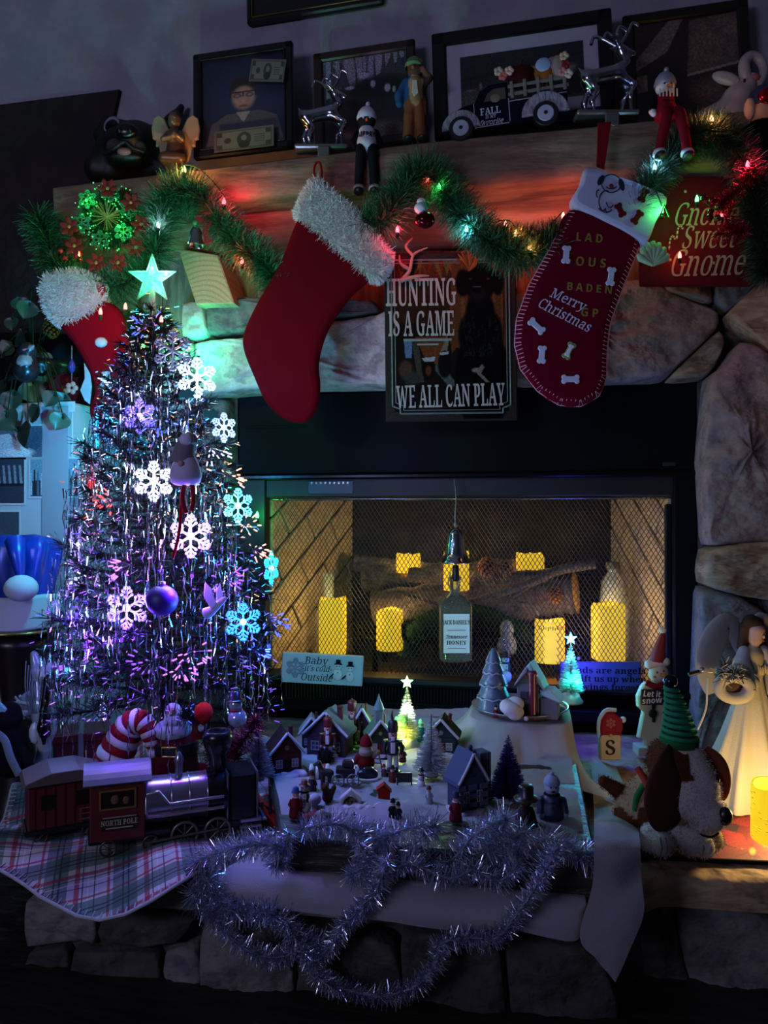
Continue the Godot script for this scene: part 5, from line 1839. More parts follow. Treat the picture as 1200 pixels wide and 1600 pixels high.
func wreath() -> void:
	var t := fig("fibre_wreath", "round fibre-optic wreath with green glitter snowflakes hanging at the left end of the mantel", "wreath", 172, 345, 0.24)
	var b := nb()
	var ring := []
	for i in 33:
		ring.append(V(cos(TAU * i / 32.0) * 30, sin(TAU * i / 32.0) * 30, 0))
	b.tube(ring, 9.0, 8, false)
	part(t, "ring", b, mt("14301c", 0.8))
	b = nb()
	for i in 2600:
		var a := rng.randf() * TAU
		var r := rng.randf_range(8, 40)
		var d := V(cos(a), sin(a), rng.randf_range(0.0, 0.9)) + V(rng.randfn(), rng.randfn(), rng.randfn()) * 0.4
		b.k(["15401f", "1d5a2c", "0e2c16", "267038"][rng.randi() % 4])
		b.blade(V(cos(a) * r, sin(a) * r, rng.randf_range(0, 10)), d.normalized() * rng.randf_range(10, 22), 0.55, V(rng.randfn(), rng.randfn(), rng.randfn()))
	stuff(t, "needles", b, vc(0.5))
	b = nb()
	for i in 110:
		var a := rng.randf() * TAU
		var r := rng.randf_range(20, 56)
		b.ell(V(cos(a) * r, sin(a) * r, rng.randf_range(12, 22)), Vector3.ONE * rng.randf_range(0.9, 1.6), 5)
	stuff(t, "fibre_lights", b, glow("5cff86", 0.55))
	b = nb()
	for i in 50:
		var a := rng.randf() * TAU
		b.tube([V(0, 0, 14), V(cos(a) * 22, sin(a) * 22, 20)], 0.5, 4, false)
	part(t, "fibre_burst", b, mt("8a6a3a", 0.4))
	for i in 6:
		var a := i * TAU / 6.0 + 0.3
		b = nb()
		flake_shape(b, V(cos(a) * 38, sin(a) * 38, 20), 14.0, 1.4)
		part(t, "flake", b, mt("2c6a46", 0.4))
	for q in [["3cff6a", -24, 18, 0.03], ["3cff6a", 26, -22, 0.03]]:
		lamp(t, V(q[1], q[2], 34) * s, q[0], q[3] * 0.1, 0.006)
		b = nb()
		b.ell(V(q[1], q[2], 34), Vector3.ONE * 2.4, 8)
		part(t, "bulb_light", b, glow(q[0], 1.6))
	var names := ["at the top of the wreath", "at the wreath's upper right", "at the wreath's right", "at the wreath's lower right", "under the wreath, right", "under the wreath, left", "at the wreath's left below the berries", "at the wreath's left beside the garland"]
	var i := 0
	for q in [[170, 296], [206, 318], [222, 352], [214, 388], [186, 412], [152, 412], [118, 386], [110, 356]]:
		var o := fig("poinsettia", "dark red poinsettia flower %s" % names[i], "flower", q[0], q[1], 0.285, "poinsettias round the wreath")
		for k in 6:
			var a := k * TAU / 6.0 + i
			b = nb()
			b.ell(V(cos(a) * 8, sin(a) * 8, 3), V(9, 4.6, 1.6), 8, Basis(Vector3.BACK, a) * Basis(Vector3.UP, -0.3))
			part(o, "petal", b, mt("7c2a22", 0.6))
		b = nb()
		b.ell(V(0, 0, 5), V(3, 3, 2.4), 7)
		part(o, "centre", b, mt("a07a3a", 0.4))
		i += 1

# a stuffed flat shape: outline and spine in pixels round the base, thickness in pixels; flat plateau with rounded rim
func puffy(b: B, outl: Array, spine: Array, th: float) -> void:
	var o := []
	for i in outl.size():
		for j in 4:
			o.append(outl[i].cubic_interpolate(outl[(i + 1) % outl.size()], outl[i - 1], outl[(i + 2) % outl.size()], j / 4.0))
	var near := []
	for p in o:
		var best := Vector2(1e9, 1e9)
		for i in spine.size() - 1:
			var c := Geometry2D.get_closest_point_to_segment(p, spine[i], spine[i + 1])
			if c.distance_to(p) < best.distance_to(p):
				best = c
		near.append(best)
	var rows := []
	for q in [[0.3, -1.0], [0.18, -0.9], [0.1, -0.75], [0.03, -0.4], [0.0, 0.0], [0.03, 0.4], [0.1, 0.75], [0.18, 0.9], [0.3, 1.0]]:
		var row := []
		for i in o.size() + 1:
			var p: Vector2 = o[i % o.size()].lerp(near[i % o.size()], q[0])
			row.append(V(p.x, p.y, q[1] * th))
		rows.append(row)
	b.grid(rows, true, 0)
	var flat := PackedVector2Array()
	for p in rows[0].slice(0, o.size()):
		flat.append(Vector2(p.x, p.y))
	var tri := Geometry2D.triangulate_polygon(flat)
	for sg in [-1.0, 1.0]:
		var f := b.v.size()
		for p in flat:
			b.vert(V(p.x, p.y, sg * th), V(0, 0, sg))
		for i in range(0, tri.size(), 3):
			b.face(f + tri[i], f + tri[i + 1], f + tri[i + 2])

func off(a: Array, ox: float, oy: float) -> Array:      # pixel outline to y-up offsets from the base pixel
	return pv(a).map(func(p): return Vector2(p.x - ox, oy - p.y))

func fur(par, outl: Array, spine: Array, th: float, n: int, ln: float, hex) -> void:
	var b := nb()
	b.k(hex)
	var p := PackedVector2Array(outl)
	var lo := p[0]
	var hi := p[0]
	for q in p:
		lo = lo.min(q)
		hi = hi.max(q)
	var i := 0
	while i < n:
		var q := Vector2(rng.randf_range(lo.x, hi.x), rng.randf_range(lo.y, hi.y))
		if not Geometry2D.is_point_in_polygon(q, p):
			continue
		i += 1
		var d := V(rng.randfn() * 0.6, -0.5 + rng.randfn() * 0.6, rng.randf_range(0.1, 0.7)).normalized()
		b.blade(V(q.x, q.y, th * 0.9), d * ln * rng.randf_range(0.5, 1.2), 0.4, V(rng.randfn(), rng.randfn(), rng.randfn()))
	for k in p.size():
		for j in n / 24:
			var q := p[k].lerp(p[(k + 1) % p.size()], rng.randf())
			var c := (q - (lo + hi) / 2).normalized()
			b.blade(V(q.x, q.y, rng.randf_range(-th, th) * 0.7), (V(c.x, c.y, rng.randfn() * 0.4) + V(rng.randfn(), rng.randfn(), 0) * 0.4).normalized() * ln * 0.8, 0.7, V(rng.randfn(), rng.randfn(), rng.randfn()))
	stuff(par, "fur", b, vc(0.9))

func cloth_mat(hex, sheen := 0.6) -> StandardMaterial3D:
	var key := "cloth/" + str(hex)
	if not cache.has(key):
		var m := StandardMaterial3D.new()
		m.albedo_color = Color(hex)
		m.roughness = 0.95
		m.metallic_specular = 0.1
		m.rim_enabled = true
		m.rim = sheen
		m.rim_tint = 0.7
		relief(m, "cloth", 6.0, 0.6)
		cache[key] = m
	return cache[key]

func build_stockings() -> void:
	# the plain red one
	var t := fig("stocking", "plain red velvet stocking with a white fur cuff, hanging from the left reindeer", "stocking", 497, 262, 0.262)
	var b := nb()
	puffy(b, off([476, 330, 440, 408, 408, 464, 384, 514, 381, 545, 398, 590, 418, 632, 446, 656, 476, 661, 496, 640, 501, 604, 499, 566, 514, 516, 548, 466, 584, 424, 530, 372], 497, 262), off([530, 390, 476, 470, 442, 530, 448, 590, 466, 628], 497, 262), 14.0)
	part(t, "body", b, cloth_mat("5e0612", 0.05))
	var cuff := off([494, 288, 478, 314, 468, 338, 500, 366, 540, 400, 574, 430, 590, 434, 604, 416, 606, 398, 560, 346, 524, 312], 497, 262)
	var csp := off([496, 322, 540, 362, 582, 404], 497, 262)
	b = nb()
	puffy(b, cuff, csp, 18.0)
	part(t, "cuff", b, mt("c9c4c4", 0.95))
	fur(t, cuff, csp, 16.0, 9000, 15.0, "d8d3d2")
	b = nb()
	b.tube(spline([V(-2, -30, 0), V(-6, -8, 4), V(-3, 6, 2), V(3, 6, 2), V(6, -10, 4), V(3, -34, 0)], 5), 1.8, 6, true, 0.5, Vector3.BACK)
	part(t, "hanging_loop", b, mt("8a1018", 0.7))
	# the small one at the left
	t = fig("stocking", "small red stocking with white fur cuff, half behind the tree", "stocking", 112, 440, 0.28)
	b = nb()
	puffy(b, off([92, 500, 118, 540, 140, 580, 150, 612, 142, 640, 150, 664, 176, 668, 200, 640, 212, 590, 206, 546, 188, 484, 140, 470], 112, 440), off([136, 500, 168, 556, 180, 610, 172, 640], 112, 440), 12.0)
	part(t, "body", b, cloth_mat("700816", 0.05))
	cuff = off([80, 436, 72, 456, 80, 486, 96, 504, 130, 496, 162, 474, 158, 444, 120, 428], 112, 440)
	csp = off([92, 470, 116, 464, 140, 458], 112, 440)
	b = nb()
	puffy(b, cuff, csp, 15.0)
	part(t, "cuff", b, mt("c4c4c8", 0.95))
	fur(t, cuff, csp, 13.0, 5000, 14.0, "d0d2d8")
	b = nb()
	b.ell(V(51, -98, 13), V(10, 8, 6), 12)
	part(t, "pompom", b, mt("9fb8c8", 0.9))
	b = nb()
	b.extr(off([137, 570, 146, 586, 149, 606, 146, 634, 138, 628, 131, 612, 138, 594], 112, 440), 12, 14, 0.5)
	b.extr(off([164, 584, 178, 582, 176, 608, 162, 606], 112, 440), 12, 14, 0.5)
	part(t, "felt_patch", b, mt("8fa8b8", 0.9))
	dog_stocking()

func bone_shape(b: B, m: Vector3, l: float, r: float, ang: float, th: float) -> void:
	var pts := []
	for q in [[1, 1], [-1, 1], [-1, -1], [1, -1]]:
		var c := Vector2(q[0] * l * 0.5, q[1] * r * 0.75)
		for i in 7:
			var a0 := atan2(q[1], q[0])
			var a := a0 + lerpf(-2.0, 2.0, i / 6.0)
			pts.append((c + Vector2(cos(a), sin(a)) * r).rotated(ang) + Vector2(m.x, m.y))
	b.extr(pts, m.z, m.z + th, th * 0.5)

func dog_stocking() -> void:
	var t := fig("stocking", "deep red felt dog stocking with bones and a printed white cuff", "stocking", 940, 200, 0.262)
	var b := nb()
	var ol := [888, 330, 858, 390, 826, 446, 806, 500, 803, 540, 812, 578, 838, 612, 872, 634, 906, 636, 934, 620, 946, 592, 947, 552, 952, 508, 970, 456, 994, 396, 1000, 372, 946, 340]
	var sp := [940, 370, 902, 440, 876, 520, 884, 590]
	puffy(b, off(ol, 940, 200), off(sp, 940, 200), 10.0)
	part(t, "body", b, cloth_mat("5c0820", 0.05))
	var cuff := off([916, 264, 904, 292, 890, 324, 930, 348, 966, 366, 1000, 386, 1010, 380, 1022, 350, 1040, 312, 1000, 290, 960, 276], 940, 200)
	b = nb()
	puffy(b, cuff, off([918, 304, 966, 326, 1012, 346], 940, 200), 15.0)
	part(t, "cuff", b, cloth_mat("a9aecb", 0.3))
	b = nb()
	b.extr(off([932, 196, 953, 194, 942, 268, 930, 264], 940, 200), 6, 9, 0.8)
	part(t, "ribbon", b, mt("6e0c16", 0.6))
	# blanket stitch round the edge
	b = nb()
	var o := off(ol, 940, 200)
	for i in o.size() - 2:
		var a: Vector2 = o[i]
		var e: Vector2 = o[i + 1]
		var k := int(a.distance_to(e) / 7.0) + 1
		for j in k:
			var q := a.lerp(e, (j + 0.5) / k)
			var nn := Vector2(-(e - a).y, (e - a).x).normalized()
			b.tube([V(q.x, q.y, 2) - V(nn.x, nn.y, 0) * 1.0, V(q.x, q.y, 10.5) + V(nn.x, nn.y, 0) * 9.0 * (1.0)], 0.8, 4)
	for i in o.size() - 2:
		b.tube([V(o[i].x, o[i].y, 3), V(o[i + 1].x, o[i + 1].y, 3)], 0.9, 4)
	part(t, "blanket_stitch", b, mt("c08a98", 0.8))
	for q in [[882, 402, 20, 1.5], [951, 436, 21, 1.45], [836, 513, 22, -0.75], [844, 557, 20, 1.5], [886, 551, 20, 1.1], [888, 595, 20, 0.0]]:
		b = nb()
		bone_shape(b, V(q[0] - 940, 200 - q[1], 10.5), q[2], 4.2, q[3], 2.0)
		part(t, "bone", b, mt("b9c0d8" if q[0] != 886 else "7a8a5a", 0.8))
	b = nb()
	bone_shape(b, V(886 - 940, 200 - 551, 12), 15, 2.6, 1.1, 1.6)
	part(t, "bone", b, mt("c9cfd8", 0.7))
	for q in [[1000, 312, 15, 1.1], [964, 335, 15, -1.1], [990, 346, 16, 0.95]]:
		b = nb()
		bone_shape(b, V(q[0] - 940, 200 - q[1], 15.5), q[2], 3.8, q[3], 1.4)
		part(t, "bone", b, mt("5a0c14", 0.8))
	# the dog drawn on the cuff
	var ink := mt("1e2030", 0.8)
	b = nb()
	var c := func(cx, cy, rx, ry, a0, a1): return spline(range(13).map(func(i): return V(cx - 940 + cos(lerpf(a0, a1, i / 12.0)) * rx, 200 - cy + sin(lerpf(a0, a1, i / 12.0)) * ry, 16.5)), 2)
	for q in [[950, 294, 15, 14, 0.0, TAU], [942, 322, 11, 17, 1.2, 5.2], [948, 320, 6, 11, 3.4, 5.6], [936, 332, 5, 4, 3.1, 6.3], [945, 334, 5, 4, 3.1, 6.3], [930, 310, 3, 6, 1.0, 4.4], [950, 298, 8, 4, 3.4, 6.0]]:
		b.tube(c.call(q[0], q[1], q[2], q[3], q[4], q[5]), 0.8, 4)
	part(t, "dog_outline", b, ink)
	b = nb()
	b.ell(V(934 - 940, 200 - 289, 16.5), V(4.5, 9, 1.5), 10, Basis(Vector3.BACK, -0.5))
	b.ell(V(966 - 940, 200 - 296, 16.5), V(4.5, 10, 1.5), 10, Basis(Vector3.BACK, 0.25))
	part(t, "dog_ears", b, ink)
	b = nb()
	b.ell(V(950 - 940, 200 - 298, 17), V(3.5, 3.5, 1.5), 10)
	part(t, "dog_nose", b, mt("6a1420", 0.7))
	# stitched words and glitter letters
	var wht := mt("c4c0d4", 0.8)
	words(t, "lettering", "Merry", 15 * s, wht, slant(-55 * s, -272 * s, 11 * s, -24, 0.15, 0.95), true, false, 0.0015)
	words(t, "lettering", "Christmas", 16 * s, wht, slant(-60 * s, -296 * s, 11 * s, -27, 0.15, 0.85), true, false, 0.0015)
	var gold := mt("9a8440", 0.35, 0.35)
	for q in [["L A D", -22, -176, 13.0], ["O U S", -20, -214, 14.0], ["B A D E N", -22, -254, 12.0], ["G P", -22, -292, 13.0]]:
		words(t, "glitter_lettering", q[0], q[3] * s, gold, slant(q[1] * s, q[2] * s, 10.6 * s, -5, 0, 1.0), false, true, 0.0015)

func build_signs() -> void:
	# hunting sign
	var t := fig("hunting_sign", "embossed metal hunting sign with a black dog, hanging between the two large stockings", "sign", 706, 657, 0.16)
	t.rotation.z = 0.012
	var i := img(206, 264, "3c3630")
	pgon(i, [12, 10, 194, 10, 194, 252, 12, 252], "1d1714")
	pgon(i, [16, 14, 190, 14, 190, 110, 16, 110], "3a2418")
	oval(i, 60, 26, 60, 22, "5a3a20", 0.6)
	for k in 30:
		var x := 20 + rng.randf() * 150.0
		pgon(i, [x, 40, x + 2, 40, x + rng.randf_range(-16, 16), 8, x + rng.randf_range(-16, 16), 10], ["8a5a2c", "6a6a30", "7a3018", "2a1c14"][rng.randi() % 4])
	pgon(i, [108, 70, 126, 60, 126, 130, 104, 160, 100, 120], "7a3c1c")
	pgon(i, [46, 132, 94, 132, 80, 176, 66, 178], "7a4424")
	pgon(i, [80, 176, 96, 128, 100, 140, 92, 178], "8a8468")
	pgon(i, [28, 136, 42, 136, 40, 166, 30, 166], "6a86a8")
	pgon(i, [40, 136, 50, 136, 60, 205, 50, 205], "4a4438")
	pgon(i, [72, 180, 88, 172, 112, 210, 100, 214], "54665c")
	oval(i, 30, 184, 14, 18, "5a4030", 0.4)
	oval(i, 40, 198, 16, 14, "3a4038", 0.4)
	oval(i, 66, 182, 12, 20, "140e0c", 0.2)
	pgon(i, [56, 166, 78, 164, 76, 172, 60, 172], "b8c4c8")
	oval(i, 66, 186, 6, 10, "6a3a20", 0.4)
	oval(i, 92, 176, 12, 24, "141210", 0.2)
	pgon(i, [84, 158, 100, 156, 98, 161, 86, 162], "b8c0c4")
	pgon(i, [106, 16, 192, 16, 192, 150, 182, 170, 112, 150, 100, 120], "6a4426")
	for k in 18:
		var x := 108 + rng.randf() * 80.0
		pgon(i, [x, 16, x + 2, 16, x + 3, 130, x, 130], ["4a2c18", "805634"][k % 2])
	# the dog
	oval(i, 152, 200, 46, 90, "050508", 0.1)
	oval(i, 150, 130, 38, 50, "060609", 0.15)
	oval(i, 150, 92, 25, 34, "070709", 0.2)
	oval(i, 122, 46, 12, 25, "0a0a0d", 0.25)
	oval(i, 178, 46, 11, 23, "0c0b0f", 0.25)
	oval(i, 150, 44, 28, 33, "08080b", 0.15)
	oval(i, 147, 64, 18, 17, "1d1c22", 0.6)
	oval(i, 145, 58, 8, 6, "030304", 0.3)
	pgon(i, [138, 52, 152, 52, 150, 54, 140, 54], "565668")
	oval(i, 135, 40, 4, 3, "3a2a1c", 0.5)
	oval(i, 163, 40, 4, 3, "4a3422", 0.5)
	for k in 90:
		var x := 120 + rng.randf() * 62.0
		var y := 100 + rng.randf() * 60.0
		pgon(i, [x, y, x + 1.2, y, x + rng.randf_range(-3, 3), y + 8, x - 1 + rng.randf_range(-3, 3), y + 8], "1e1f2b")
	for x in [126.0, 178.0]:
		oval(i, x, 215, 15, 42, "0b0b10", 0.4)
	oval(i, 142, 186, 9, 5, "9a9488", 0.4)
	pgon(i, [146, 184, 152, 176, 156, 182, 150, 192, 164, 206, 158, 206, 144, 192], "8a8478")
	oval(i, 60, 245, 60, 6, "2c2824", 0.6)
	grain(i, 0.35, 0.25, 0.25, 4)
	var b := nb()
	b.box(V(0, 131, 0), V(206, 264, 5), 1.5)
	part(t, "plate", b, mt("24221f", 0.6, 0.1))
	b = nb()
	b.poly([V(-101, 2, 2.8), V(101, 2, 2.8), V(101, 260, 2.8), V(-101, 260, 2.8)], V(0, 0, 1), [Vector2(0, 1), Vector2(1, 1), Vector2(1, 0), Vector2(0, 0)])
	var pm := print_of(i, 0.75)
	pm.albedo_color = Color(0.75, 0.75, 0.75)
	pm.metallic_specular = 0.15
	part(t, "printed_picture", b, pm)
	b = nb()
	for q in [[11.0, 1.6], [16.0, 0.8]]:
		var e: float = q[0]
		var c := 12.0
		var pts := [V(-103 + e + c, e, 3), V(103 - e - c, e, 3), V(103 - e - c, e + c * 0.6, 3), V(103 - e, e + c, 3), V(103 - e, 262 - e, 3), V(-103 + e, 262 - e, 3), V(-103 + e, e + c, 3), V(-103 + e + c, e + c * 0.6, 3), V(-103 + e + c, e, 3)]
		for k in pts.size() - 1:
			b.tube([pts[k], pts[k + 1]], q[1], 5)
	part(t, "embossed_border", b, mt("6f7a78", 0.4, 0.5))
	b = nb()
	b.box(V(-36, 126, 3.5), V(76, 4, 2), 0.8)
	b.box(V(-36, 119, 3.5), V(34, 3, 2), 0.8)
	part(t, "embossed_rule", b, mt("8a9490", 0.4, 0.4))
	var k2 := mt("a5a298", 0.6, 0.0)
	words(t, "lettering", "HUNTING", 44 * s, k2, slant(-46 * s, 200 * s, 3 * s, 0, 0, 0.37), true, true, 0.003)
	words(t, "lettering", "IS A GAME", 40 * s, k2, slant(-46 * s, 151 * s, 3 * s, 0, 0, 0.35), true, true, 0.003)
	words(t, "lettering", "WE ALL CAN PLAY", 36 * s, k2, slant(-2 * s, 38 * s, 3 * s, 1, 0, 0.36), true, true, 0.003)
	# antlers nailed at its top
	t = fig("antler", "small bleached antler lying over the top left of the hunting sign", "antler", 640, 440, 0.185)
	b = nb()
	for q in [[[-14, 0, 0, 0, 16, 4, 6, 40, 6, 28, 52, 4], 4.0], [[0, 18, 4, -14, 26, 6, -16, 40, 4], 3.0], [[6, 38, 6, -6, 52, 8, 4, 66, 6], 3.0], [[-12, 2, 2, 12, 6, 8, 30, 8, 4], 4.0]]:
		var pts := []
		for j in range(0, q[0].size(), 3):
			pts.append(V(q[0][j], q[0][j + 1], q[0][j + 2]))
		b.tube(spline(pts, 5), range((pts.size() - 1) * 5 + 1).map(func(n): return lerpf(q[1], 1.0, n / ((pts.size() - 1) * 5.0))), 8)
	part(t, "tines", b, mt("a08a74", 0.7))
	t = fig("feather_spray", "spray of orange feathers stuck at the top of the hunting sign", "feathers", 732, 424, 0.19)
	for k in 9:
		var a := lerpf(0.5, 2.5, k / 8.0)
		b = nb()
		b.tube(spline([V(0, 0, 0), V(cos(a) * 12, sin(a) * 18, 4), V(cos(a) * 20 - 4, sin(a) * 34, 2)], 4), range(9).map(func(n): return 2.0 * sin(PI * (n + 0.6) / 9.4)), 7, true, 0.2, Vector3.BACK)
		part(t, "feather", b, mt(["8a3c18", "a8501c", "6a2a14"][k % 3], 0.8))
	# gnome sign
	t = fig("gnome_sign", "red board lettered in cream script about a gnome home, right of the dog stocking", "sign", 1092, 446, 0.2)
	b = nb()
	b.box(V(0, 84, 0), V(186, 172, 7), 2.0)
	part(t, "board", b, mt("4e0e18", 0.7))
	var cr := mt("94876f", 0.7)
	for q in [["Gnome", 1104, 336, 36], ["Sweet", 1108, 372, 36], ["Gnome", 1106, 412, 42]]:
		words(t, "lettering", q[0], q[3] * s, cr, slant((q[1] - 1092) * s, (446 - q[2]) * s, 4 * s, 1.5, 0.3, 0.6), true, false, 0.0015)
	b = nb()
	for q in [[1046, 407], [1114, 412], [1070, 300]]:
		b.ell(V(q[0] - 1092, 446 - q[1], 3.5), V(2.6, 2.6, 1), 8)
	part(t, "painted_dots", b, cr)
	for q in [[1044, 392, 0.1], [1056, 376, -0.5]]:
		b = nb()
		var pts := spline([V(q[0] - 1092, 446 - q[1], 4), V(q[0] - 1092 + 2, 446 - q[1] + 16, 4), V(q[0] - 1092 + 6, 446 - q[1] + 22, 4), V(q[0] - 1092 + 10, 446 - q[1] + 16, 4)], 5)
		for k in pts.size() - 1:
			b.k("b8a890" if k % 2 else "8a1420")
			b.tube([pts[k], pts[k + 1]], 1.6, 5)
		part(t, "candy_cane", b, vc(0.5))
	# canvas: Baby it's cold outside
	t = fig("canvas_sign", "small pale canvas with snowmen and handwritten words, before the fireplace at the tree's edge", "sign", 503, 1068, 0.06)
	t.rotation.z = -0.055
	b = nb()
	b.box(V(0, 23, 0), V(126, 46, 12), 1.0)
	part(t, "canvas", b, mt("b4c4cc", 0.85))
	var ink := mt("141c24", 0.7)
	words(t, "lettering", "Baby", 11 * s, ink, slant(-10 * s, 36 * s, 6.4 * s, 0, 0.2, 1.0), true, false, 0.0006)
	words(t, "lettering", "-it's cold-", 9 * s, ink, slant(-8 * s, 24 * s, 6.4 * s, 0, 0.2, 0.9), true, false, 0.0006)
	words(t, "lettering", "Outside", 11 * s, ink, slant(-8 * s, 10 * s, 6.4 * s, 0, 0.2, 0.9), true, false, 0.0006)
	b = nb()
	flake_shape(b, V(-42, 24, 7), 14.0, 1.4)
	part(t, "snowflake", b, mt("8f98a8", 0.5))
	for q in [[24, 8, 1.0], [43, 6, 0.9]]:
		b = nb()
		b.ell(V(q[0], q[1] + 8, 7), V(8, 9, 3) * q[2], 12)
		b.ell(V(q[0], q[1] + 21, 7), V(6, 6, 3) * q[2], 12)
		part(t, "snowman", b, mt("cfd6da", 0.8))
		b = nb()
		b.box(V(q[0], q[1] + 28, 8), V(7, 8, 3), 0.8)
		b.box(V(q[0], q[1] + 25, 8), V(12, 1.6, 3), 0.5)
		b.tube([V(q[0] - 6, q[1] + 10, 8), V(q[0] - 12, q[1] + 4, 8)], 1.2, 5)
		b.ell(V(q[0], q[1] + 12, 10), V(1, 1, 1), 6)
		b.ell(V(q[0] - 2, q[1] + 22, 10), V(0.9, 0.9, 0.9), 6)
		b.ell(V(q[0] + 2, q[1] + 22, 10), V(0.9, 0.9, 0.9), 6)
		part(t, "hat_and_buttons", b, mt("16181e", 0.7))

func leaf(b: B, m: Vector3, r: float, bs: Basis) -> void:      # heart-shaped leaf, folded along its rib
	var rows := []
	for i in 9:
		var t := i / 8.0
		var w := r * 0.62 * pow(sin(PI * pow(t, 0.62)), 0.8)
		var y := -r * 0.9 * t + (0.12 * r if i == 0 else 0.0)
		var row := []
		for j in 7:
			var x := (j - 3) / 3.0
			row.append(m + bs * V(x * w, y + (0.14 * r * absf(x) if t < 0.3 else 0.0), 0.16 * r * absf(x) - 0.25 * r * t * t))
		rows.append(row)
	b.grid(rows, false, -1)

func build_left() -> void:
	# white cabinet with photographs stuck to its side
	var z := 0.32
	var a := P(112, 627, z)
	var t := thing("photo_cabinet", "pale cabinet covered with stuck-on photographs, at the left edge under the pothos", "cabinet", V(a.x - 0.34, 0, z - 0.14))
	s = mpp(a)
	var b := B.new()
	b.box(V(0.0, a.y / 2, 0), V(0.68, a.y, 0.28), 0.006)
	part(t, "body", b, mt("a9b0b6", 0.6))
	b = B.new()
	b.box(V(0.3, a.y / 2 - 0.002, 0.004), V(0.075, a.y - 0.01, 0.28), 0.004)
	part(t, "corner_post", b, mt("8a9098", 0.6))
	for q in [[-40, 668, 70, 714, 1], [-30, 718, 38, 786, 2], [48, 718, 122, 775, 3], [-30, 800, 30, 870, 4], [78, 778, 124, 880, 5], [66, 632, 114, 640, 6]]:
		var p0 := P(q[0], q[1], z + 0.002)
		var p1 := P(q[2], q[3], z + 0.002)
		var i := img(96, 72, ["50586a", "2c3442", "27343f", "3a4650", "1d2c3a", "aab2b8"][q[4] - 1])
		match q[4]:
			1:
				pgon(i, [0, 72, 30, 20, 48, 16, 62, 40, 80, 72], "a9b4bc")
				pgon(i, [54, 10, 66, 8, 74, 60, 66, 66], "b9c2c8")
				oval(i, 60, 60, 26, 14, "c8ccd0", 0.4)
			2:
				for k in 8:
					pgon(i, [k * 12, 10, k * 12 + 5, 10, k * 12 + 9, 40, k * 12 + 3, 40], "7a8894")
				pgon(i, [0, 40, 96, 40, 96, 44, 0, 44], "12161c")
				pgon(i, [20, 44, 30, 44, 44, 72, 34, 72], "98a2a8")
			3:
				pgon(i, [0, 0, 96, 0, 96, 36, 0, 42], "6a8898")
				for k in 14:
					pgon(i, [k * 7, 20 + rng.randf() * 14, k * 7 + 3, 20, k * 7 + 4, 70, k * 7, 70], ["9ab0bc", "1a2228", "4a6472"][k % 3])
			4:
				oval(i, 40, 66, 50, 40, "5a666c", 0.3)
			5:
				oval(i, 50, 50, 40, 40, "16202c", 0.4)
				pgon(i, [0, 30, 40, 30, 40, 72, 0, 72], "4a5a3a")
				pgon(i, [0, 0, 96, 0, 96, 20, 0, 26], "6a7c8c")
		grain(i, 0.4, 0.3, 0.3, q[4])
		b = B.new()
		b.xf.origin = -t.position
		var n0 := V(0, 0, 0.0012)
		b.poly([V(p0.x, p1.y, p0.z) + n0, V(p1.x, p1.y, p0.z) + n0, V(p1.x, p0.y, p0.z) + n0, V(p0.x, p0.y, p0.z) + n0], V(0, 0, 1), [Vector2(0, 1), Vector2(1, 1), Vector2(1, 0), Vector2(0, 0)])
		var ph := part(t, "photo_print", b, print_of(i, 0.3))
		b = B.new()
		b.xf.origin = -t.position
		b.box(V((p0.x + p1.x) / 2, (p0.y + p1.y) / 2, p0.z), V(p1.x - p0.x + 0.01, p0.y - p1.y + 0.01, 0.0016))
		part(t, "white_border", b, mt("b4bcc2", 0.5))
	# pothos on top
	var pot := P(60, 628, 0.2)
	t = thing("potted_pothos", "trailing pothos in a dark pot on the pale cabinet with the photographs", "potted plant", V(pot.x, a.y, 0.2))
	s = mpp(t.position)
	b = nb()
	b.lathe(pv([0.1, 0, 40, 0, 46, 8, 54, 60, 58, 62, 58, 72, 50, 72, 46, 62, 0.1, 58]), Vector3.ZERO, 24)
	part(t, "pot", b, mt("15161c", 0.25, 0.3))
	var leaves := [[20, 500, 20, 0.1], [46, 478, 26, 0.12], [36, 520, 34, 0.1], [16, 540, 24, 0.05], [62, 560, 28, 0.1], [8, 600, 26, 0.16], [22, 618, 30, 0.17], [52, 600, 40, 0.14], [60, 640, 26, 0.2], [12, 650, 30, 0.2], [97, 652, 24, 0.2], [44, 668, 34, 0.21], [80, 588, 26, 0.12], [100, 622, 26, 0.16], [6, 560, 26, 0.1], [84, 618, 22, 0.18], [30, 470, 22, 0.05], [72, 530, 26, 0.02]]
	var k := 0
	for q in leaves:
		var p := P(q[0], q[1], q[3] + 0.15 if q[3] < 0.18 else 0.345) - t.position
		b = nb()
		b.xf = Transform3D(b.xf.basis, p)
		leaf(b, Vector3.ZERO, q[2], Basis(Vector3.UP, sin(k * 2.1) * 0.6) * Basis(Vector3.BACK, sin(k * 3.7) * 0.7) * Basis(Vector3.RIGHT, -0.3))
		part(t, "leaf", b, mt(["2c4436", "355040", "22382c"][k % 3], 0.4))
		b = B.new()
		b.tube(spline([V(0, 62 * s, 0.02), V(p.x * 0.4, maxf(p.y, 62 * s) + 0.04, p.z * 0.6), p + V(0, 0.012, 0), p], 4), 0.0016, 5)
		part(t, "stem", b, mt("22301f", 0.6))
		k += 1
	cone(80, 514, 0.17, 14, "dark pine cone with pale tips hanging beside the small left stocking's cuff")
	t = fig("glass_ornament", "violet glass drop ornament with a pale flower, hanging in front of the pothos pot", "ornament", 112, 606, 0.34)
	b = nb()
	b.lathe(pv([0.1, 22, 4, 26, 6, 34, 3, 42, 0.1, 46]), Vector3.ZERO, 12)
	part(t, "drop", b, mt("3a3a8a", 0.12, 0.4))
	b = nb()
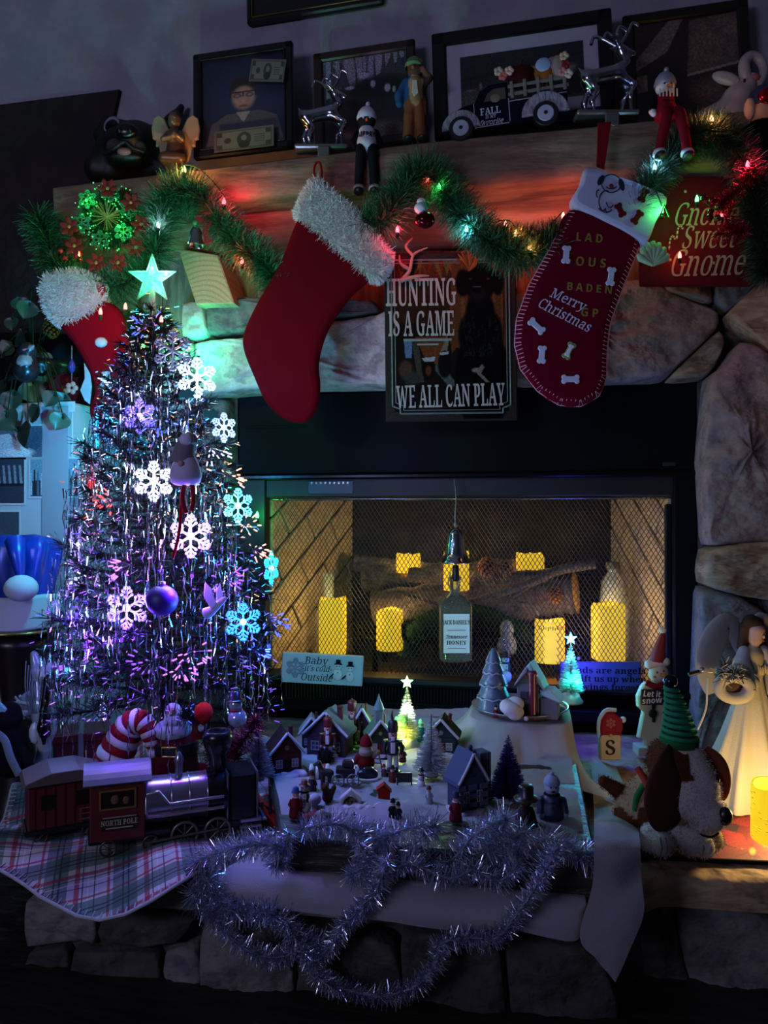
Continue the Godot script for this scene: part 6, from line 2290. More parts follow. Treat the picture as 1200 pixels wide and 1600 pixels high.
	for i in 5:
		b.ell(V(cos(i * TAU / 5.0) * 6, sin(i * TAU / 5.0) * 6, 0), V(4.5, 4.5, 2), 8)
	part(t, "flower", b, mt("a07a70", 0.5))
	b = nb()
	b.tube([V(0, 10, 0), V(0, 66, 0)], 0.7, 5)
	part(t, "wire", b, mt("8a8a9a", 0.3, 0.8))
	t = fig("bird_figurine", "small glossy dark bird figurine with a silver face among the pothos leaves", "figurine", 40, 592, 0.36)
	b = nb()
	blob(b, [[V(0, 14, 0), V(0, 20, 0), 20.0, 19.0, "1d1f26"], [V(4, 40, 6), V(6, 42, 8), 15.0, 14.0, "23252c"], [V(2, 22, 12), V(6, 24, 14), 10.0, 9.0, "7d868f"], [V(14, 44, 16), V(22, 48, 20), 5.0, 2.0, "6a7078"], [V(-14, 14, -6), V(-30, 2, -10), 9.0, 4.0, "15171c"]], 2.4, 5.0)
	part(t, "body", b, vc(0.25))
	b = nb()
	b.ell(V(2, 46, 20), V(2, 2, 1.5), 7)
	b.ell(V(-4, 52, -6), V(4, 9, 4), 8)
	part(t, "eye_and_crest", b, mt("0a0b0e", 0.2))
	# red poinsettia spray behind
	t = fig("poinsettia", "dim red poinsettia spray lying on the cabinet beside the pothos", "flower", 104, 622, 0.28)
	for i in 8:
		b = nb()
		leaf(b, V(0, 10, 0), 34, Basis(Vector3.BACK, i * TAU / 8.0) * Basis(Vector3.RIGHT, -0.5))
		part(t, "petal", b, mt("4a0f16", 0.7))
	b = nb()
	b.ell(V(0, 10, 4), V(5, 5, 4), 8)
	part(t, "centre", b, mt("8a6a3a", 0.5))
	# round table with the blue hat
	var tp := P(30, 980, 0.42)
	t = thing("side_table", "round dark pedestal table with a gilt rim under the blue satin hat", "table", V(tp.x, 0, 0.42))
	s = mpp(tp)
	var hh := tp.y / s
	b = nb()
	b.lathe(pv([0.1, hh - 8, 52, hh - 8, 66, hh - 5, 68, hh, 0.1, hh]), Vector3.ZERO, 36)
	part(t, "top", b, mt("1c0f0e", 0.3))
	b = nb()
	var rim := []
	for i in 37:
		rim.append(V(cos(TAU * i / 36.0) * 68, hh - 2, sin(TAU * i / 36.0) * 68))
	b.tube(rim, 2.4, 6, false)
	part(t, "gilt_rim", b, mt("a08a4a", 0.25, 0.9))
	b = nb()
	b.lathe(pv([0.1, 0, 60, 0, 62, 8, 40, 26, 30, 60, 24, 120, 22, 180, 30, 220, 40, hh - 30, 48, hh - 8, 0.1, hh - 8]), Vector3.ZERO, 26)
	part(t, "pedestal", b, mt("1a0f11", 0.35))
	t = thing("santa_hat", "blue satin Santa hat with white plush brim and pompom on the round table", "hat", V(tp.x, tp.y, 0.42))
	t.rotation.y = YAW
	b = nb()
	var rows := []
	for q in [[58, 0], [62, 4], [63, 24], [62, 46], [58, 52], [50, 50]]:
		var row := []
		for j in 41:
			var an := TAU * j / 40.0
			var r: float = q[0] * (1.0 + 0.03 * sin(an * 5.0 + q[1] * 0.05))
			row.append(V(cos(an) * r, q[1] + 2.0 * sin(an * 3.0), sin(an) * r * 0.75))
		rows.append(row)
	b.grid(rows, true, 0)
	part(t, "brim", b, cloth_mat("aab6b4", 0.3))
	b = nb()
	rows = []
	for q in [[52, 46], [54, 70], [58, 100], [60, 124], [50, 138], [30, 142], [10, 141], [0.1, 141]]:
		var row := []
		for j in 49:
			var an := TAU * j / 48.0
			var pl: float = 1.0 + 0.10 * sin(an * 7.0 + q[1] * 0.02) * minf(1.0, (q[1] - 40.0) / 50.0) - 0.22 * exp(-pow((wrapf(an - 1.6, -PI, PI)) / 0.28, 2.0)) * clampf((q[1] - 70) / 40.0, 0, 1)
			row.append(V(cos(an) * q[0] * pl, q[1] + 3.0 * sin(an * 4.0), sin(an) * q[0] * 0.7 * pl))
		rows.append(row)
	b.grid(rows, true, 0)
	part(t, "crown", b, mt("12389a", 0.3, 0.25))
	b = nb()
	b.tube(spline([V(10, 134, 34), V(18, 118, 46), V(23, 98, 50), V(26, 84, 52)], 5), range(16).map(func(i): return lerpf(16.0, 6.0, i / 15.0)), 10)
	part(t, "folded_tip", b, mt("12389a", 0.3, 0.25))
	b = nb()
	b.ell(V(30, 66, 58), V(25, 20, 20), 18)
	part(t, "pompom", b, mt("a9b8bc", 0.95))
	# goose figurine, head down
	t = fig("goose_figurine", "glossy goose figurine with raised tail and black neck hanging down, before the side table", "figurine", 66, 1190, 0.62)
	b = nb()
	blob(b, [[V(-8, 140, -6), V(0, 90, 0), 13.0, 19.0, "7d8b98"], [V(0, 90, 0), V(6, 50, 2), 19.0, 17.0, "8896a2"], [V(-16, 166, -6), V(-8, 140, -6), 6.0, 13.0, "70808e"], [V(4, 136, 4), V(14, 150, 4), 11.0, 6.0, "a4b0b6"], [V(14, 130, 10), V(11, 84, 18), 8.0, 6.0, "0d0c0d"], [V(11, 84, 18), V(12, 62, 22), 6.0, 9.0, "0d0c0d"], [V(12, 58, 22), V(13, 50, 22), 10.0, 8.0, "0d0c0d"], [V(6, 50, 10), V(4, 20, 2), 16.0, 10.0, "a2a8ae"], [V(4, 20, 2), V(0, 0, 0), 10.0, 13.0, "8a90a0"]], 2.0, 4.0)
	part(t, "body", b, vc(0.12))
	b = nb()
	b.tube([V(13, 46, 24), V(14, 34, 26)], [5.0, 2.2], 8)
	part(t, "beak", b, mt("0a0a0a", 0.3))
	b = nb()
	for i in 5:
		b.tube(spline([V(-24 + i * 4.0, 158 - i * 7, 4), V(-20 + i * 3.5, 120, 15), V(-12 + i * 3.0, 80, 20)], 4), 1.0, 5)
	part(t, "wing_feathers", b, mt("505c68", 0.3))
	b = nb()
	b.ell(V(-3, 50, 20), V(9, 17, 5), 10)
	part(t, "cheek_patch", b, mt("aab2bc", 0.3))
	# round woven cushions of ribbon
	for q in ["crumpled white net pompom left of the goose figurine", "pale green net pompom behind the goose figurine"]:
		var gr: bool = q.begins_with("pale")
		t = fig("net_pompom", q, "decoration", 88 if gr else 46, 1128, 0.52)
		b = nb()
		b.ell(V(0, 25, 0), V(20, 22, 16), 16)
		part(t, "core", b, mt("4e6a5c" if gr else "6a6a78", 0.9))
		for i in 26:
			b = nb()
			var d := V(rng.randfn(), rng.randfn(), absf(rng.randfn())).normalized()
			b.tube(spline([V(0, 25, 0) + d * 18, V(0, 25, 0) + d * 25 + V(rng.randfn(), rng.randfn(), 0) * 5, V(0, 25, 0) + d.rotated(Vector3.UP, 0.5) * 20], 4), 2.6, 5, true, 0.35, d)
			part(t, "ribbon_loop", b, mt("6a9a80" if gr else "9094a4", 0.8))
	# red gift box under the tree
	t = figy("gift_box", "dark red gift box under the left side of the tree", "box", 128, 1200, HY)
	t.rotation.y = 0.5
	b = nb()
	b.box(V(0, 26, 0), V(78, 52, 66), 2)
	part(t, "box", b, mt("4a1018", 0.4))
	b = nb()
	b.box(V(0, 56, 0), V(84, 14, 72), 2)
	part(t, "lid", b, mt("5a141c", 0.4))
	b = nb()
	b.box(V(0, 32, 0), V(8, 65, 73), 1)
	part(t, "ribbon", b, mt("8a8a90", 0.3, 0.5))
	# dark clutter under the table edge: a fallen plush with pale trim
	t = fig("plush_toy", "dark plush toy with a pale scarf slumped at the far left below the table", "toy", 22, 1215, 0.66)
	b = nb()
	blob(b, [[V(-6, 30, 0), V(-10, 60, 0), 30.0, 26.0, "121016"], [V(-8, 96, 4), V(-8, 100, 4), 22.0, 20.0, "16131a"], [V(18, 40, 10), V(36, 8, 16), 10.0, 8.0, "121016"], [V(-30, 30, 8), V(-44, 0, 12), 10.0, 8.0, "121016"]], 3.2, 5.0)
	part(t, "body", b, vc(0.95))
	b = nb()
	b.tube(spline([V(-16, 76, 24), V(0, 66, 30), V(10, 40, 32), V(22, 14, 30)], 5), 6.5, 8, true, 0.4, Vector3.BACK)
	part(t, "scarf", b, mt("6a7488", 0.9))
	b = nb()
	b.extr(pv([-30, 108, -14, 122, -2, 112, -4, 100, -20, 96]), 16, 22, 1.5)
	part(t, "pale_bow", b, mt("7aa0b4", 0.6))

func plaid() -> Image:
	var i := img(256, 256, "b9b6b8")
	for y in 256:
		for x in 256:
			var c := Color("a5a3a8")
			for q in [x, y]:
				var m: int = q % 128
				if m < 44:
					c = c.lerp(Color("22403c"), 0.55)
				if m > 16 and m < 20 or m > 26 and m < 30:
					c = c.lerp(Color("141a22"), 0.7)
				if m > 56 and m < 66 or m > 116 and m < 122:
					c = c.lerp(Color("7a1420"), 0.6)
				if m > 92 and m < 95 or m > 70 and m < 73:
					c = c.lerp(Color("1a1a24"), 0.75)
				if m > 80 and m < 83:
					c = c.lerp(Color("c8c8cc"), 0.7)
			i.set_pixel(x, y, c)
	return i

func wheel(par, m: Vector3, r: float, hub: String) -> void:
	var b := nb()
	var ring := []
	for i in 25:
		ring.append(m + V(cos(TAU * i / 24.0) * r, sin(TAU * i / 24.0) * r, 0))
	b.tube(ring, r * 0.14, 6, false)
	b.ell(m, V(r * 0.2, r * 0.2, r * 0.2), 8)
	for i in 8:
		b.tube([m, ring[i * 3]], r * 0.06, 4, false)
	part(par, "wheel", b, mt(hub, 0.35, 0.6))

func build_train() -> void:
	# plaid skirt
	var c := tree_at(0.0)
	c.y = HY
	var t := thing("tree_skirt", "scalloped plaid tree skirt with whipstitched edge under the toy train", "tree skirt", c)
	var rows := []
	var edge := []
	var b := B.new()
	for i in 19:
		var q := i / 18.0
		var row := []
		for j in 81:
			var a := TAU * j / 80.0
			var cosb := cos(a)
			var zf := sin(a)
			var r := lerpf(0.03, 0.36 + 0.075 * zf - 0.03 * cosb * (1.0 if cosb > 0.0 else -1.6) + 0.035 * sin(a * 6.0 + 0.6), q)
			var p := V(minf(cosb * r, -0.385 - c.x - 0.09 * clampf((0.55 - c.z - zf * r) * 4.0, 0.0, 1.0) - 0.004 * sin(zf * 40.0)), 0.012, zf * r)
			p.y += (0.012 + 0.026 * q) * (sin(a * 6.0 + 0.9 + q) + 0.6) * q * clampf((0.2 - cosb) * 2.0, 0.25, 1.0) + 0.006 * sin(a * 13.0) * q
			# sags where the hearth ends
			var over := maxf(0.0, c.z + p.z - 0.885)
			p.y -= over * 0.3
			p.z -= over * 0.1
			var oleft := maxf(0.0, -0.735 - (c.x + p.x))
			p.y -= oleft * 0.3
			p.y = maxf(p.y, 0.006 if oleft <= 0.0 and over <= 0.0 else -0.2)
			row.append(p)
			if i == 18:
				edge.append(p)
		rows.append(row)
	b.grid(rows, false, 1)
	for i in b.v.size():
		b.u[i] = Vector2(b.v[i].x, b.v[i].z).rotated(0.5) * 5.2
		if b.n[i].y < 0.0:
			b.n[i] = -b.n[i]
	b.ix.clear()
	for i in 18:
		for j in 80:
			var f := i * 81 + j
			b.face(f, f + 1, f + 82)
			b.face(f, f + 82, f + 81)
	var pm := print_of(plaid(), 0.95)
	part(t, "plaid_cloth", b, pm)
	b = B.new()
	b.tube(edge, 0.0026, 6, false)
	for j in 240:
		var p: Vector3 = edge[j / 3].lerp(edge[j / 3 + 1], (j % 3) / 3.0)
		var inn := V(-p.x, 0, -p.z).normalized() * 0.012
		b.tube([p + V(0, 0.002, 0), p + inn + V(0, 0.004, 0)], 0.0013, 4)
	part(t, "whipstitch", b, mt("9a9ea8", 0.9))
	# locomotive
	t = figy("toy_locomotive", "toy steam locomotive with silver boiler, red cab and red cowcatcher", "toy train", 288, 1308, HY + 0.012)
	t.rotation.y = YAW + 0.34
	s *= 1.12
	var red := mt("4e1014", 0.5)
	var black := mt("0b0b0e", 0.25)
	var sil := mt("9a98b0", 0.22, 0.85)
	b = nb()
	b.box(V(-10, 20, 0), V(230, 12, 52), 2)
	part(t, "chassis", b, black)
	b = nb()
	b.box(V(-88, 56, 0), V(70, 74, 62), 2)
	part(t, "cab", b, red)
	b = nb()
	var pr := []
	for i in 11:
		var a := lerpf(2.4, 0.74, i / 10.0)
		pr.append(Vector2(cos(a) * 52, sin(a) * 52))
	for i in 11:
		var a := lerpf(0.74, 2.4, i / 10.0)
		pr.append(Vector2(cos(a) * 48, sin(a) * 48))
	b.xf.basis = b.xf.basis * Basis(Vector3.UP, PI / 2)
	b.xf.origin = V(-88, 62, 0) * s
	b.extr(pr, -43, 43, 1)
	part(t, "cab_roof", b, mt("5d5f6e", 0.45, 0.3))
	b = nb()
	b.box(V(-88, 74, 31), V(42, 22, 1.5), 0.5)
	part(t, "cab_window", b, mt("1a0f0c", 0.3))
	b = nb()
	b.box(V(-88, 86, 32), V(46, 2.5, 2), 0.4)
	b.box(V(-88, 62, 32), V(46, 2.5, 2), 0.4)
	b.box(V(-110, 74, 32), V(2.5, 26, 2), 0.4)
	b.box(V(-66, 74, 32), V(2.5, 26, 2), 0.4)
	part(t, "window_frame", b, mt("8a6a3a", 0.4, 0.5))
	b = nb()
	b.ell(V(-92, 74, 31), V(6, 7, 2), 8)
	b.ell(V(-78, 72, 31), V(5, 6, 2), 8)
	part(t, "driver_print", b, mt("6a4a3a", 0.6))
	b = nb()
	b.box(V(-86, 42, 31.5), V(46, 17, 1.6), 0.5)
	var pl := part(t, "name_plate", b, mt("0d0c0c", 0.5))
	words(pl, "lettering", "NORTH POLE", 7 * s, mt("a89a80", 0.5), slant(-86 * s, 44 * s, 32.5 * s, 0, 0, 0.72), true, true, 0.0006)
	b = nb()
	b.box(V(-86, 37, 32.4), V(34, 1.4, 0.5))
	b.box(V(-86, 51, 32.4), V(42, 1, 0.5))
	part(pl, "rule", b, mt("a89a80", 0.5))
	var xb := Basis(Vector3.BACK, -PI / 2)
	b = nb()
	b.lathe(pv([0.1, 0, 31, 0, 31, 84, 0.1, 84]), V(-54, 58, 0), 28, true, xb)
	part(t, "boiler", b, sil)
	b = nb()
	b.lathe(pv([0.1, 0, 32.5, 0, 32.5, 26, 0.1, 26]), V(30, 58, 0), 28, true, xb)
	part(t, "smokebox", b, black)
	b = nb()
	b.box(V(77, 56, 0), V(38, 68, 58), 4)
	part(t, "front_box", b, black)
	b = nb()
	for x in [56.0, 97.0]:
		b.box(V(x, 56, 0), V(2.5, 70, 60), 1)
	part(t, "front_trim", b, sil)
	b = nb()
	for x in [-20.0, 4.0, 28.0]:
		b.lathe(pv([31.5, 0, 32.5, 0.5, 32.5, 1.5, 31.5, 2]), V(x, 58, 0), 28, false, xb)
	part(t, "boiler_band", b, mt("b8b8c4", 0.2, 0.9))
	b = nb()
	b.lathe(pv([0.1, 84, 12, 84, 12, 112, 19, 122, 22, 136, 18, 144, 14, 144, 14, 134, 0.1, 130]), V(46, 0, 0), 20)
	part(t, "smokestack", b, black)
	b = nb()
	b.lathe(pv([0.1, 84, 5, 84, 5, 104, 7, 110, 3, 120, 0.1, 122]), V(-8, 0, 6), 14)
	part(t, "steam_dome", b, sil)
	b = nb()
	b.tube([V(-52, 52, 31), V(-52, 74, 26), V(-36, 76, 26), V(-22, 60, 33), V(50, 62, 33)], 2.4, 7)
	b.tube([V(-50, 46, 33), V(-30, 46, 34), V(50, 48, 34)], 2.4, 7)
	part(t, "hand_rail", b, mt("a9a4a8", 0.25, 0.8))
	for x in [-2.0, 42.0]:
		wheel(t, V(x, 15, 30), 17.0, "6a625c")
	for x in [-46.0, -100.0, 84.0]:
		wheel(t, V(x, 9, 28), 10.0, "4a4440")
	b = nb()
	b.tube([V(-50, 12, 34), V(42, 19, 34)], 1.8, 6)
	part(t, "driving_rod", b, mt("6a605c", 0.3, 0.7))
	b = nb()
	b.box(V(88, 24, 20), V(30, 5, 26), 1)
	b.box(V(88, 15, 20), V(30, 4, 26), 1)
	part(t, "step", b, sil)
	for i in 7:
		b = nb()
		var z := -27.0 + i * 9.0
		b.tube([V(102, 40, z * 0.6), V(142 - absf(z) * 0.5, 6, z)], 2.8, 6)
		part(t, "cowcatcher_bar", b, mt("96161c", 0.35))
	b = nb()
	b.poly([V(102, 40, 18), V(148, 8, 4), V(120, 2, 26)])
	b.poly([V(102, 40, -18), V(148, 8, -4), V(120, 2, -26)])
	b.poly([V(102, 42, 18), V(102, 42, -18), V(148, 9, -4), V(148, 9, 4)])
	b.box(V(104, 40, 0), V(7, 8, 42), 1.5)
	part(t, "cowcatcher", b, mt("7e1218", 0.35))
	b = nb()
	b.tube([V(116, 66, 24), V(116, 26, 24)], 2.4, 6)
	part(t, "pilot_post", b, black)
	# caboose
	t = figy("toy_wagon", "toy red railway wagon with a low grey-brown roof behind the locomotive's cab", "toy train", 98, 1300, HY + 0.012)
	t.rotation.y = YAW + 0.5
	b = nb()
	b.box(V(0, 16, 0), V(112, 10, 60), 2)
	part(t, "chassis", b, black)
	b = nb()
	b.box(V(0, 54, 0), V(104, 68, 62), 2)
	part(t, "body", b, red)
	b = nb()
	b.xf.basis = b.xf.basis
	b.extr(pv([-60, 88, -56, 94, -20, 106, 20, 106, 56, 94, 60, 88]), -40, 40, 1)
	part(t, "roof", b, mt("514640", 0.55))
	for i in 7:
		b = nb()
		b.box(V(-42 + i * 14, 54, 31.5), V(1.2, 66, 1.0))
		part(t, "plank_groove", b, mt("3a0a0c", 0.6))
	for q in [[-24, 60], [24, 60]]:
		b = nb()
		b.box(V(q[0], q[1], 31.6), V(20, 22, 1.2), 0.4)
		part(t, "window", b, mt("1a0c0c", 0.3))
	b = nb()
	for y in [28, 36, 44]:
		b.box(V(36, y, 36), V(34, 2.2, 2), 0.5)
	b.box(V(22, 34, 36), V(2, 22, 2), 0.5)
	b.box(V(50, 34, 36), V(2, 22, 2), 0.5)
	part(t, "gilt_railing", b, mt("7a5a2a", 0.35, 0.6))
	for x in [-34.0, 34.0]:
		wheel(t, V(x, 8, 28), 9.0, "4a4440")
	# things between train and tree
	t = figy("elf_doll", "elf doll with a long drooping red and white striped hat behind the locomotive's cab", "doll", 190, 1262, HY + 0.01)
	b = nb()
	blob(b, [[V(-8, 14, 0), V(-8, 36, 0), 24.0, 20.0, "4a1a20"], [V(-16, 58, 6), V(-14, 64, 6), 19.0, 18.0, "b08a84"], [V(-30, 50, 10), V(-26, 44, 12), 10.0, 12.0, "c8c4c8"]], 2.4, 4.0)
	b.col = Color.WHITE
	part(t, "body", b, vc(0.8))
	b = nb()
	b.ell(V(-24, 60, 24), V(4, 4, 4), 8)
	part(t, "nose", b, mt("b8847c", 0.7))
	b = nb()
	b.ell(V(-17, 66, 23), V(2, 2.4, 1.5), 6)
	b.ell(V(-27, 66, 22), V(2, 2.4, 1.5), 6)
	part(t, "eyes", b, mt("0c0c10", 0.3))
	var sp := spline([V(-14, 70, 6), V(2, 104, 6), V(18, 132, 8), V(38, 136, 12), V(50, 116, 16), V(54, 98, 18)], 6)
	for i in range(0, sp.size() - 2, 2):
		b = nb()
		var rr := lerpf(30.0, 8.0, i / 30.0)
		b.tube([sp[i], sp[i + 1], sp[i + 2]], [rr, rr * 1.05, lerpf(30.0, 8.0, (i + 2) / 30.0)], 16)
		part(t, "hat_band", b, mt("b9b2b8" if (i / 2) % 2 else "7a1420", 0.9))
	b = nb()
	b.ell(V(54, 92, 18), V(9, 9, 9), 10)
	part(t, "hat_pompom", b, mt("c0bcc4", 0.95))
	t = figy("santa_nutcracker", "Santa nutcracker with white beard, black belt and brass buckle behind the locomotive", "nutcracker", 274, 1262, HY + 0.01)
	b = nb()
	b.lathe(pv([0.1, 0, 36, 0, 40, 14, 38, 40, 34, 74, 33, 96, 30, 118, 0.1, 120]), Vector3.ZERO, 22)
	part(t, "coat", b, mt("4a0f16", 0.7))
	b = nb()
	b.lathe(pv([34.5, 88, 36, 90, 35.5, 104, 34, 106]), Vector3.ZERO, 22)
	part(t, "belt", b, mt("0a0a0c", 0.35))
	b = nb()
	b.tube([V(-11, 90, 35), V(11, 90, 35), V(11, 104, 35), V(-11, 104, 35), V(-11, 90, 35)], 1.6, 6)
	part(t, "buckle", b, mt("b09a4a", 0.25, 0.9))
	b = nb()
	b.ell(V(-2, 124, 10), V(30, 17, 26), 16)
	part(t, "fur_collar", b, mt("98a0ac", 0.95))
	b = nb()
	b.ell(V(0, 150, 14), V(14, 17, 13), 16)
	b.ell(V(0, 140, 22), V(13, 14, 9), 14)
	part(t, "bearded_head", b, mt("b6b2bc", 0.9))
	b = nb()
	b.ell(V(0, 156, 24), V(9, 6, 5), 12)
	b.ell(V(0, 153, 30), V(2.5, 2.5, 2.5), 8)
	part(t, "face", b, mt("a07a76", 0.7))
	b = nb()
	b.ell(V(-4, 158, 29), V(1.3, 1.3, 1), 6)
	b.ell(V(4, 158, 29), V(1.3, 1.3, 1), 6)
	part(t, "eyes", b, mt("08080a", 0.3))
	t = fig("pompom_ornament", "fuzzy red pompom ornament hanging low on the tree right of the Santa nutcracker", "ornament", 318, 1140, 0.72)
	b = nb()
	b.ell(V(0, 26, 0), V(15, 17, 14), 16)
	part(t, "ball", b, mt("a01a18", 0.95))
	b = nb()
	b.ell(V(-3, 4, 4), V(5, 6, 5), 10)
	part(t, "white_tip", b, mt("b0b0b8", 0.95))
	b = nb()
	b.lathe(pv([0.1, -2, 9, -6, 12, -38, 0.1, -40]), V(-9, 24, -6), 12)
	part(t, "red_sleeve", b, mt("5a0f14", 0.8))
	t = fig("snowman_bauble", "shiny glass snowman bauble with a top hat, low at the tree's right", "ornament", 371, 1136, 0.7)
	b = nb()
	b.ell(V(0, 14, 0), V(15, 15, 14), 18)
	b.ell(V(-3, 35, 0), V(11, 11, 10), 16)
	part(t, "body", b, mt("9fb0be", 0.12, 0.5))
	b = nb()
	b.lathe(pv([14, 41, 14, 43, 9, 44, 8.5, 56, 0.1, 57]), V(-3, 0, 0), 16)
	part(t, "hat", b, mt("14141a", 0.25))
	b = nb()
	b.lathe(pv([9, 25, 11, 27, 9, 29]), V(-2, 0, 0), 14)
	part(t, "scarf", b, mt("7a1a1c", 0.4))
	b = nb()
	b.lathe(pv([0.1, 57, 3, 57, 3, 62, 0.1, 62]), V(-3, 0, 0), 8)
	b.tube([V(-3, 62, 0), V(-1, 84, 0)], 0.6, 5)
	part(t, "hook", b, mt("8a8a90", 0.3, 0.9))
	# plush in white, green and red sitting behind the boiler
	t = figy("plush_ball", "round plush in white, green and red lying behind the silver boiler", "toy", 282, 1246, HY + 0.02)
	for q in [[-24, "2f5a44"], [-10, "9ab0b8"], [14, "a9a4aa"], [30, "6a1418"]]:
		b = nb()
		b.ell(V(q[0], 24, 0), V(20, 30, 26), 14)
		part(t, "panel", b, mt(q[1], 0.95))
	# purple-red tinsel heap at the tree's right foot
	garland("heap of dark pinkish red tinsel at the right foot of the tree", [318, 1150, 0, 350, 1166, 0.02, 384, 1150, 0, 400, 1126, 0, 380, 1158, 0.02, 345, 1190, 0.02, 330, 1176, 0, 372, 1184, 0.02, 352, 1140, 0], 0.66, 22.0, 1900, ["7a2a48", "5a1a38", "8a3a58"], "3a1020", 0.25, 0.85, "", "tinsel_heap", "tinsel")

func villager(px, py, h: float, coat, hat, label: String, y := BY + 0.006, skirt := true, group := "") -> Node3D:      # a little standing person
	var t := figy("village_figure", label, "figurine", px, py, y, group)
	s *= h / 40.0
	var b := nb()
	b.lathe(pv([0.1, 0, 9, 0, 9.5, 3, 8, 12, 6.5, 22, 3.5, 27, 0.1, 28]) if skirt else pv([0.1, 0, 6, 0, 6, 12, 7.5, 14, 6.5, 22, 3.5, 27, 0.1, 28]), Vector3.ZERO, 12)
	part(t, "coat", b, mt(coat, 0.6))
	b = nb()
	b.ell(V(0, 31, 0.5), V(4.6, 5, 4.6), 10)
	part(t, "head", b, mt("b08a78", 0.6))
	b = nb()
	b.lathe(pv([6.2, 33, 6, 34, 4.8, 35, 4.4, 39, 2, 41, 0.1, 41.5]), Vector3.ZERO, 10)
	part(t, "hat", b, mt(hat, 0.6))
	for sg in [-1.0, 1.0]:
		b = nb()
		b.tube([V(sg * 5.5, 23, 0), V(sg * 8.5, 17, 3), V(sg * 5, 14, 7)], [2.2, 2.2, 1.7], 6)
		part(t, "arm", b, mt(coat, 0.6))
	b = nb()
	b.lathe(pv([3.5, 25.5, 5.4, 27, 3.6, 28.5]), Vector3.ZERO, 10)
	part(t, "scarf", b, mt("b4b0b4", 0.8))
	return t

func snowman(px, py, h: float, label: String, hat := "0c0c10", scarf := "541014", y := BY + 0.006, white := "b4b4bc") -> Node3D:
	var t := figy("snowman_figure", label, "snowman", px, py, y)
	s *= h / 40.0
	for q in [["lower_ball", 9.0, 8.0], ["upper_ball", 22.0, 6.5], ["head", 31.0, 5.0]]:
		var b := nb()
		b.ell(V(0, q[1], 0), V(q[2], q[2], q[2]), 14)
		part(t, q[0], b, mt(white, 0.8))
	var b := nb()
	b.lathe(pv([7, 34.5, 7, 35.5, 4.2, 36, 4, 41, 0.1, 41.2]), Vector3.ZERO, 14)
	part(t, "hat", b, mt(hat, 0.5))
	b = nb()
	b.lathe(pv([4.5, 25.5, 6.4, 27, 4.5, 28.5]), Vector3.ZERO, 12)
	b.box(V(4, 21, 5.5), V(2.6, 10, 1.4), 0.4)
	part(t, "scarf", b, mt(scarf, 0.7))
	b = nb()
	b.tube([V(0, 31, 4.6), V(0.4, 30.6, 9)], [1.0, 0.2], 6)
	part(t, "nose", b, mt("a85a1c", 0.6))
	b = nb()
	for q in [[-1.8, 32.5, 4.5], [1.8, 32.5, 4.5], [0, 23, 6.4], [0, 19, 6.4]]:
		b.ell(V(q[0], q[1], q[2]), Vector3.ONE * 0.75, 6)
	part(t, "coal", b, mt("0a0a0c", 0.5))
	return t

func nutcracker(px, py, h: float, coat, legs, hat, boots, label: String, tall := false) -> void:
	var t := figy("nutcracker", label, "nutcracker", px, py, BY + 0.006, "")
	s *= h / 100.0
	var b := nb()
	b.lathe(pv([0.1, 0, 15, 0, 15, 6, 12, 7, 0.1, 7]), Vector3.ZERO, 18)
	part(t, "stand", b, mt(boots, 0.5))
	for sg in [-1.0, 1.0]:
		b = nb()
		b.lathe(pv([0.1, 7, 5, 7, 5, 19, 4.4, 20, 4.6, 38, 0.1, 38]), V(sg * 5.5, 0, 0), 12)
		part(t, "leg", b, mt(legs, 0.5))
		b = nb()
		b.ell(V(sg * 5.5, 10, 3), V(5.5, 4.5, 8), 10)
		part(t, "boot", b, mt(boots, 0.3))
		b = nb()
		b.tube([V(sg * 12.5, 58, 0), V(sg * 16, 46, 1), V(sg * 14, 36, 4)], [4, 3.8, 3], 8)
		part(t, "arm", b, mt(coat, 0.5))
		b = nb()
		b.ell(V(sg * 14, 34, 5), V(3.2, 3.6, 3.2), 8)
		part(t, "hand", b, mt("b08a78", 0.6))
		b = nb()
		b.lathe(pv([0.1, 62, 5, 62, 6, 60, 0.1, 58]), V(sg * 12, 0, 0), 10)
		part(t, "epaulette", b, mt("9a8a4a", 0.4, 0.5))
	b = nb()
	b.lathe(pv([0.1, 36, 10, 36, 11, 40, 10, 48, 12, 60, 8, 63, 0.1, 63]), Vector3.ZERO, 18)
	part(t, "coat", b, mt(coat, 0.5))
	b = nb()
	b.box(V(0, 50, 10.5), V(8, 20, 3), 1)
	part(t, "shirt_front", b, mt("b8b4b4", 0.6))
	b = nb()
	b.lathe(pv([11.2, 42, 11.8, 43, 11.2, 45]), Vector3.ZERO, 18)
	part(t, "belt", b, mt("0c0c0e", 0.4))
	b = nb()
	b.lathe(pv([0.1, 62, 7, 63, 8, 70, 7.5, 78, 0.1, 79]), Vector3.ZERO, 16)
	part(t, "head", b, mt("b88c7c", 0.6))
	b = nb()
	b.box(V(0, 64, 7.5), V(7, 8, 3), 1)
	part(t, "beard", b, mt("b4b4bc", 0.9))
	b = nb()
	b.ell(V(0, 71.5, 8.4), V(1.6, 1.8, 1.8), 7)
	b.ell(V(-3, 73.5, 7.2), V(1, 1.2, 0.8), 6)
	b.ell(V(3, 73.5, 7.2), V(1, 1.2, 0.8), 6)
	part(t, "face", b, mt("20140f", 0.5))
	b = nb()
	if tall:
		b.lathe(pv([9, 76, 9.5, 80, 8.5, 92, 6, 96, 0.1, 98]), Vector3.ZERO, 16)
		b.tube([V(0, 94, 2), V(-2, 104, 2), V(-1, 114, 0)], [2.5, 2.5, 0.6], 7)
	else:
		b.lathe(pv([8.6, 76, 9.6, 80, 9, 90, 10, 94, 6, 97, 0.1, 98]), Vector3.ZERO, 16)
		b.ell(V(0, 99, 0), V(2.6, 3, 2.6), 8)
	part(t, "hat", b, mt(hat, 0.5))

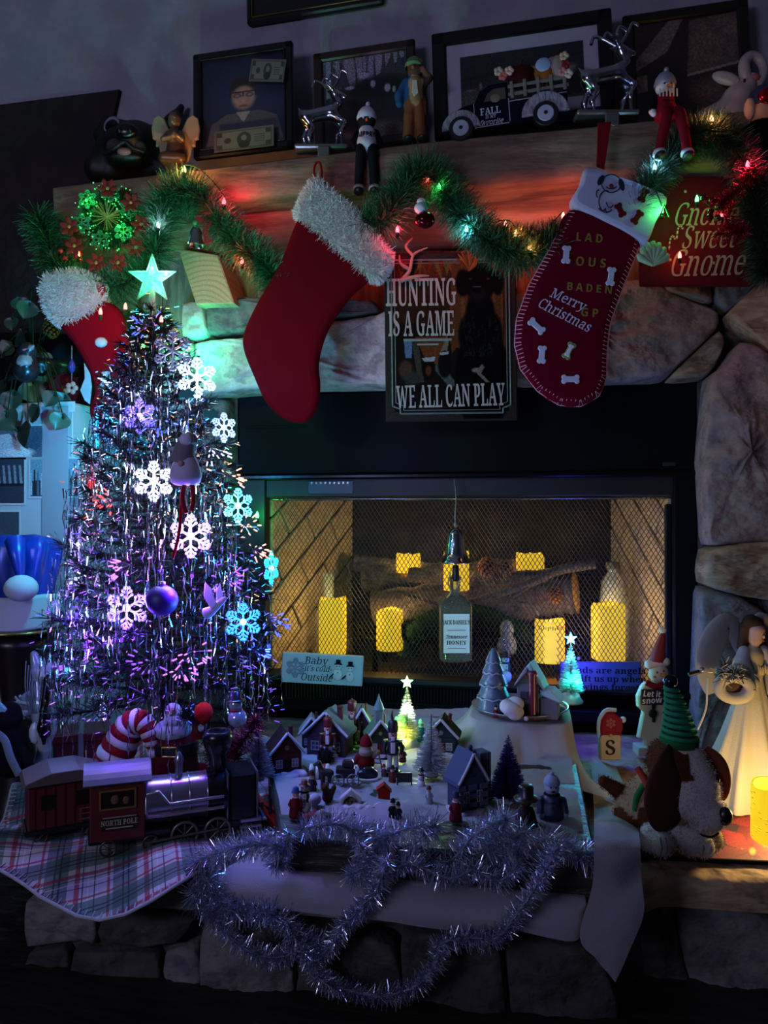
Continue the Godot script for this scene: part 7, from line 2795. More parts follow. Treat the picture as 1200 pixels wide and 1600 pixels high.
func house(px, py, w: float, h: float, d: float, wall, roof, label: String, yaw := 0.0, opts := {}) -> Node3D:
	var t := figy("village_house", label, "model house", px, py, BY + 0.006)
	t.rotation.y = YAW + yaw
	var b := nb()
	b.box(V(0, h * 0.25, 0), V(w, h * 0.5, d), 1)
	b.extr([Vector2(-w / 2, h * 0.5), Vector2(w / 2, h * 0.5), Vector2(0, h * 0.92)], -d / 2, d / 2)
	part(t, "walls", b, mt(wall, 0.7))
	for sg in [-1.0, 1.0]:
		b = nb()
		b.extr([Vector2(sg * (w / 2 + 5), h * 0.44), Vector2(sg * (w / 2 + 5), h * 0.51), Vector2(0, h), Vector2(0, h * 0.92)], -d / 2 - 4, d / 2 + 4, 1.2)
		part(t, "roof_side", b, mt(roof, 0.8))
		b = nb()
		b.tube(spline([V(sg * (w / 2 + 5), h * 0.5, d / 2 + 4), V(sg * (w / 4 + 3), h * 0.73, d / 2 + 5), V(0, h * 0.98, d / 2 + 4)], 4), 2.2, 6)
		part(t, "snow_trim", b, mt(opts.get("snow", "a8aab4"), 0.9))
		b = nb()
		b.box(V(sg * w * 0.27, h * 0.26, d / 2 + 0.5), V(w * 0.2, h * 0.18, 1.4), 0.3)
		part(t, "window", b, mt(opts.get("pane", "6a5a3a"), 0.3))
		b = nb()
		for q in [-1, 0, 1]:
			b.box(V(sg * w * 0.27 + q * w * 0.1, h * 0.26, d / 2 + 1.4), V(1.2, h * 0.2, 0.8))
			b.box(V(sg * w * 0.27, h * 0.26 + q * h * 0.09, d / 2 + 1.4), V(w * 0.22, 1.2, 0.8))
		part(t, "window_bars", b, mt(opts.get("bars", "8a8c90"), 0.7))
	b = nb()
	b.box(V(0, h * 0.17, d / 2 + 1), V(w * 0.22, h * 0.34, 2), 0.5)
	part(t, "door", b, mt(opts.get("door", "4a1a16"), 0.6))
	b = nb()
	b.ell(V(0, h * 0.62, d / 2 + 0.5), V(w * 0.09, w * 0.09, 1.4), 10)
	part(t, "gable_window", b, mt(opts.get("pane", "6a5a3a"), 0.3))
	b = nb()
	b.box(V(w * 0.24, h * 0.86, -d * 0.1), V(w * 0.13, h * 0.3, w * 0.13), 0.8)
	b.ell(V(w * 0.24, h * 1.01, -d * 0.1), V(w * 0.09, 3, w * 0.09), 8)
	part(t, "chimney", b, mt(opts.get("chimney", "4a2a24"), 0.8))
	b = nb()
	b.lathe(pv([w * 0.75, -1, w * 0.7, 2, w * 0.5, 4, 0.1, 4]), Vector3.ZERO, 18)
	part(t, "snow_base", b, mt("9a9aa6", 0.9))
	return t

func brush_tree(px, py, h: float, r: float, hex, tip, label: String, y := BY + 0.006, n := 1800) -> Node3D:
	var t := figy("bottle_brush_tree", label, "bottle-brush tree", px, py, y)
	var b := nb()
	b.lathe(pv([0.1, 0, r * 0.4, 0, r * 0.4, h * 0.05, 0.1, h * 0.06]), Vector3.ZERO, 14)
	part(t, "stand", b, mt("8a8a90", 0.8))
	b = nb()
	b.tube([V(0, 0, 0), V(0, h, 0)], 1.2, 6)
	part(t, "wire_trunk", b, mt("5a5a5a", 0.5, 0.5))
	b = nb()
	for i in n:
		var q := 1.0 - sqrt(rng.randf())
		var a := rng.randf() * TAU
		var d := V(cos(a), rng.randf_range(0.05, 0.35), sin(a)) * (r * (1.0 - q) + 2.0) * rng.randf_range(0.8, 1.08)
		b.k(hex if rng.randf() < 0.7 else tip)
		b.blade(V(0, h * (0.07 + 0.93 * q), 0), d, 0.45, V(rng.randfn(), rng.randfn(), rng.randfn()))
	stuff(t, "bristles", b, vc(0.8))
	return t

func led_jar_tree(px, py, y, h: float, star, leds: Array, glassy, label: String, jar := true) -> void:
	var t := figy("lighted_tree", label, "lighted tree", px, py, y)
	var b := nb()
	b.lathe(pv([0.1, 0, 18, 0, 19, 3, 15, 8, 13, 14, 0.1, 15]), Vector3.ZERO, 20)
	part(t, "base", b, mt("a9b0b0", 0.5))
	b = nb()
	for i in 1300:
		var q := 1.0 - sqrt(rng.randf())
		var a := rng.randf() * TAU
		var d := V(cos(a), rng.randf_range(0.0, 0.3), sin(a)) * (20.0 * (1.0 - q) + 2.0) * rng.randf_range(0.8, 1.05)
		b.k(glassy if rng.randf() < 0.7 else "e0e8e0")
		b.blade(V(0, 16 + (h - 24) * q, 0), d, 0.4, V(rng.randfn(), rng.randfn(), rng.randfn()))
	stuff(t, "bristles", b, vc(0.3, 0.2))
	b = nb()
	b.tube([V(0, 10, 0), V(0, h - 6, 0)], 1.0, 6)
	part(t, "wire_trunk", b, mt("6a6a60", 0.5, 0.5))
	b = nb()
	var sp := []
	for i in 10:
		var a := PI / 2 + i * TAU / 10.0
		var r := 10.5 if i % 2 == 0 else 4.5
		sp.append(Vector2(cos(a) * r, h + sin(a) * r))
	b.extr(sp, -2, 2, 1.2)
	part(t, "star_light", b, glow(star, 1.0))
	lamp(t, V(0, h, 6) * s, star, 0.009, 0.004)
	for q in leds:
		b = nb()
		b.ell(V(q[0], q[1], q[2]), Vector3.ONE * 2.6, 8)
		part(t, "led_light", b, glow(q[3], 2.4))
		lamp(t, V(q[0], q[1], q[2]) * s, q[3], q[4], 0.004)

func build_village() -> void:
	# the big white cloth under everything, hanging over the hearth's front
	var snow := cloth_mat("85838c", 0.3)
	var w := func(a): return range(a.size() / 3).map(func(i): return V(a[i * 3], a[i * 3 + 1], a[i * 3 + 2]))
	var t := thing("white_runner", "long white cloth lying under the dark board and hanging over the hearth's front edge", "cloth", V(-0.16, HY + 0.004, 0.86))
	var b := B.new()
	var hang := [P(270, 1370, 0.9), P(352, 1402, 0.905), P(470, 1424, 0.91), P(600, 1438, 0.91), P(700, 1452, 0.91), P(800, 1452, 0.91), P(895, 1470, 0.905), P(915, 1440, 0.88)]
	var rows := [[], [], [], [], []]
	for i in hang.size():
		var p: Vector3 = hang[i] - t.position
		rows[0].append(V(p.x, 0.0, -0.5))
		rows[1].append(V(p.x, 0.003, -0.05))
		rows[2].append(V(p.x, 0.004, 0.022))
		rows[3].append(V(p.x, p.y * 0.45, p.z + 0.004 * sin(i * 2.0)))
		rows[4].append(p)
	sheet(b, rows, 6, 0.002, 3, 0.0015, -1)
	part(t, "cloth", b, snow)
	t = thing("white_runner", "free end of white cloth hanging in a point over the hearth edge", "cloth", P(965, 1310, 0.78))
	b = B.new()
	rows = []
	for r in [[[924, 1194, 0, 944, 1190, 0, 964, 1200, 0]], [[926, 1226, 0, 954, 1222, 0, 976, 1232, 0]], [[928, 1266, 0, 962, 1260, 0, 994, 1284, 0]], [[928, 1306, 0.9, 962, 1310, 0.895, 1000, 1312, 0.88]], [[926, 1380, 0.91, 966, 1392, 0.905, 1002, 1370, 0.895]], [[906, 1462, 0.915, 970, 1440, 0.91, 1006, 1426, 0.9]], [[934, 1500, 0.912, 962, 1490, 0.908, 986, 1480, 0.902]], [[960, 1532, 0.905, 962, 1534, 0.905, 965, 1528, 0.904]]]:
		var row := []
		for j in 3:
			var q: Array = r[0].slice(j * 3, j * 3 + 3)
			row.append((G(q[0], q[1], HY + 0.012) if q[2] == 0 else P(q[0], q[1], q[2])) - t.position)
		rows.append(row)
	sheet(b, rows, 6, 0.004, 5, 0.0015, -1)
	part(t, "cloth", b, snow)
	# snow cloth on the board
	t = thing("snow_cloth", "wrinkled white snow cloth spread over the board under the village figures", "cloth", V(-0.18, BY, 0.45))
	b = B.new()
	rows = []
	for i in 9:
		var row := []
		for j in 9:
			var z := lerpf(-0.36, 0.408, i / 8.0)
			var x := lerpf(-0.178, 0.262, j / 8.0) - 0.125 * clampf((0.4 - z) / 0.3, 0.0, 1.0) * (1.0 - j / 8.0)
			row.append(V(x, 0.006 + (0.006 * sin(i * 3.1 + j * 1.7)) * (0.0 if i == 8 else 1.0) - (0.02 if i == 8 else 0.0), z))
		rows.append(row)
	sheet(b, rows, 8, 0.010, 9, 0.0, -1)
	part(t, "cloth", b, snow)
	# cotton drifts
	for q in [[430, 1212, 44, 9, "cotton drift round the left gingerbread house"], [700, 1190, 26, 14, "cotton drift at the foot of the dark green house"], [568, 1264, 30, 8, "cotton drift beside the little white arch"], [406, 1168, 20, 16, "cotton drift behind the left white bottle-brush tree"]]:
		t = figy("cotton_drift", q[4], "snow", q[0], q[1], BY + 0.004)
		b = nb()
		var bones := []
		for k in 7:
			bones.append([V((k - 3) * q[2] / 3.2, q[3] * 0.3, sin(k * 2.0) * 6), V((k - 3) * q[2] / 3.2 + 4, q[3] * 0.4, cos(k * 3.0) * 8), q[3] * rng.randf_range(0.5, 0.8), q[3] * rng.randf_range(0.4, 0.7)])
		blob(b, bones, 2.2, 5.0)
		part(t, "cotton", b, mt("a4a0a8", 1.0))
	# draped box, plate and what stands on it
	var cx := P(812, 1108, 0.3)
	t = thing("draped_box", "box draped in white cloth behind the village, with a plate on top", "cloth-covered box", V(cx.x, BY, 0.3))
	b = B.new()
	rows = []
	var top := cx.y - BY - 0.004
	for q in [[0.0, 1.0], [0.5, 1.0], [0.93, 1.0], [1.0, 0.97], [1.03, 0.8], [1.1, 0.5], [1.22, 0.2], [1.38, -0.02]]:
		var row := []
		for j in 65:
			var a := TAU * j / 64.0
			var c := V(cos(a), 0, sin(a))
			var k: float = pow(pow(absf(c.x), 5.0) + pow(absf(c.z), 5.0), -0.2)
			var f: float = maxf(0.0, q[0] - 1.0)
			var fr := (1.0 + 2.4 * maxf(0.0, sin(a)) + 0.7 * maxf(0.0, -cos(a)) - 0.8 * maxf(0.0, cos(a)))
			var r: float = 0.105 * (minf(q[0], 1.0) * k + f * fr * (1.0 + 0.42 * sin(a * 7.0 + 1.0) + 0.22 * sin(a * 15.0)))
			var y: float = top * q[1] - (0.055 * maxf(0.0, cos(a)) * clampf((1.0 - q[1]) * 1.2, 0.0, 1.0))
			row.append(V(c.x * r, y, c.z * r * 0.95))
		rows.append(row)
	b.grid(rows, true, 0)
	part(t, "drape", b, snow)
	t = figy("plate", "round grey metal plate on the draped box under the ceramic tree", "plate", 812, 1110, cx.y)
	b = nb()
	b.lathe(pv([0.1, 2, 60, 2, 66, 4, 72, 9, 75, 10, 74, 7, 66, 1, 50, -1, 0.1, -1]), Vector3.ZERO, 44)
	part(t, "dish", b, mt("6a6c74", 0.35, 0.5))
	var py := cx.y + 0.004
	t = figy("ceramic_tree", "bluish tiered ceramic fir tree on the plate left of the little house", "ornament tree", 771, 1112, py)
	b = nb()
	b.lathe(pv([0.1, 0, 24, 0, 26, 6, 22, 24, 25, 25, 21, 34, 18, 44, 22, 45, 18, 54, 14, 63, 17, 64, 13, 72, 10, 79, 12, 80, 7, 92, 2, 99, 0.1, 100]), Vector3.ZERO, 9)
	part(t, "tiers", b, mt("47566e", 0.35))
	for q in [[26, 25.0], [46, 21.0], [65, 16.0], [81, 11.0]]:
		b = nb()
		var rim := []
		for i in 19:
			rim.append(V(cos(TAU * i / 18.0) * q[1], q[0] - 2 - 2.5 * absf(sin(i * 1.57)), sin(TAU * i / 18.0) * q[1]))
		b.tube(rim, 1.5, 5, false)
		part(t, "snow_rim", b, mt("7c8aa6", 0.4))
	t = figy("plate_house", "little snow-roofed house with a red downpipe on the plate", "model house", 838, 1118, py)
	t.rotation.y = YAW - 0.35
	b = nb()
	b.box(V(-10, 26, 0), V(34, 52, 36), 1)
	b.box(V(22, 16, 4), V(26, 32, 28), 1)
	part(t, "walls", b, mt("595866", 0.7))
	for q in [[[-32, 46, -30, 52, -14, 78, -8, 80, -10, 70], "7a6f80", 22.0], [[12, 46, 16, 44, 10, 58, -6, 84, -12, 80, -4, 66], "7ea4b4", 22.0], [[38, 26, 42, 30, 26, 44, 8, 44, 10, 36], "8ab0bc", 20.0]]:  # turquoise glow is put into the colour of the right-hand snow
		b = nb()
		b.extr(pv(q[0]), -q[2], q[2], 2)
		part(t, "snowy_roof", b, mt(q[1], 0.7))
	b = nb()
	b.lathe(pv([0.1, 0, 9, 0, 9, 4, 6, 6, 6, 66, 8, 70, 6, 74, 0.1, 74]), V(-2, 0, 24), 14)
	part(t, "red_pipe", b, mt("5a1030", 0.35))
	b = nb()
	b.box(V(-16, 34, 18.5), V(12, 12, 1.5), 0.4)
	b.box(V(-16, 14, 18.5), V(12, 14, 1.5), 0.4)
	part(t, "windows", b, mt("24222e", 0.4))
	for q in [[800, 1125, 18.0, "large lumpy snowball on the plate before the house"], [822, 1129, 6.0, "small smooth snowball on the plate beside the red pipe"]]:
		t = figy("snowball", q[3], "snowball", q[0], q[1], py)
		b = nb()
		var bones := []
		for k in (9 if q[2] > 10.0 else 1):
			var d: Vector3 = V(sin(k * 2.4), sin(k * 1.3) * 0.8, cos(k * 2.4)) * (q[2] * 0.45 if q[2] > 10.0 else 0.0)
			bones.append([V(0, q[2], 0) + d, V(0, q[2], 0) + d * 1.01, q[2] * 0.62, q[2] * 0.62])
		blob(b, bones, 1.4, 2.0)
		part(t, "ball", b, mt("a9a4b0", 0.95))
	villager(775, 1121, 20.0, "5a1a1c", "2a1a18", "tiny red-coated figure on the plate before the ceramic tree", py)
	snowman(790, 1068, 48.0, "snowman with a black hat lit turquoise behind the ceramic tree", "101014", "24384a", py, "8fb4b8")  # turquoise light is also put into its white
	t = figy("snow_heap", "turquoise-lit heap of loose snow on the plate right of the house", "snow", 862, 1112, py)
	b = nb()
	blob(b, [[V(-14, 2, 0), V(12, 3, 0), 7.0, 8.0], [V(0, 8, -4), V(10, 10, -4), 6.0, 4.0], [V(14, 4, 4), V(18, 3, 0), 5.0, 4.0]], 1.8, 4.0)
	part(t, "heap", b, mt("9ab4b8", 0.95))  # turquoise light is also put into the snow colour
	led_jar_tree(892, 1098, cx.y - 0.012, 100.0, "7fe6ff", [[0, 72, 5, "6fd8ff", 0.008], [4, 38, 8, "30f0d8", 0.035], [22, 62, -40, "4040ff", 0.05]], "6aa89a", "lighted bottle-brush tree glowing turquoise at the right of the draped box")  # blue one set back, unseen, lights the right firebox wall
	led_jar_tree(636, 1168, BY + 0.006, 102.0, "c8ffb0", [[1, 62, 6, "b8c8ff", 0.02], [-6, 26, 10, "e8f060", 0.016], [-16, 44, -8, "50ff60", 0.012]], "a8a060", "lighted bottle-brush tree with a yellow-green star in the middle of the village")
	b = nb()
	# houses
	house(444, 1204, 46, 66, 40, "4a201c", "2a1e1a", "gingerbread shop with white icing trim at the left end of the village", 0.35, {"door": "2a1410", "pane": "7a4a30"})
	house(516, 1178, 62, 72, 44, "3a3034", "5a6668", "wide dark lodge with a snowy roof behind the red nutcracker", -0.25, {"pane": "3a3a3c"})
	house(487, 1168, 30, 52, 26, "2e2a30", "7f8088", "small dark hut with a thick snow gable at the lodge's left", 0.1, {"pane": "14141a", "door": "141218"})
	house(566, 1164, 24, 62, 24, "3a2a28", "4a3a34", "narrow brown house between the back nutcracker and the church", 0.0)
	t = house(592, 1176, 34, 56, 36, "24302a", "4a6a50", "dark green church with a pale steeple in the middle of the village", 0.15, {"pane": "8a7a50"})
	b = nb()
	b.box(V(-1, 58, 6), V(13, 22, 13), 1)
	b.lathe(pv([9, 69, 8, 72, 3, 84, 0.1, 94]), V(-1, 0, 6), 8)
	part(t, "steeple", b, mt("5f7a74", 0.7))
	house(692, 1176, 44, 58, 36, "20302c", "1d2a26", "dark green house with two white-barred windows at the foot of the draped box", -0.2, {"pane": "5a6058", "bars": "98a09a"})
	t = house(728, 1262, 44, 92, 40, "343c50", "404a60", "tall grey stone house with a broken snowy roof before the draped box", 0.45, {"pane": "20222c", "door": "12141c", "chimney": "333a4c"})
	for i in 9:
		b = nb()
		b.box(V(-20 + (i % 3) * 20, 12 + (i / 3) * 13, 21), V(15, 9, 2.4), 0.8)
		part(t, "stone", b, mt("464f64", 0.9))
	b = nb()
	b.box(V(26, 50, 4), V(20, 74, 26), 1)
	part(t, "tower", b, mt("3d4458", 0.8))
	b = nb()
	for i in 4:
		b.box(V(26, 24 + i * 16, 17.5), V(12, 9, 1.6), 0.5)
	part(t, "tower_windows", b, mt("151722", 0.5))
	# nutcrackers
	nutcracker(512, 1190, 72.0, "4c1014", "a8a4a8", "5e1014", "17100e", "nutcracker in red coat and red cap with white legs, before the wide lodge")
	nutcracker(550, 1168, 76.0, "481014", "15120f", "521014", "3a0e0e", "nutcracker with black trousers and white front, lit green, behind the red gnome")
	nutcracker(614, 1210, 88.0, "14141c", "b0aeb4", "0e0e14", "100e10", "tall dark nutcracker with a plumed black hat before the church", true)
	# gnome with a stick
	t = figy("gnome_figure", "plump gnome in red coat and red cap with a pale beard, between the nutcrackers", "gnome", 572, 1204, BY + 0.006)
	b = nb()
	blob(b, [[V(0, 14, 0), V(0, 24, 0), 14.0, 11.0, "541014"], [V(0, 32, 3), V(0, 36, 3), 11.0, 9.0, "8a7468"], [V(-12, 22, 2), V(-18, 14, 4), 5.0, 4.0, "541014"], [V(12, 24, 2), V(18, 30, 4), 5.0, 4.0, "7a6a5a"], [V(-5, 2, 2), V(-5, 8, 0), 5.0, 5.0, "14100f"], [V(5, 2, 2), V(5, 8, 0), 5.0, 5.0, "14100f"]], 1.6, 3.0)
	part(t, "body", b, vc(0.75))
	b = nb()
	b.lathe(pv([10, 40, 10.5, 43, 7, 52, 2, 58, 0.1, 58]), V(0, 0, 2), 14)
	part(t, "cap", b, mt("5e1014", 0.8))
	b = nb()
	b.tube([V(18, 34, 5), V(26, 2, 8)], 1.4, 6)
	part(t, "stick", b, mt("6a5038", 0.7))
	# bottle-brush trees
	brush_tree(404, 1218, 78.0, 24.0, "a39aa2", "b4aab2", "white bottle-brush tree at the left end of the village")
	brush_tree(674, 1212, 96.0, 28.0, "9fa6ae", "b4bac0", "white bottle-brush tree in front of the dark green house")
	brush_tree(794, 1254, 106.0, 30.0, "2a1a5a", "3a2a6a", "dark purple bottle-brush tree before the draped box", BY + 0.006, 3200)
	brush_tree(761, 1252, 30.0, 10.0, "2a3a34", "90989c", "tiny green bottle-brush tree on a snowy stand beside the purple one", BY + 0.006, 500)
	# small figures
	villager(658, 1158, 34.0, "2a4a6a", "8aa0a8", "blue-coated villager beside the yellow-green lighted tree")
	villager(629, 1190, 26.0, "3a1a1c", "24160f", "tiny villager in dark red right behind the tall dark nutcracker")
	villager(487, 1240, 36.0, "2a2430", "3a2a24", "dark-coated caroller left of the little bear carving")
	villager(462, 1276, 46.0, "541216", "3a4a7a", "small Santa figure in red with a blue-lit cap, at the village's front left")  # blue light on the cap is put into its colour
	snowman(476, 1272, 52.0, "snowman in a red cap leaning on the small Santa figure", "541014", "14161c", BY + 0.006, "a09aa0")
	villager(614, 1278, 30.0, "14141a", "101014", "dark couple's left figure standing at the village's front", BY + 0.006, true)
	villager(622, 1280, 27.0, "1a1a24", "1c1c24", "dark couple's right figure standing at the village's front", BY + 0.006, true)
	snowman(658, 1232, 32.0, "snowman with a black top hat right of the black signboard")
	villager(670, 1256, 28.0, "8a8fa0", "4a3a34", "pale skater on a snowy mound right of the village's middle")
	villager(712, 1282, 44.0, "5a1420", "24304a", "skater in red and blue before the grey stone house")
	villager(613, 1222, 26.0, "5a2a24", "3a2420", "reddish villager standing at the left of the black signboard")
	villager(600, 1214, 20.0, "4a3a34", "6a1418", "tiny villager beside the reddish one left of the signboard")
	snowman(553, 1292, 22.0, "tiny black-hatted snowman half hidden in the silver tinsel")
	snowman(524, 1186, 22.0, "tiny dark-lit snowman head behind the toy carriage", "0c0c10", "2a2a30")
	# drum, carriage, mound, arch, mailbox, signboard, bear, sled, boarders
	t = figy("toy_drum", "striped barrel drum in white, black and red beside the toy carriage", "drum", 498, 1218, BY + 0.006)
	var i := 0
	for q in ["a8a49a", "1c2a20", "b0aca8", "1a1a20", "7a1a1a", "b0aca8"]:
		b = nb()
		b.lathe(pv([0.1, 0, 12, 0, 12.5, 2.5, 12, 5, 0.1, 5]), V(-14 + i * 5, 12, 0), 16, true, Basis(Vector3.BACK, -PI / 2))
		part(t, "hoop", b, mt(q, 0.5))
		i += 1
	t = figy("toy_carriage", "dark toy horse carriage with glinting wheels in the village's middle", "carriage", 540, 1226, BY + 0.006)
	b = nb()
	b.box(V(0, 20, 0), V(30, 16, 18), 2)
	b.box(V(4, 33, 0), V(18, 12, 16), 3)
	part(t, "coach", b, mt("15131a", 0.3))
	for q in [-11.0, 12.0]:
		wheel(t, V(q, 10, 10), 9.0, "6a6a70")
	b = nb()
	blob(b, [[V(-24, 18, 0), V(-36, 20, 0), 6.0, 6.0], [V(-38, 22, 0), V(-42, 34, 0), 4.5, 3.5], [V(-42, 34, 0), V(-48, 31, 0), 3.5, 2.5], [V(-24, 16, 3), V(-24, 0, 3), 2.5, 1.8], [V(-36, 16, 3), V(-37, 0, 3), 2.5, 1.8], [V(-25, 16, -3), V(-27, 0, -3), 2.5, 1.8], [V(-35, 16, -3), V(-34, 0, -3), 2.5, 1.8]], 1.5, 2.5)
	part(t, "horse", b, mt("1a1512", 0.5))
	b = nb()
	b.tube([V(-14, 14, 4), V(-26, 18, 5)], 0.9, 5)
	b.ell(V(16, 30, 9), V(2, 2.4, 2), 8)
	part(t, "shaft_and_lamp", b, mt("b0b0b8", 0.2, 0.9))
	t = figy("dark_bush", "round dark bush behind the striped drum", "bush", 508, 1194, BY + 0.006)
	b = nb()
	for k in 500:
		var d := V(rng.randfn(), rng.randfn(), rng.randfn()).normalized()
		b.blade(V(0, 12, 0) + d * 6, d * 7, 0.6, V(rng.randfn(), rng.randfn(), rng.randfn()))
	b.ell(V(0, 12, 0), V(10, 10, 10), 10)
	part(t, "foliage", b, mt("141a16", 0.9))
	t = figy("toy_car", "small dark toy car with a snowy bumper behind the red mailbox", "toy car", 574, 1218, BY + 0.006)
	b = nb()
	blob(b, [[V(-10, 8, 0), V(10, 8, 0), 7.0, 7.0, "1c2028"], [V(-3, 14, 0), V(5, 14, 0), 6.0, 6.0, "14171e"]], 1.5, 3.0)
	part(t, "body", b, vc(0.25))
	b = nb()
	b.tube(spline([V(-16, 3, 8), V(0, 2, 11), V(16, 3, 8)], 4), 2.2, 6)
	part(t, "snowy_bumper", b, mt("a4a8b0", 0.9))
	for q in [-8.0, 9.0]:
		wheel(t, V(q, 4, 7), 4.0, "2a2a30")
	t = figy("white_arch", "little white arch with a snowy gable and a dim nativity inside", "arch", 548, 1258, BY + 0.006)
	b = nb()
	b.extr(pv([-17, 0, -17, 12, 0, 26, 17, 12, 17, 0, 11, 0, 11, 9, 0, 17, -11, 9, -11, 0]), -6, 6, 1.5)
	part(t, "gable", b, mt("a8a8b4", 0.8))
	b = nb()
	b.box(V(0, 6, -4), V(22, 12, 2), 0.4)
	part(t, "back", b, mt("5a6048", 0.8))
	b = nb()
	for q in [-6.0, 0.0, 6.0]:
		b.ell(V(q, 3.5, 0), V(2, 3.5, 2), 8)
	part(t, "nativity_figures", b, mt("6a5a44", 0.7))
	t = figy("mailbox", "small red mailbox house tilted in the snow before the signboard", "mailbox", 600, 1248, BY + 0.006)
	b = nb()
	b.extr(pv([-9, 2, 9, 0, 10, 12, 0, 20, -10, 14]), -6, 6, 1)
	part(t, "box", b, mt("7a1a14", 0.6))
	b = nb()
	b.extr(pv([-12, 13, 0, 22, 12, 11, 12, 13, 0, 25, -12, 16]), -7, 7, 0.6)
	part(t, "roof", b, mt("8a2a1c", 0.6))
	t = figy("signboard", "small blank black signboard on two posts in the village", "signboard", 632, 1228, BY + 0.006)
	b = nb()
	b.box(V(0, 13, 0), V(24, 15, 2.4), 0.5)
	part(t, "board", b, mt("0e0e10", 0.4))
	for q in [-11.0, 11.0]:
		b = nb()
		b.box(V(q, 9, 0), V(2, 20, 2), 0.4)
		part(t, "post", b, mt("24201c", 0.7))
	t = figy("bear_carving", "brown bear carving on a stump left of the white arch", "figurine", 512, 1254, BY + 0.006)
	b = nb()
	blob(b, [[V(0, 9, 0), V(0, 14, 0), 9.0, 8.0, "3a2a20"], [V(-5, 24, 2), V(-4, 24, 3), 6.0, 6.0, "453224"], [V(7, 16, 2), V(10, 24, 2), 4.0, 4.0, "3a2a20"], [V(-9, 29, 1), V(-9, 30, 1), 2.5, 2.0, "2a1c14"], [V(0, 29, 1), V(0, 30, 1), 2.5, 2.0, "2a1c14"]], 1.4, 3.0)
	part(t, "body", b, vc(0.7))
	t = figy("snowball", "smooth snowball left of the bear carving", "snowball", 492, 1258, BY + 0.006)
	b = nb()
	b.ell(V(0, 9, 0), V(10, 9, 10), 14)
	part(t, "ball", b, mt("9a94a0", 0.95))
	for q in [[488, 1284, "7a2024", "fallen child in red on a sledge at the village's front left", "6a7a9a"], [516, 1288, "15161c", "penguin-like sledder in black and white right of the fallen child", "b0b0b8"]]:
		t = figy("sledder", q[3], "figurine", q[0], q[1], BY + 0.006)
		b = nb()
		blob(b, [[V(-10, 7, 0), V(4, 9, 0), 6.0, 7.0, q[2]], [V(4, 9, 0), V(12, 12, 2), 6.0, 5.0, q[4]], [V(14, 14, 2), V(15, 15, 2), 6.0, 5.5, "9a8a88"], [V(-10, 6, 4), V(-20, 4, 6), 4.0, 3.0, "1c1c24"], [V(2, 12, 5), V(10, 6, 9), 3.0, 2.5, q[2]]], 1.4, 2.5)
		part(t, "body", b, vc(0.7))
		b = nb()
		b.box(V(-2, 1.5, 0), V(32, 2, 12), 0.8)
		part(t, "sledge", b, mt("4a3424", 0.6))
	# at the right front
	t = figy("hat_figure", "dark figure with a broad black hat in front of the purple tree", "figurine", 822, 1292, BY + 0.006)
	b = nb()
	b.lathe(pv([0.1, 0, 17, 0, 18, 5, 14, 22, 10, 32, 0.1, 34]), Vector3.ZERO, 18)
	part(t, "coat", b, mt("1c1014", 0.6))
	b = nb()
	b.ell(V(0, 40, 0), V(9, 9, 9), 12)
	part(t, "head", b, mt("4a2c24", 0.6))
	b = nb()
	b.lathe(pv([20, 44, 19, 46, 12, 48, 12, 62, 9, 66, 0.1, 66]), Vector3.ZERO, 20)
	part(t, "hat", b, mt("0d0c12", 0.35))
	t = figy("snowman_figure", "chubby snowman figurine in dark blue coat and knitted cap at the village's right front", "snowman", 862, 1284, BY + 0.004)
	b = nb()
	blob(b, [[V(0, 16, 0), V(0, 32, 0), 20.0, 16.0, "1c2440"], [V(-16, 34, 2), V(-19, 18, 8), 7.0, 6.0, "1c2440"], [V(16, 34, 2), V(19, 18, 8), 7.0, 6.0, "1c2440"], [V(0, 54, 2), V(0, 56, 2), 11.5, 11.0, "8a8fa4"], [V(-19, 14, 10), V(-19, 12, 10), 5.0, 4.0, "8a8fa4"], [V(19, 14, 10), V(19, 12, 10), 5.0, 4.0, "8a8fa4"]], 1.8, 2.5)
	part(t, "body", b, vc(0.5))
	b = nb()
	b.lathe(pv([12, 58, 13, 61, 12, 66, 8, 72, 0.1, 74]), V(0, 0, 1), 16)
	b.ell(V(0, 75, 1), V(4, 4, 4), 8)
	part(t, "cap", b, mt("7c88a4", 0.8))
	b = nb()
	b.lathe(pv([9, 42, 13, 44, 9, 47]), V(0, 0, 1), 16)
	b.box(V(7, 34, 16), V(5, 18, 3), 1)
	part(t, "scarf", b, mt("0f1424", 0.8))
	b = nb()
	for q in [[-4, 57], [4, 57]]:
		b.ell(V(q[0], q[1], 12.5), V(1.4, 1.8, 1), 6)
	for y in [20, 28, 36]:
		b.ell(V(-2, y, 18.5), V(1.6, 1.6, 1.2), 6)
	b.ell(V(0, 51, 13), V(3.5, 2.2, 1.2), 8)
	part(t, "coal", b, mt("08080c", 0.4))

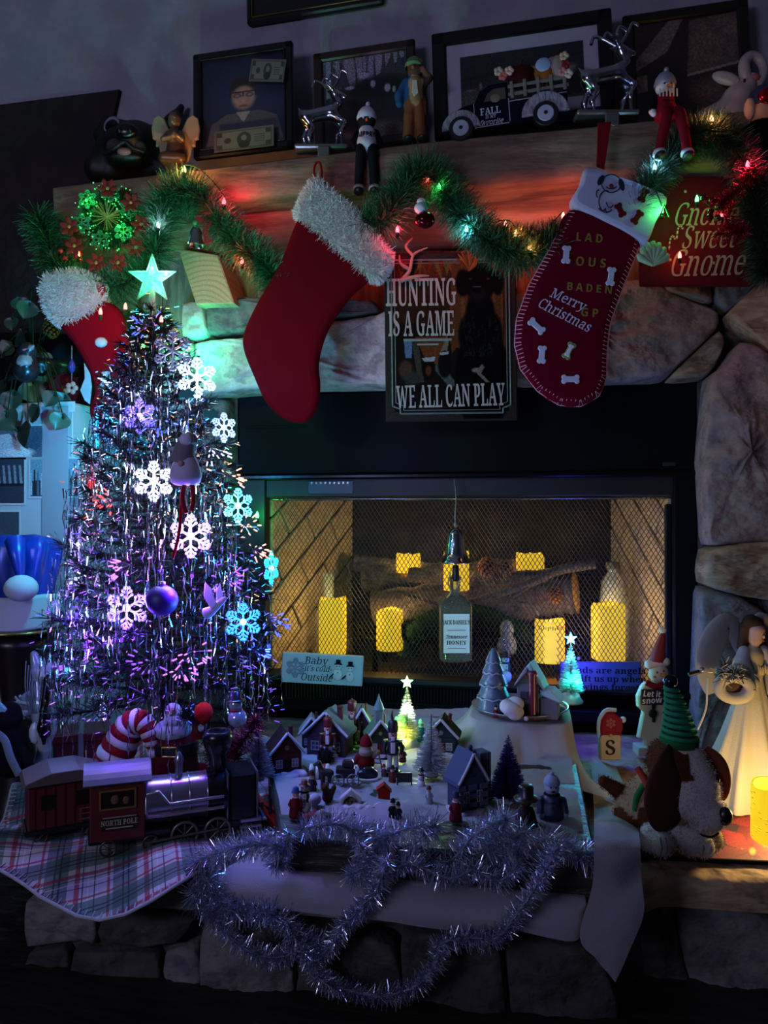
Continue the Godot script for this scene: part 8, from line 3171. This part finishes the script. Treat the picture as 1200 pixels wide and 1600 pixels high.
func build_right() -> void:
	# poinsettia mat
	var t := thing("poinsettia_mat", "printed red poinsettia table mat under the plush beagle", "mat", V(0.33, HY + 0.004, 0.6))
	var i := img(256, 160, "2a1614")
	for k in 15:
		var cx := rng.randf_range(10, 246)
		var cy := rng.randf_range(10, 150)
		for j in 7:
			var a := j * TAU / 7.0 + k
			var e := Vector2(cos(a), sin(a))
			var o := Vector2(-e.y, e.x) * 10.0
			var c := Vector2(cx, cy)
			var m := c + e * 22.0
			var tp := c + e * 44.0
			pgon(i, [c.x, c.y, (m + o).x, (m + o).y, tp.x, tp.y, (m - o).x, (m - o).y], ["6a1416", "7c1c1a", "581012", "24361c"][(k + j) % 4 if j > 5 else (k + j) % 3])
			pgon(i, [c.x, c.y, c.x + 1, c.y + 1, tp.x, tp.y], "4a0c10")
		oval(i, cx, cy, 6, 6, "b08a3a", 0.5)
	grain(i, 0.25, 0.3, 0.3, 6)
	var b := B.new()
	var e := [G(955, 1338, HY + 0.004), G(1260, 1352, HY + 0.004), G(1230, 1190, HY + 0.004), G(985, 1236, HY + 0.004)]
	b.poly([e[0] - t.position + V(0, 0.004, 0), e[1] - t.position + V(0, 0.004, 0), e[2] - t.position + V(0, 0.004, 0), e[3] - t.position + V(0, 0.004, 0)], V(0, 1, 0), [Vector2(0, 1), Vector2(1, 1), Vector2(1, 0), Vector2(0, 0)])
	part(t, "printed_top", b, print_of(i, 0.7))
	b = B.new()
	for k in 4:
		b.tube([e[k] - t.position + V(0, 0.001, 0), e[(k + 1) % 4] - t.position + V(0, 0.001, 0)], 0.0035, 6)
	part(t, "bound_edge", b, mt("12100c", 0.8))
	candle("bright yellow LED candle with a birch bark print on the poinsettia mat", G(1210, 1312, HY + 0.012), 68.0, 88.0, false, 0.036, "", "ffe024")
	b = nb()
	for k in 40:
		var a := lerpf(-0.3, PI + 0.3, rng.randf())
		var y := rng.randf_range(6, 78)
		b.tube([V(cos(a) * 34.2, y, sin(a) * 34.2), V(cos(a + 0.14) * 34.2, y + 0.6, sin(a + 0.14) * 34.2)], 0.6, 4)
	part(get_child(get_child_count() - 1), "bark_marks", b, mt("8a7a20", 0.8))
	beagle()
	angel_doll()
	# wooden snowman
	t = figy("wooden_snowman", "tall flat wooden snowman in red pointed hat holding a Let it snow board", "snowman", 1022, 1178, HY + 0.012)
	b = nb()
	b.box(V(-6, 7, 0), V(46, 14, 30), 1)
	part(t, "block", b, mt("a49c8c", 0.7))
	b = nb()
	b.extr(pv([-16, 12, 8, 12, 8, 24, 24, 24, 22, 60, 20, 96, 18, 112, -14, 112, -20, 106, -27, 90, -26, 74, -18, 66, -26, 26, -16, 24]), -6, 6, 2)
	part(t, "body", b, mt("b0a68c", 0.6))
	b = nb()
	b.ell(V(7, 126, 1), V(16, 15, 9), 16)
	part(t, "head", b, mt("b0a08a", 0.6))
	b = nb()
	blob(b, [[V(-8, 140, 1), V(18, 144, 1), 7.0, 7.0]], 1.6, 2.0)
	part(t, "fur_brim", b, mt("b4aca0", 0.9))
	b = nb()
	b.tube(spline([V(6, 144, 0), V(8, 160, 0), V(13, 180, 0), V(15, 190, 0)], 4), range(13).map(func(n): return lerpf(15.0, 2.5, n / 12.0)), 14, true, 0.6, Vector3.BACK)
	part(t, "hat", b, mt("6e1414", 0.4))
	b = nb()
	b.ell(V(14, 193, 0), V(6, 5, 5), 10)
	part(t, "hat_pompom", b, mt("bcb4a8", 0.9))
	b = nb()
	b.tube(spline([V(-14, 112, 4), V(2, 107, 8), V(18, 112, 4)], 4), 5.0, 8)
	part(t, "scarf", b, mt("6a141a", 0.7))
	b = nb()
	b.ell(V(2, 129, 9.5), V(1.5, 2, 1.2), 6)
	b.ell(V(12, 131, 9.5), V(1.5, 2, 1.2), 6)
	for y in [98, 82, 66]:
		b.ell(V(13, y, 6.4), V(2, 2, 1), 8)
	part(t, "coal", b, mt("14100e", 0.5))
	b = nb()
	b.tube([V(7, 126, 9), V(13, 125, 16)], [2.2, 0.5], 7)
	part(t, "nose", b, mt("a85a24", 0.6))
	b = nb()
	b.ell(V(-2, 122, 9.2), V(2.6, 2, 0.8), 8)
	b.ell(V(15, 123, 9.2), V(2.6, 2, 0.8), 8)
	part(t, "cheek", b, mt("a06050", 0.8))
	b = nb()
	b.box(V(-6, 91, 10), V(34, 24, 3), 0.8)
	var bd := part(t, "message_board", b, mt("2a201a", 0.6))
	b = nb()
	b.box(V(-4, 66, 10), V(5, 28, 3), 0.8)
	b.ell(V(-6, 66, 12), V(7, 7, 4), 10)
	part(t, "handle_and_mitten", b, mt("1c1614", 0.6))
	var cr := mt("c8c0b4", 0.6)
	words(bd, "lettering", "Let it", 9 * s, cr, slant(-7 * s, 96 * s, 12 * s, -3, 0.1, 0.9), false, true, 0.0008)
	words(bd, "lettering", "snow", 9 * s, cr, slant(-7 * s, 86 * s, 12 * s, 4, 0.1, 1.0), false, true, 0.0008)
	b = nb()
	b.extr(pv([24, 26, 16, 26, 20, 60, 22, 96, 28, 94, 27, 60]), -3, 5, 1)
	part(t, "hanging_scarf_end", b, mt("6a4a34", 0.7))
	# gnome with an S
	t = figy("gnome_block", "small wooden gnome block in red snowflake cap marked with a letter S", "gnome", 952, 1186, HY + 0.014)
	b = nb()
	b.extr(pv([-15, 0, 16, 0, 17, 36, 10, 46, -10, 46, -16, 34]), -7, 7, 1.5)
	part(t, "beard_body", b, mt("a8987e", 0.7))
	b = nb()
	b.extr(pv([-14, 38, 16, 38, 20, 50, 18, 64, 6, 74, -6, 74, -14, 62, -15, 48]), -8, 8, 2)
	part(t, "cap", b, mt("7a1420", 0.6))
	b = nb()
	b.tube(spline([V(-17, 38, 2), V(-16, 60, 2), V(-6, 76, 2), V(10, 77, 2)], 4), 3.4, 7)
	part(t, "snow_edge", b, mt("a6a8b4", 0.9))
	b = nb()
	b.ell(V(21, 62, 2), V(5, 5, 5), 10)
	part(t, "pompom", b, mt("b4b4bc", 0.9))
	b = nb()
	flake_shape(b, V(0, 58, 8.5), 7.0, 0.6)
	part(t, "painted_flake", b, mt("a8606a", 0.7))
	words(t, "lettering", "S", 24 * s, mt("2a2018", 0.6), slant(0, 20 * s, 7.6 * s, 0, 0, 0.9), true, true, 0.001)
	b = nb()
	b.ell(V(0, 39, 9), V(3.5, 3, 3), 8)
	part(t, "nose", b, mt("a88a74", 0.7))
	# a dark cord with a silver end and a white flex beside the doll
	t = fig("cord", "white twisted flex hanging from the angel doll's muff down to the beagle's hat", "cord", 1096, 1138, 0.5)
	b = nb()
	b.tube(spline([V(-6, -2, 0), V(2, 18, 2), V(8, 36, 0), V(8, 56, 2), V(10, 78, 0)], 5), 1.4, 6)
	part(t, "flex", b, mt("a8a49a", 0.6))
	t = fig("dark_rod", "short black rod with a silver ball end before the doll's muff", "rod", 1088, 1048, 0.52)
	b = nb()
	b.tube([V(-12, -6, 0), V(10, 0, 0)], 3.4, 8)
	part(t, "rod", b, mt("0b0b0d", 0.4))
	b = nb()
	b.ell(V(8, 2, 2), V(5, 4.5, 4.5), 10)
	part(t, "ball", b, mt("b4b8bc", 0.2, 0.8))

func beagle() -> void:
	var t := figy("plush_beagle", "sitting plush beagle with long brown ears and a spiral green hat", "plush dog", 1046, 1318, HY + 0.012)
	var b := nb()
	var br := "4a281c"
	var wh := "a8a09c"
	var tan := "8a7458"
	blob(b, [[V(-30, 44, -26), V(-8, 78, -14), 46.0, 40.0, tan], [V(-38, 34, -20), V(-30, 44, -10), 40.0, 34.0, br], [V(-20, 20, -6), V(0, 40, 10), 34.0, 30.0, "6f6350"], [V(4, 128, 2), V(10, 100, 2), 38.0, 40.0, br], [V(26, 136, 14), V(40, 96, 28), 24.0, 26.0, wh], [V(24, 82, 26), V(44, 62, 40), 36.0, 27.0, wh], [V(34, 104, 28), V(42, 118, 22), 15.0, 13.0, br], [V(-2, 128, 18), V(14, 110, 32), 18.0, 13.0, br], [V(-10, 30, 20), V(20, 20, 44), 20.0, 18.0, wh], [V(20, 20, 44), V(34, 16, 50), 19.0, 15.0, wh], [V(-36, 22, 34), V(-30, 20, 46), 22.0, 19.0, wh], [V(30, 22, 26), V(54, 20, 28), 22.0, 17.0, "a89470"], [V(-74, 74, -34), V(-92, 84, -38), 10.0, 9.0, br], [V(-58, 62, -30), V(-74, 74, -34), 12.0, 10.0, br]], 3.2, 7.0)
	part(t, "body", b, cache_fur())
	var pile := B.new()
	for k in 11000:
		var j := rng.randi() % b.v.size()
		pile.col = b.c[j]
		pile.blade(b.v[j] + V(rng.randfn(), rng.randfn(), rng.randfn()) * 0.0015, (b.n[j] + V(rng.randfn(), rng.randfn() - 0.6, rng.randfn()) * 0.5).normalized() * rng.randf_range(0.002, 0.0045), 0.0004, V(rng.randfn(), rng.randfn(), rng.randfn()))
	stuff(t, "pile", pile, vc(0.95))
	b = nb()
	b.tube(spline([V(4, 152, 14), V(-14, 132, 38), V(-24, 100, 46), V(-24, 68, 46), V(-14, 44, 42)], 5), range(21).map(func(n): return 10.0 + 25.0 * sin(PI * pow((n + 2) / 23.0, 1.25) * 0.95)), 18, true, 0.3, V(0.3, 0, 1))
	part(t, "ear", b, mt("3a1e17", 0.95))
	b = nb()
	b.tube(spline([V(48, 146, 6), V(64, 128, 12), V(70, 100, 16), V(68, 76, 18)], 5), range(16).map(func(n): return 8.0 + 12.0 * sin(PI * (n + 2) / 18.0)), 14, true, 0.3, V(-0.7, 0, 1))
	part(t, "ear", b, mt("6a3422", 0.95))
	b = nb()
	b.ell(V(60, 66, 62), V(11, 14, 9), 16)
	part(t, "nose", b, mt("08080a", 0.35))
	b = nb()
	b.ell(V(31, 112, 42), V(6.5, 7.5, 5), 12)
	b.ell(V(58, 112, 38), V(5, 7, 4), 12)
	part(t, "eyes", b, mt("0a0709", 0.12))
	b = nb()
	b.tube(spline([V(52, 40, 58), V(40, 34, 58), V(24, 36, 52)], 4), 1.6, 6)
	part(t, "mouth", b, mt("1c1210", 0.8))
	b = nb()
	for q in [[-36, 22, 64], [-28, 20, 64], [34, 14, 62], [26, 14, 64]]:
		b.tube([V(q[0], 34 if q[0] < 0 else 28, q[2] - 4), V(q[0] + 1, 20, q[2] + 1), V(q[0], 8, q[2] - 3)], 1.0, 5)
	part(t, "toe_seams", b, mt("6a625e", 0.9))
	b = nb()
	b.ell(V(-52, 40, 6), V(10, 17, 8), 12)
	b.tube(spline([V(-38, 96, 4), V(-52, 76, 6), V(-56, 54, 8)], 4), 5.0, 8)
	part(t, "harness", b, mt("1a5a2c", 0.85))
	b = nb()
	b.tube(spline([V(-48, 116, -6), V(-40, 100, 8), V(-36, 84, 16)], 4), 5.0, 8)
	part(t, "red_ribbon", b, mt("8a2c1c", 0.6))
	b = nb()
	b.tube(spline([V(64, 130, 8), V(78, 104, 16), V(74, 84, 22)], 4), 5.5, 8)
	part(t, "red_ribbon", b, mt("8a2c1c", 0.6))
	b = nb()
	b.lathe(pv([0.1, 158, 28, 156, 30, 148, 29, 140, 0.1, 138]), V(14, 0, 4), 22)
	part(t, "hat_brim", b, mt("b0a890", 0.95))
	b = nb()
	b.lathe(pv([29, 154, 30, 162, 26, 172, 0.1, 176]), V(14, 0, 4), 22)
	part(t, "hat_base", b, mt("144a24", 0.85))
	b = nb()
	var sp := []
	for k in 130:
		var q := k / 129.0
		var a := q * TAU * 9.0
		var r := lerpf(27.0, 7.0, q)
		sp.append(V(14 - 14 * q * q + cos(a) * r, 166 + 82 * q, 4 + sin(a) * r))
	b.tube(sp, 3.6, 7)
	part(t, "spiral_hat", b, mt("1f6a4a", 0.8))
	b = nb()
	b.ell(V(0, 254, 6), V(11, 11, 11), 16)
	part(t, "jingle_bell", b, mt("2a2c34", 0.15, 0.9))

func cache_fur() -> StandardMaterial3D:
	return vc(0.98, 0.0, "cloth", 25.0)

func angel_doll() -> void:
	var t := figy("angel_doll", "tall angel doll in a pale gown with a fur muff and feathered wings", "doll", 1176, 1252, HY + 0.01)
	s *= 0.96
	t.rotation.y = YAW + 0.1
	var b := nb()
	var rows := []
	for q in [[0, 76, 0.0], [10, 75, 0.0], [60, 62, 0.02], [110, 44, 0.0], [150, 32, 0.0], [180, 22, 0.0], [200, 17, 0.0], [214, 18, 0.0]]:
		var row := []
		for j in 73:
			var a := TAU * j / 72.0
			var r: float = q[1] * (1.0 + (0.09 * sin(a * 9.0) + 0.04 * sin(a * 17.0 + 1.0)) * clampf((215.0 - q[0]) / 160.0, 0, 1))
			row.append(V(cos(a) * r - 6 * (1.0 - q[0] / 214.0), q[0], sin(a) * r * 0.85))
		rows.append(row)
	b.grid(rows, true, 0)
	part(t, "gown", b, cloth_mat("b0a898", 0.4))
	b = nb()
	blob(b, [[V(0, 208, 0), V(0, 236, 0), 17.0, 18.0, "a89a7c"], [V(0, 236, 0), V(2, 254, 2), 14.0, 7.0, "a8867a"], [V(3, 266, 4), V(5, 278, 5), 12.0, 13.5, "b08e80"]], 1.8, 4.0)
	part(t, "body", b, vc(0.6))
	b = nb()
	b.ell(V(9, 270, 18.5), V(2.2, 3, 2.4), 8)
	part(t, "nose", b, mt("b08e80", 0.6))
	b = nb()
	b.ell(V(5, 277, 17.5), V(1.8, 1.3, 1), 8)
	b.ell(V(14, 277, 15.5), V(1.8, 1.3, 1), 8)
	part(t, "eyes", b, mt("14141c", 0.3))
	b = nb()
	b.ell(V(9, 263, 17), V(2.6, 1.0, 1), 8)
	part(t, "lips", b, mt("8a4a44", 0.5))
	b = nb()
	blob(b, [[V(0, 290, -2), V(4, 288, 2), 14.0, 13.0, "3a2a20"], [V(-11, 280, -2), V(-14, 250, -4), 8.0, 9.0, "4a3428"], [V(14, 282, -4), V(18, 252, -6), 8.0, 9.0, "4a3428"], [V(-2, 280, -10), V(-2, 240, -14), 13.0, 12.0, "3a2a20"]], 1.8, 4.0)
	part(t, "hair", b, vc(0.6))
	b = nb()
	blob(b, [[V(-16, 244, 4), V(-24, 226, 10), 10.0, 13.0, "9a9aa0"], [V(-24, 226, 10), V(-16, 200, 26), 13.0, 11.0, "a0a09c"], [V(-16, 200, 26), V(-32, 184, 34), 10.0, 9.0, "b0a27c"]], 2.0, 4.0)
	part(t, "sleeve", b, vc(0.9))
	b = nb()
	blob(b, [[V(18, 244, 2), V(28, 220, 8), 10.0, 12.0, "9a9aa0"], [V(28, 220, 8), V(22, 184, 24), 12.0, 11.0, "a0a09c"]], 2.0, 4.0)
	part(t, "sleeve", b, vc(0.9))
	b = nb()
	var ring := []
	for k in 29:
		var a := TAU * k / 28.0
		ring.append(V(-50 + cos(a) * 21, 193 + sin(a) * 17, 34 + 8 * cos(a)))
	b.tube(ring, 9.5, 12, false)
	b.ell(V(-40, 214, 26), V(20, 16, 14), 14)
	part(t, "fur_muff", b, mt("a69e8e", 0.98))
	b = nb()
	b.ell(V(-50, 193, 30), V(16, 13, 6), 14)
	part(t, "muff_opening", b, mt("4a3c36", 0.95))
	b = nb()
	for k in 160:
		var p := V(-62 + rng.randfn() * 12, 219 + rng.randfn() * 6, 46 + rng.randfn() * 3)
		b.k(["8a8a84", "3a4a38", "2a302c", "b0aca4"][rng.randi() % 4])
		b.blade(p, V(rng.randfn(), rng.randfn() * 0.7, rng.randf()) * 9.0, 1.1, V(rng.randfn(), rng.randfn(), rng.randfn()))
	part(t, "silver_sprig", b, vc(0.4, 0.4))
	b = nb()
	for k in 5:
		b.ell(V(-80 + k * 7, 212 + sin(k * 2.0) * 4, 50), V(3, 3, 3), 8)
	part(t, "beads", b, mt("b8b8b8", 0.2, 0.6))
	for q in [-1.0, 1.0]:
		b = nb()
		var pts := spline([V(q * 6, 236, -18), V(q * 24, 284, -24), V(q * 42, 272, -26), V(q * 58, 240, -28), V(q * 64, 206, -28), V(q * 56, 170, -28)], 5)
		b.tube(pts, range(pts.size()).map(func(n): return 8.0 + 16.0 * sin(PI * n / 25.0)), 12, true, 0.4, Vector3.BACK)
		part(t, "wing", b, mt("8a8784", 0.9))
	b = nb()
	for k in 9:
		b.ell(V(-16 + k * 4.0, 216 + 2.0 * sin(k * 2.0), 17), V(3, 8, 3), 8)
	part(t, "gathered_bodice", b, cloth_mat("b0a27c", 0.4))

func build_tinsel() -> void:
	var sil := ["d8dcec", "b8c0dc", "f0f4ff", "9aa6c8", "c8c6d0"]
	var f := func(a, z): 
		var o := []
		for i in range(0, a.size(), 2):
			o.append_array([a[i], a[i + 1], z])
		return o
	var lines := [
		["thick silver tinsel garland heaped along the front edge of the snow village", [470, 1296, 520, 1288, 560, 1300, 610, 1316, 570, 1330, 620, 1300, 680, 1290, 640, 1330, 700, 1346, 740, 1306, 790, 1280, 760, 1330, 820, 1300, 800, 1346, 850, 1310, 890, 1330, 930, 1340], 0.872, 24.0, 8000],
		["silver tinsel garland starting in the left clump and looping before the hearth", [440, 1326, 410, 1318, 380, 1322, 340, 1332, 306, 1350, 320, 1384, 300, 1400, 340, 1418, 320, 1360, 352, 1420, 400, 1424, 440, 1436, 470, 1468, 500, 1478], 0.915, 24.0, 6000],
		["silver tinsel strand curving low from the left clump to the hearth's middle stones", [322, 1420, 350, 1454, 390, 1486, 430, 1496, 470, 1486, 490, 1500], 0.925, 18.0, 2300],
		["silver tinsel strand dropping from the village's edge to join the low loops", [606, 1340, 588, 1390, 566, 1420, 536, 1446, 520, 1476, 490, 1500], 0.92, 18.0, 2300],
		["longest silver tinsel strand, hanging in a wide bow across the hearth front", [486, 1500, 500, 1530, 540, 1546, 600, 1556, 650, 1540, 682, 1504, 690, 1474, 730, 1466, 776, 1466, 806, 1430, 834, 1390, 854, 1356, 872, 1320], 0.925, 18.0, 5200],
		["short silver tinsel tail hanging over the board's dark edge at its left", [452, 1300, 444, 1326, 430, 1350, 446, 1346], 0.9, 18.0, 1100],
		["short silver tinsel tail hanging over the board's dark edge at its middle", [560, 1316, 574, 1350, 548, 1366, 590, 1372, 640, 1350, 700, 1372, 740, 1360, 780, 1376, 810, 1350], 0.9, 20.0, 3000]]
	for q in lines:
		garland(q[0], f.call(q[1], 0.0), q[2], q[3] * 1.12, int(q[4] * 0.85), sil, "7a7c8a", 0.24, 0.95, "silver tinsel garlands round the village", "tinsel_garland", "tinsel", 0.95)
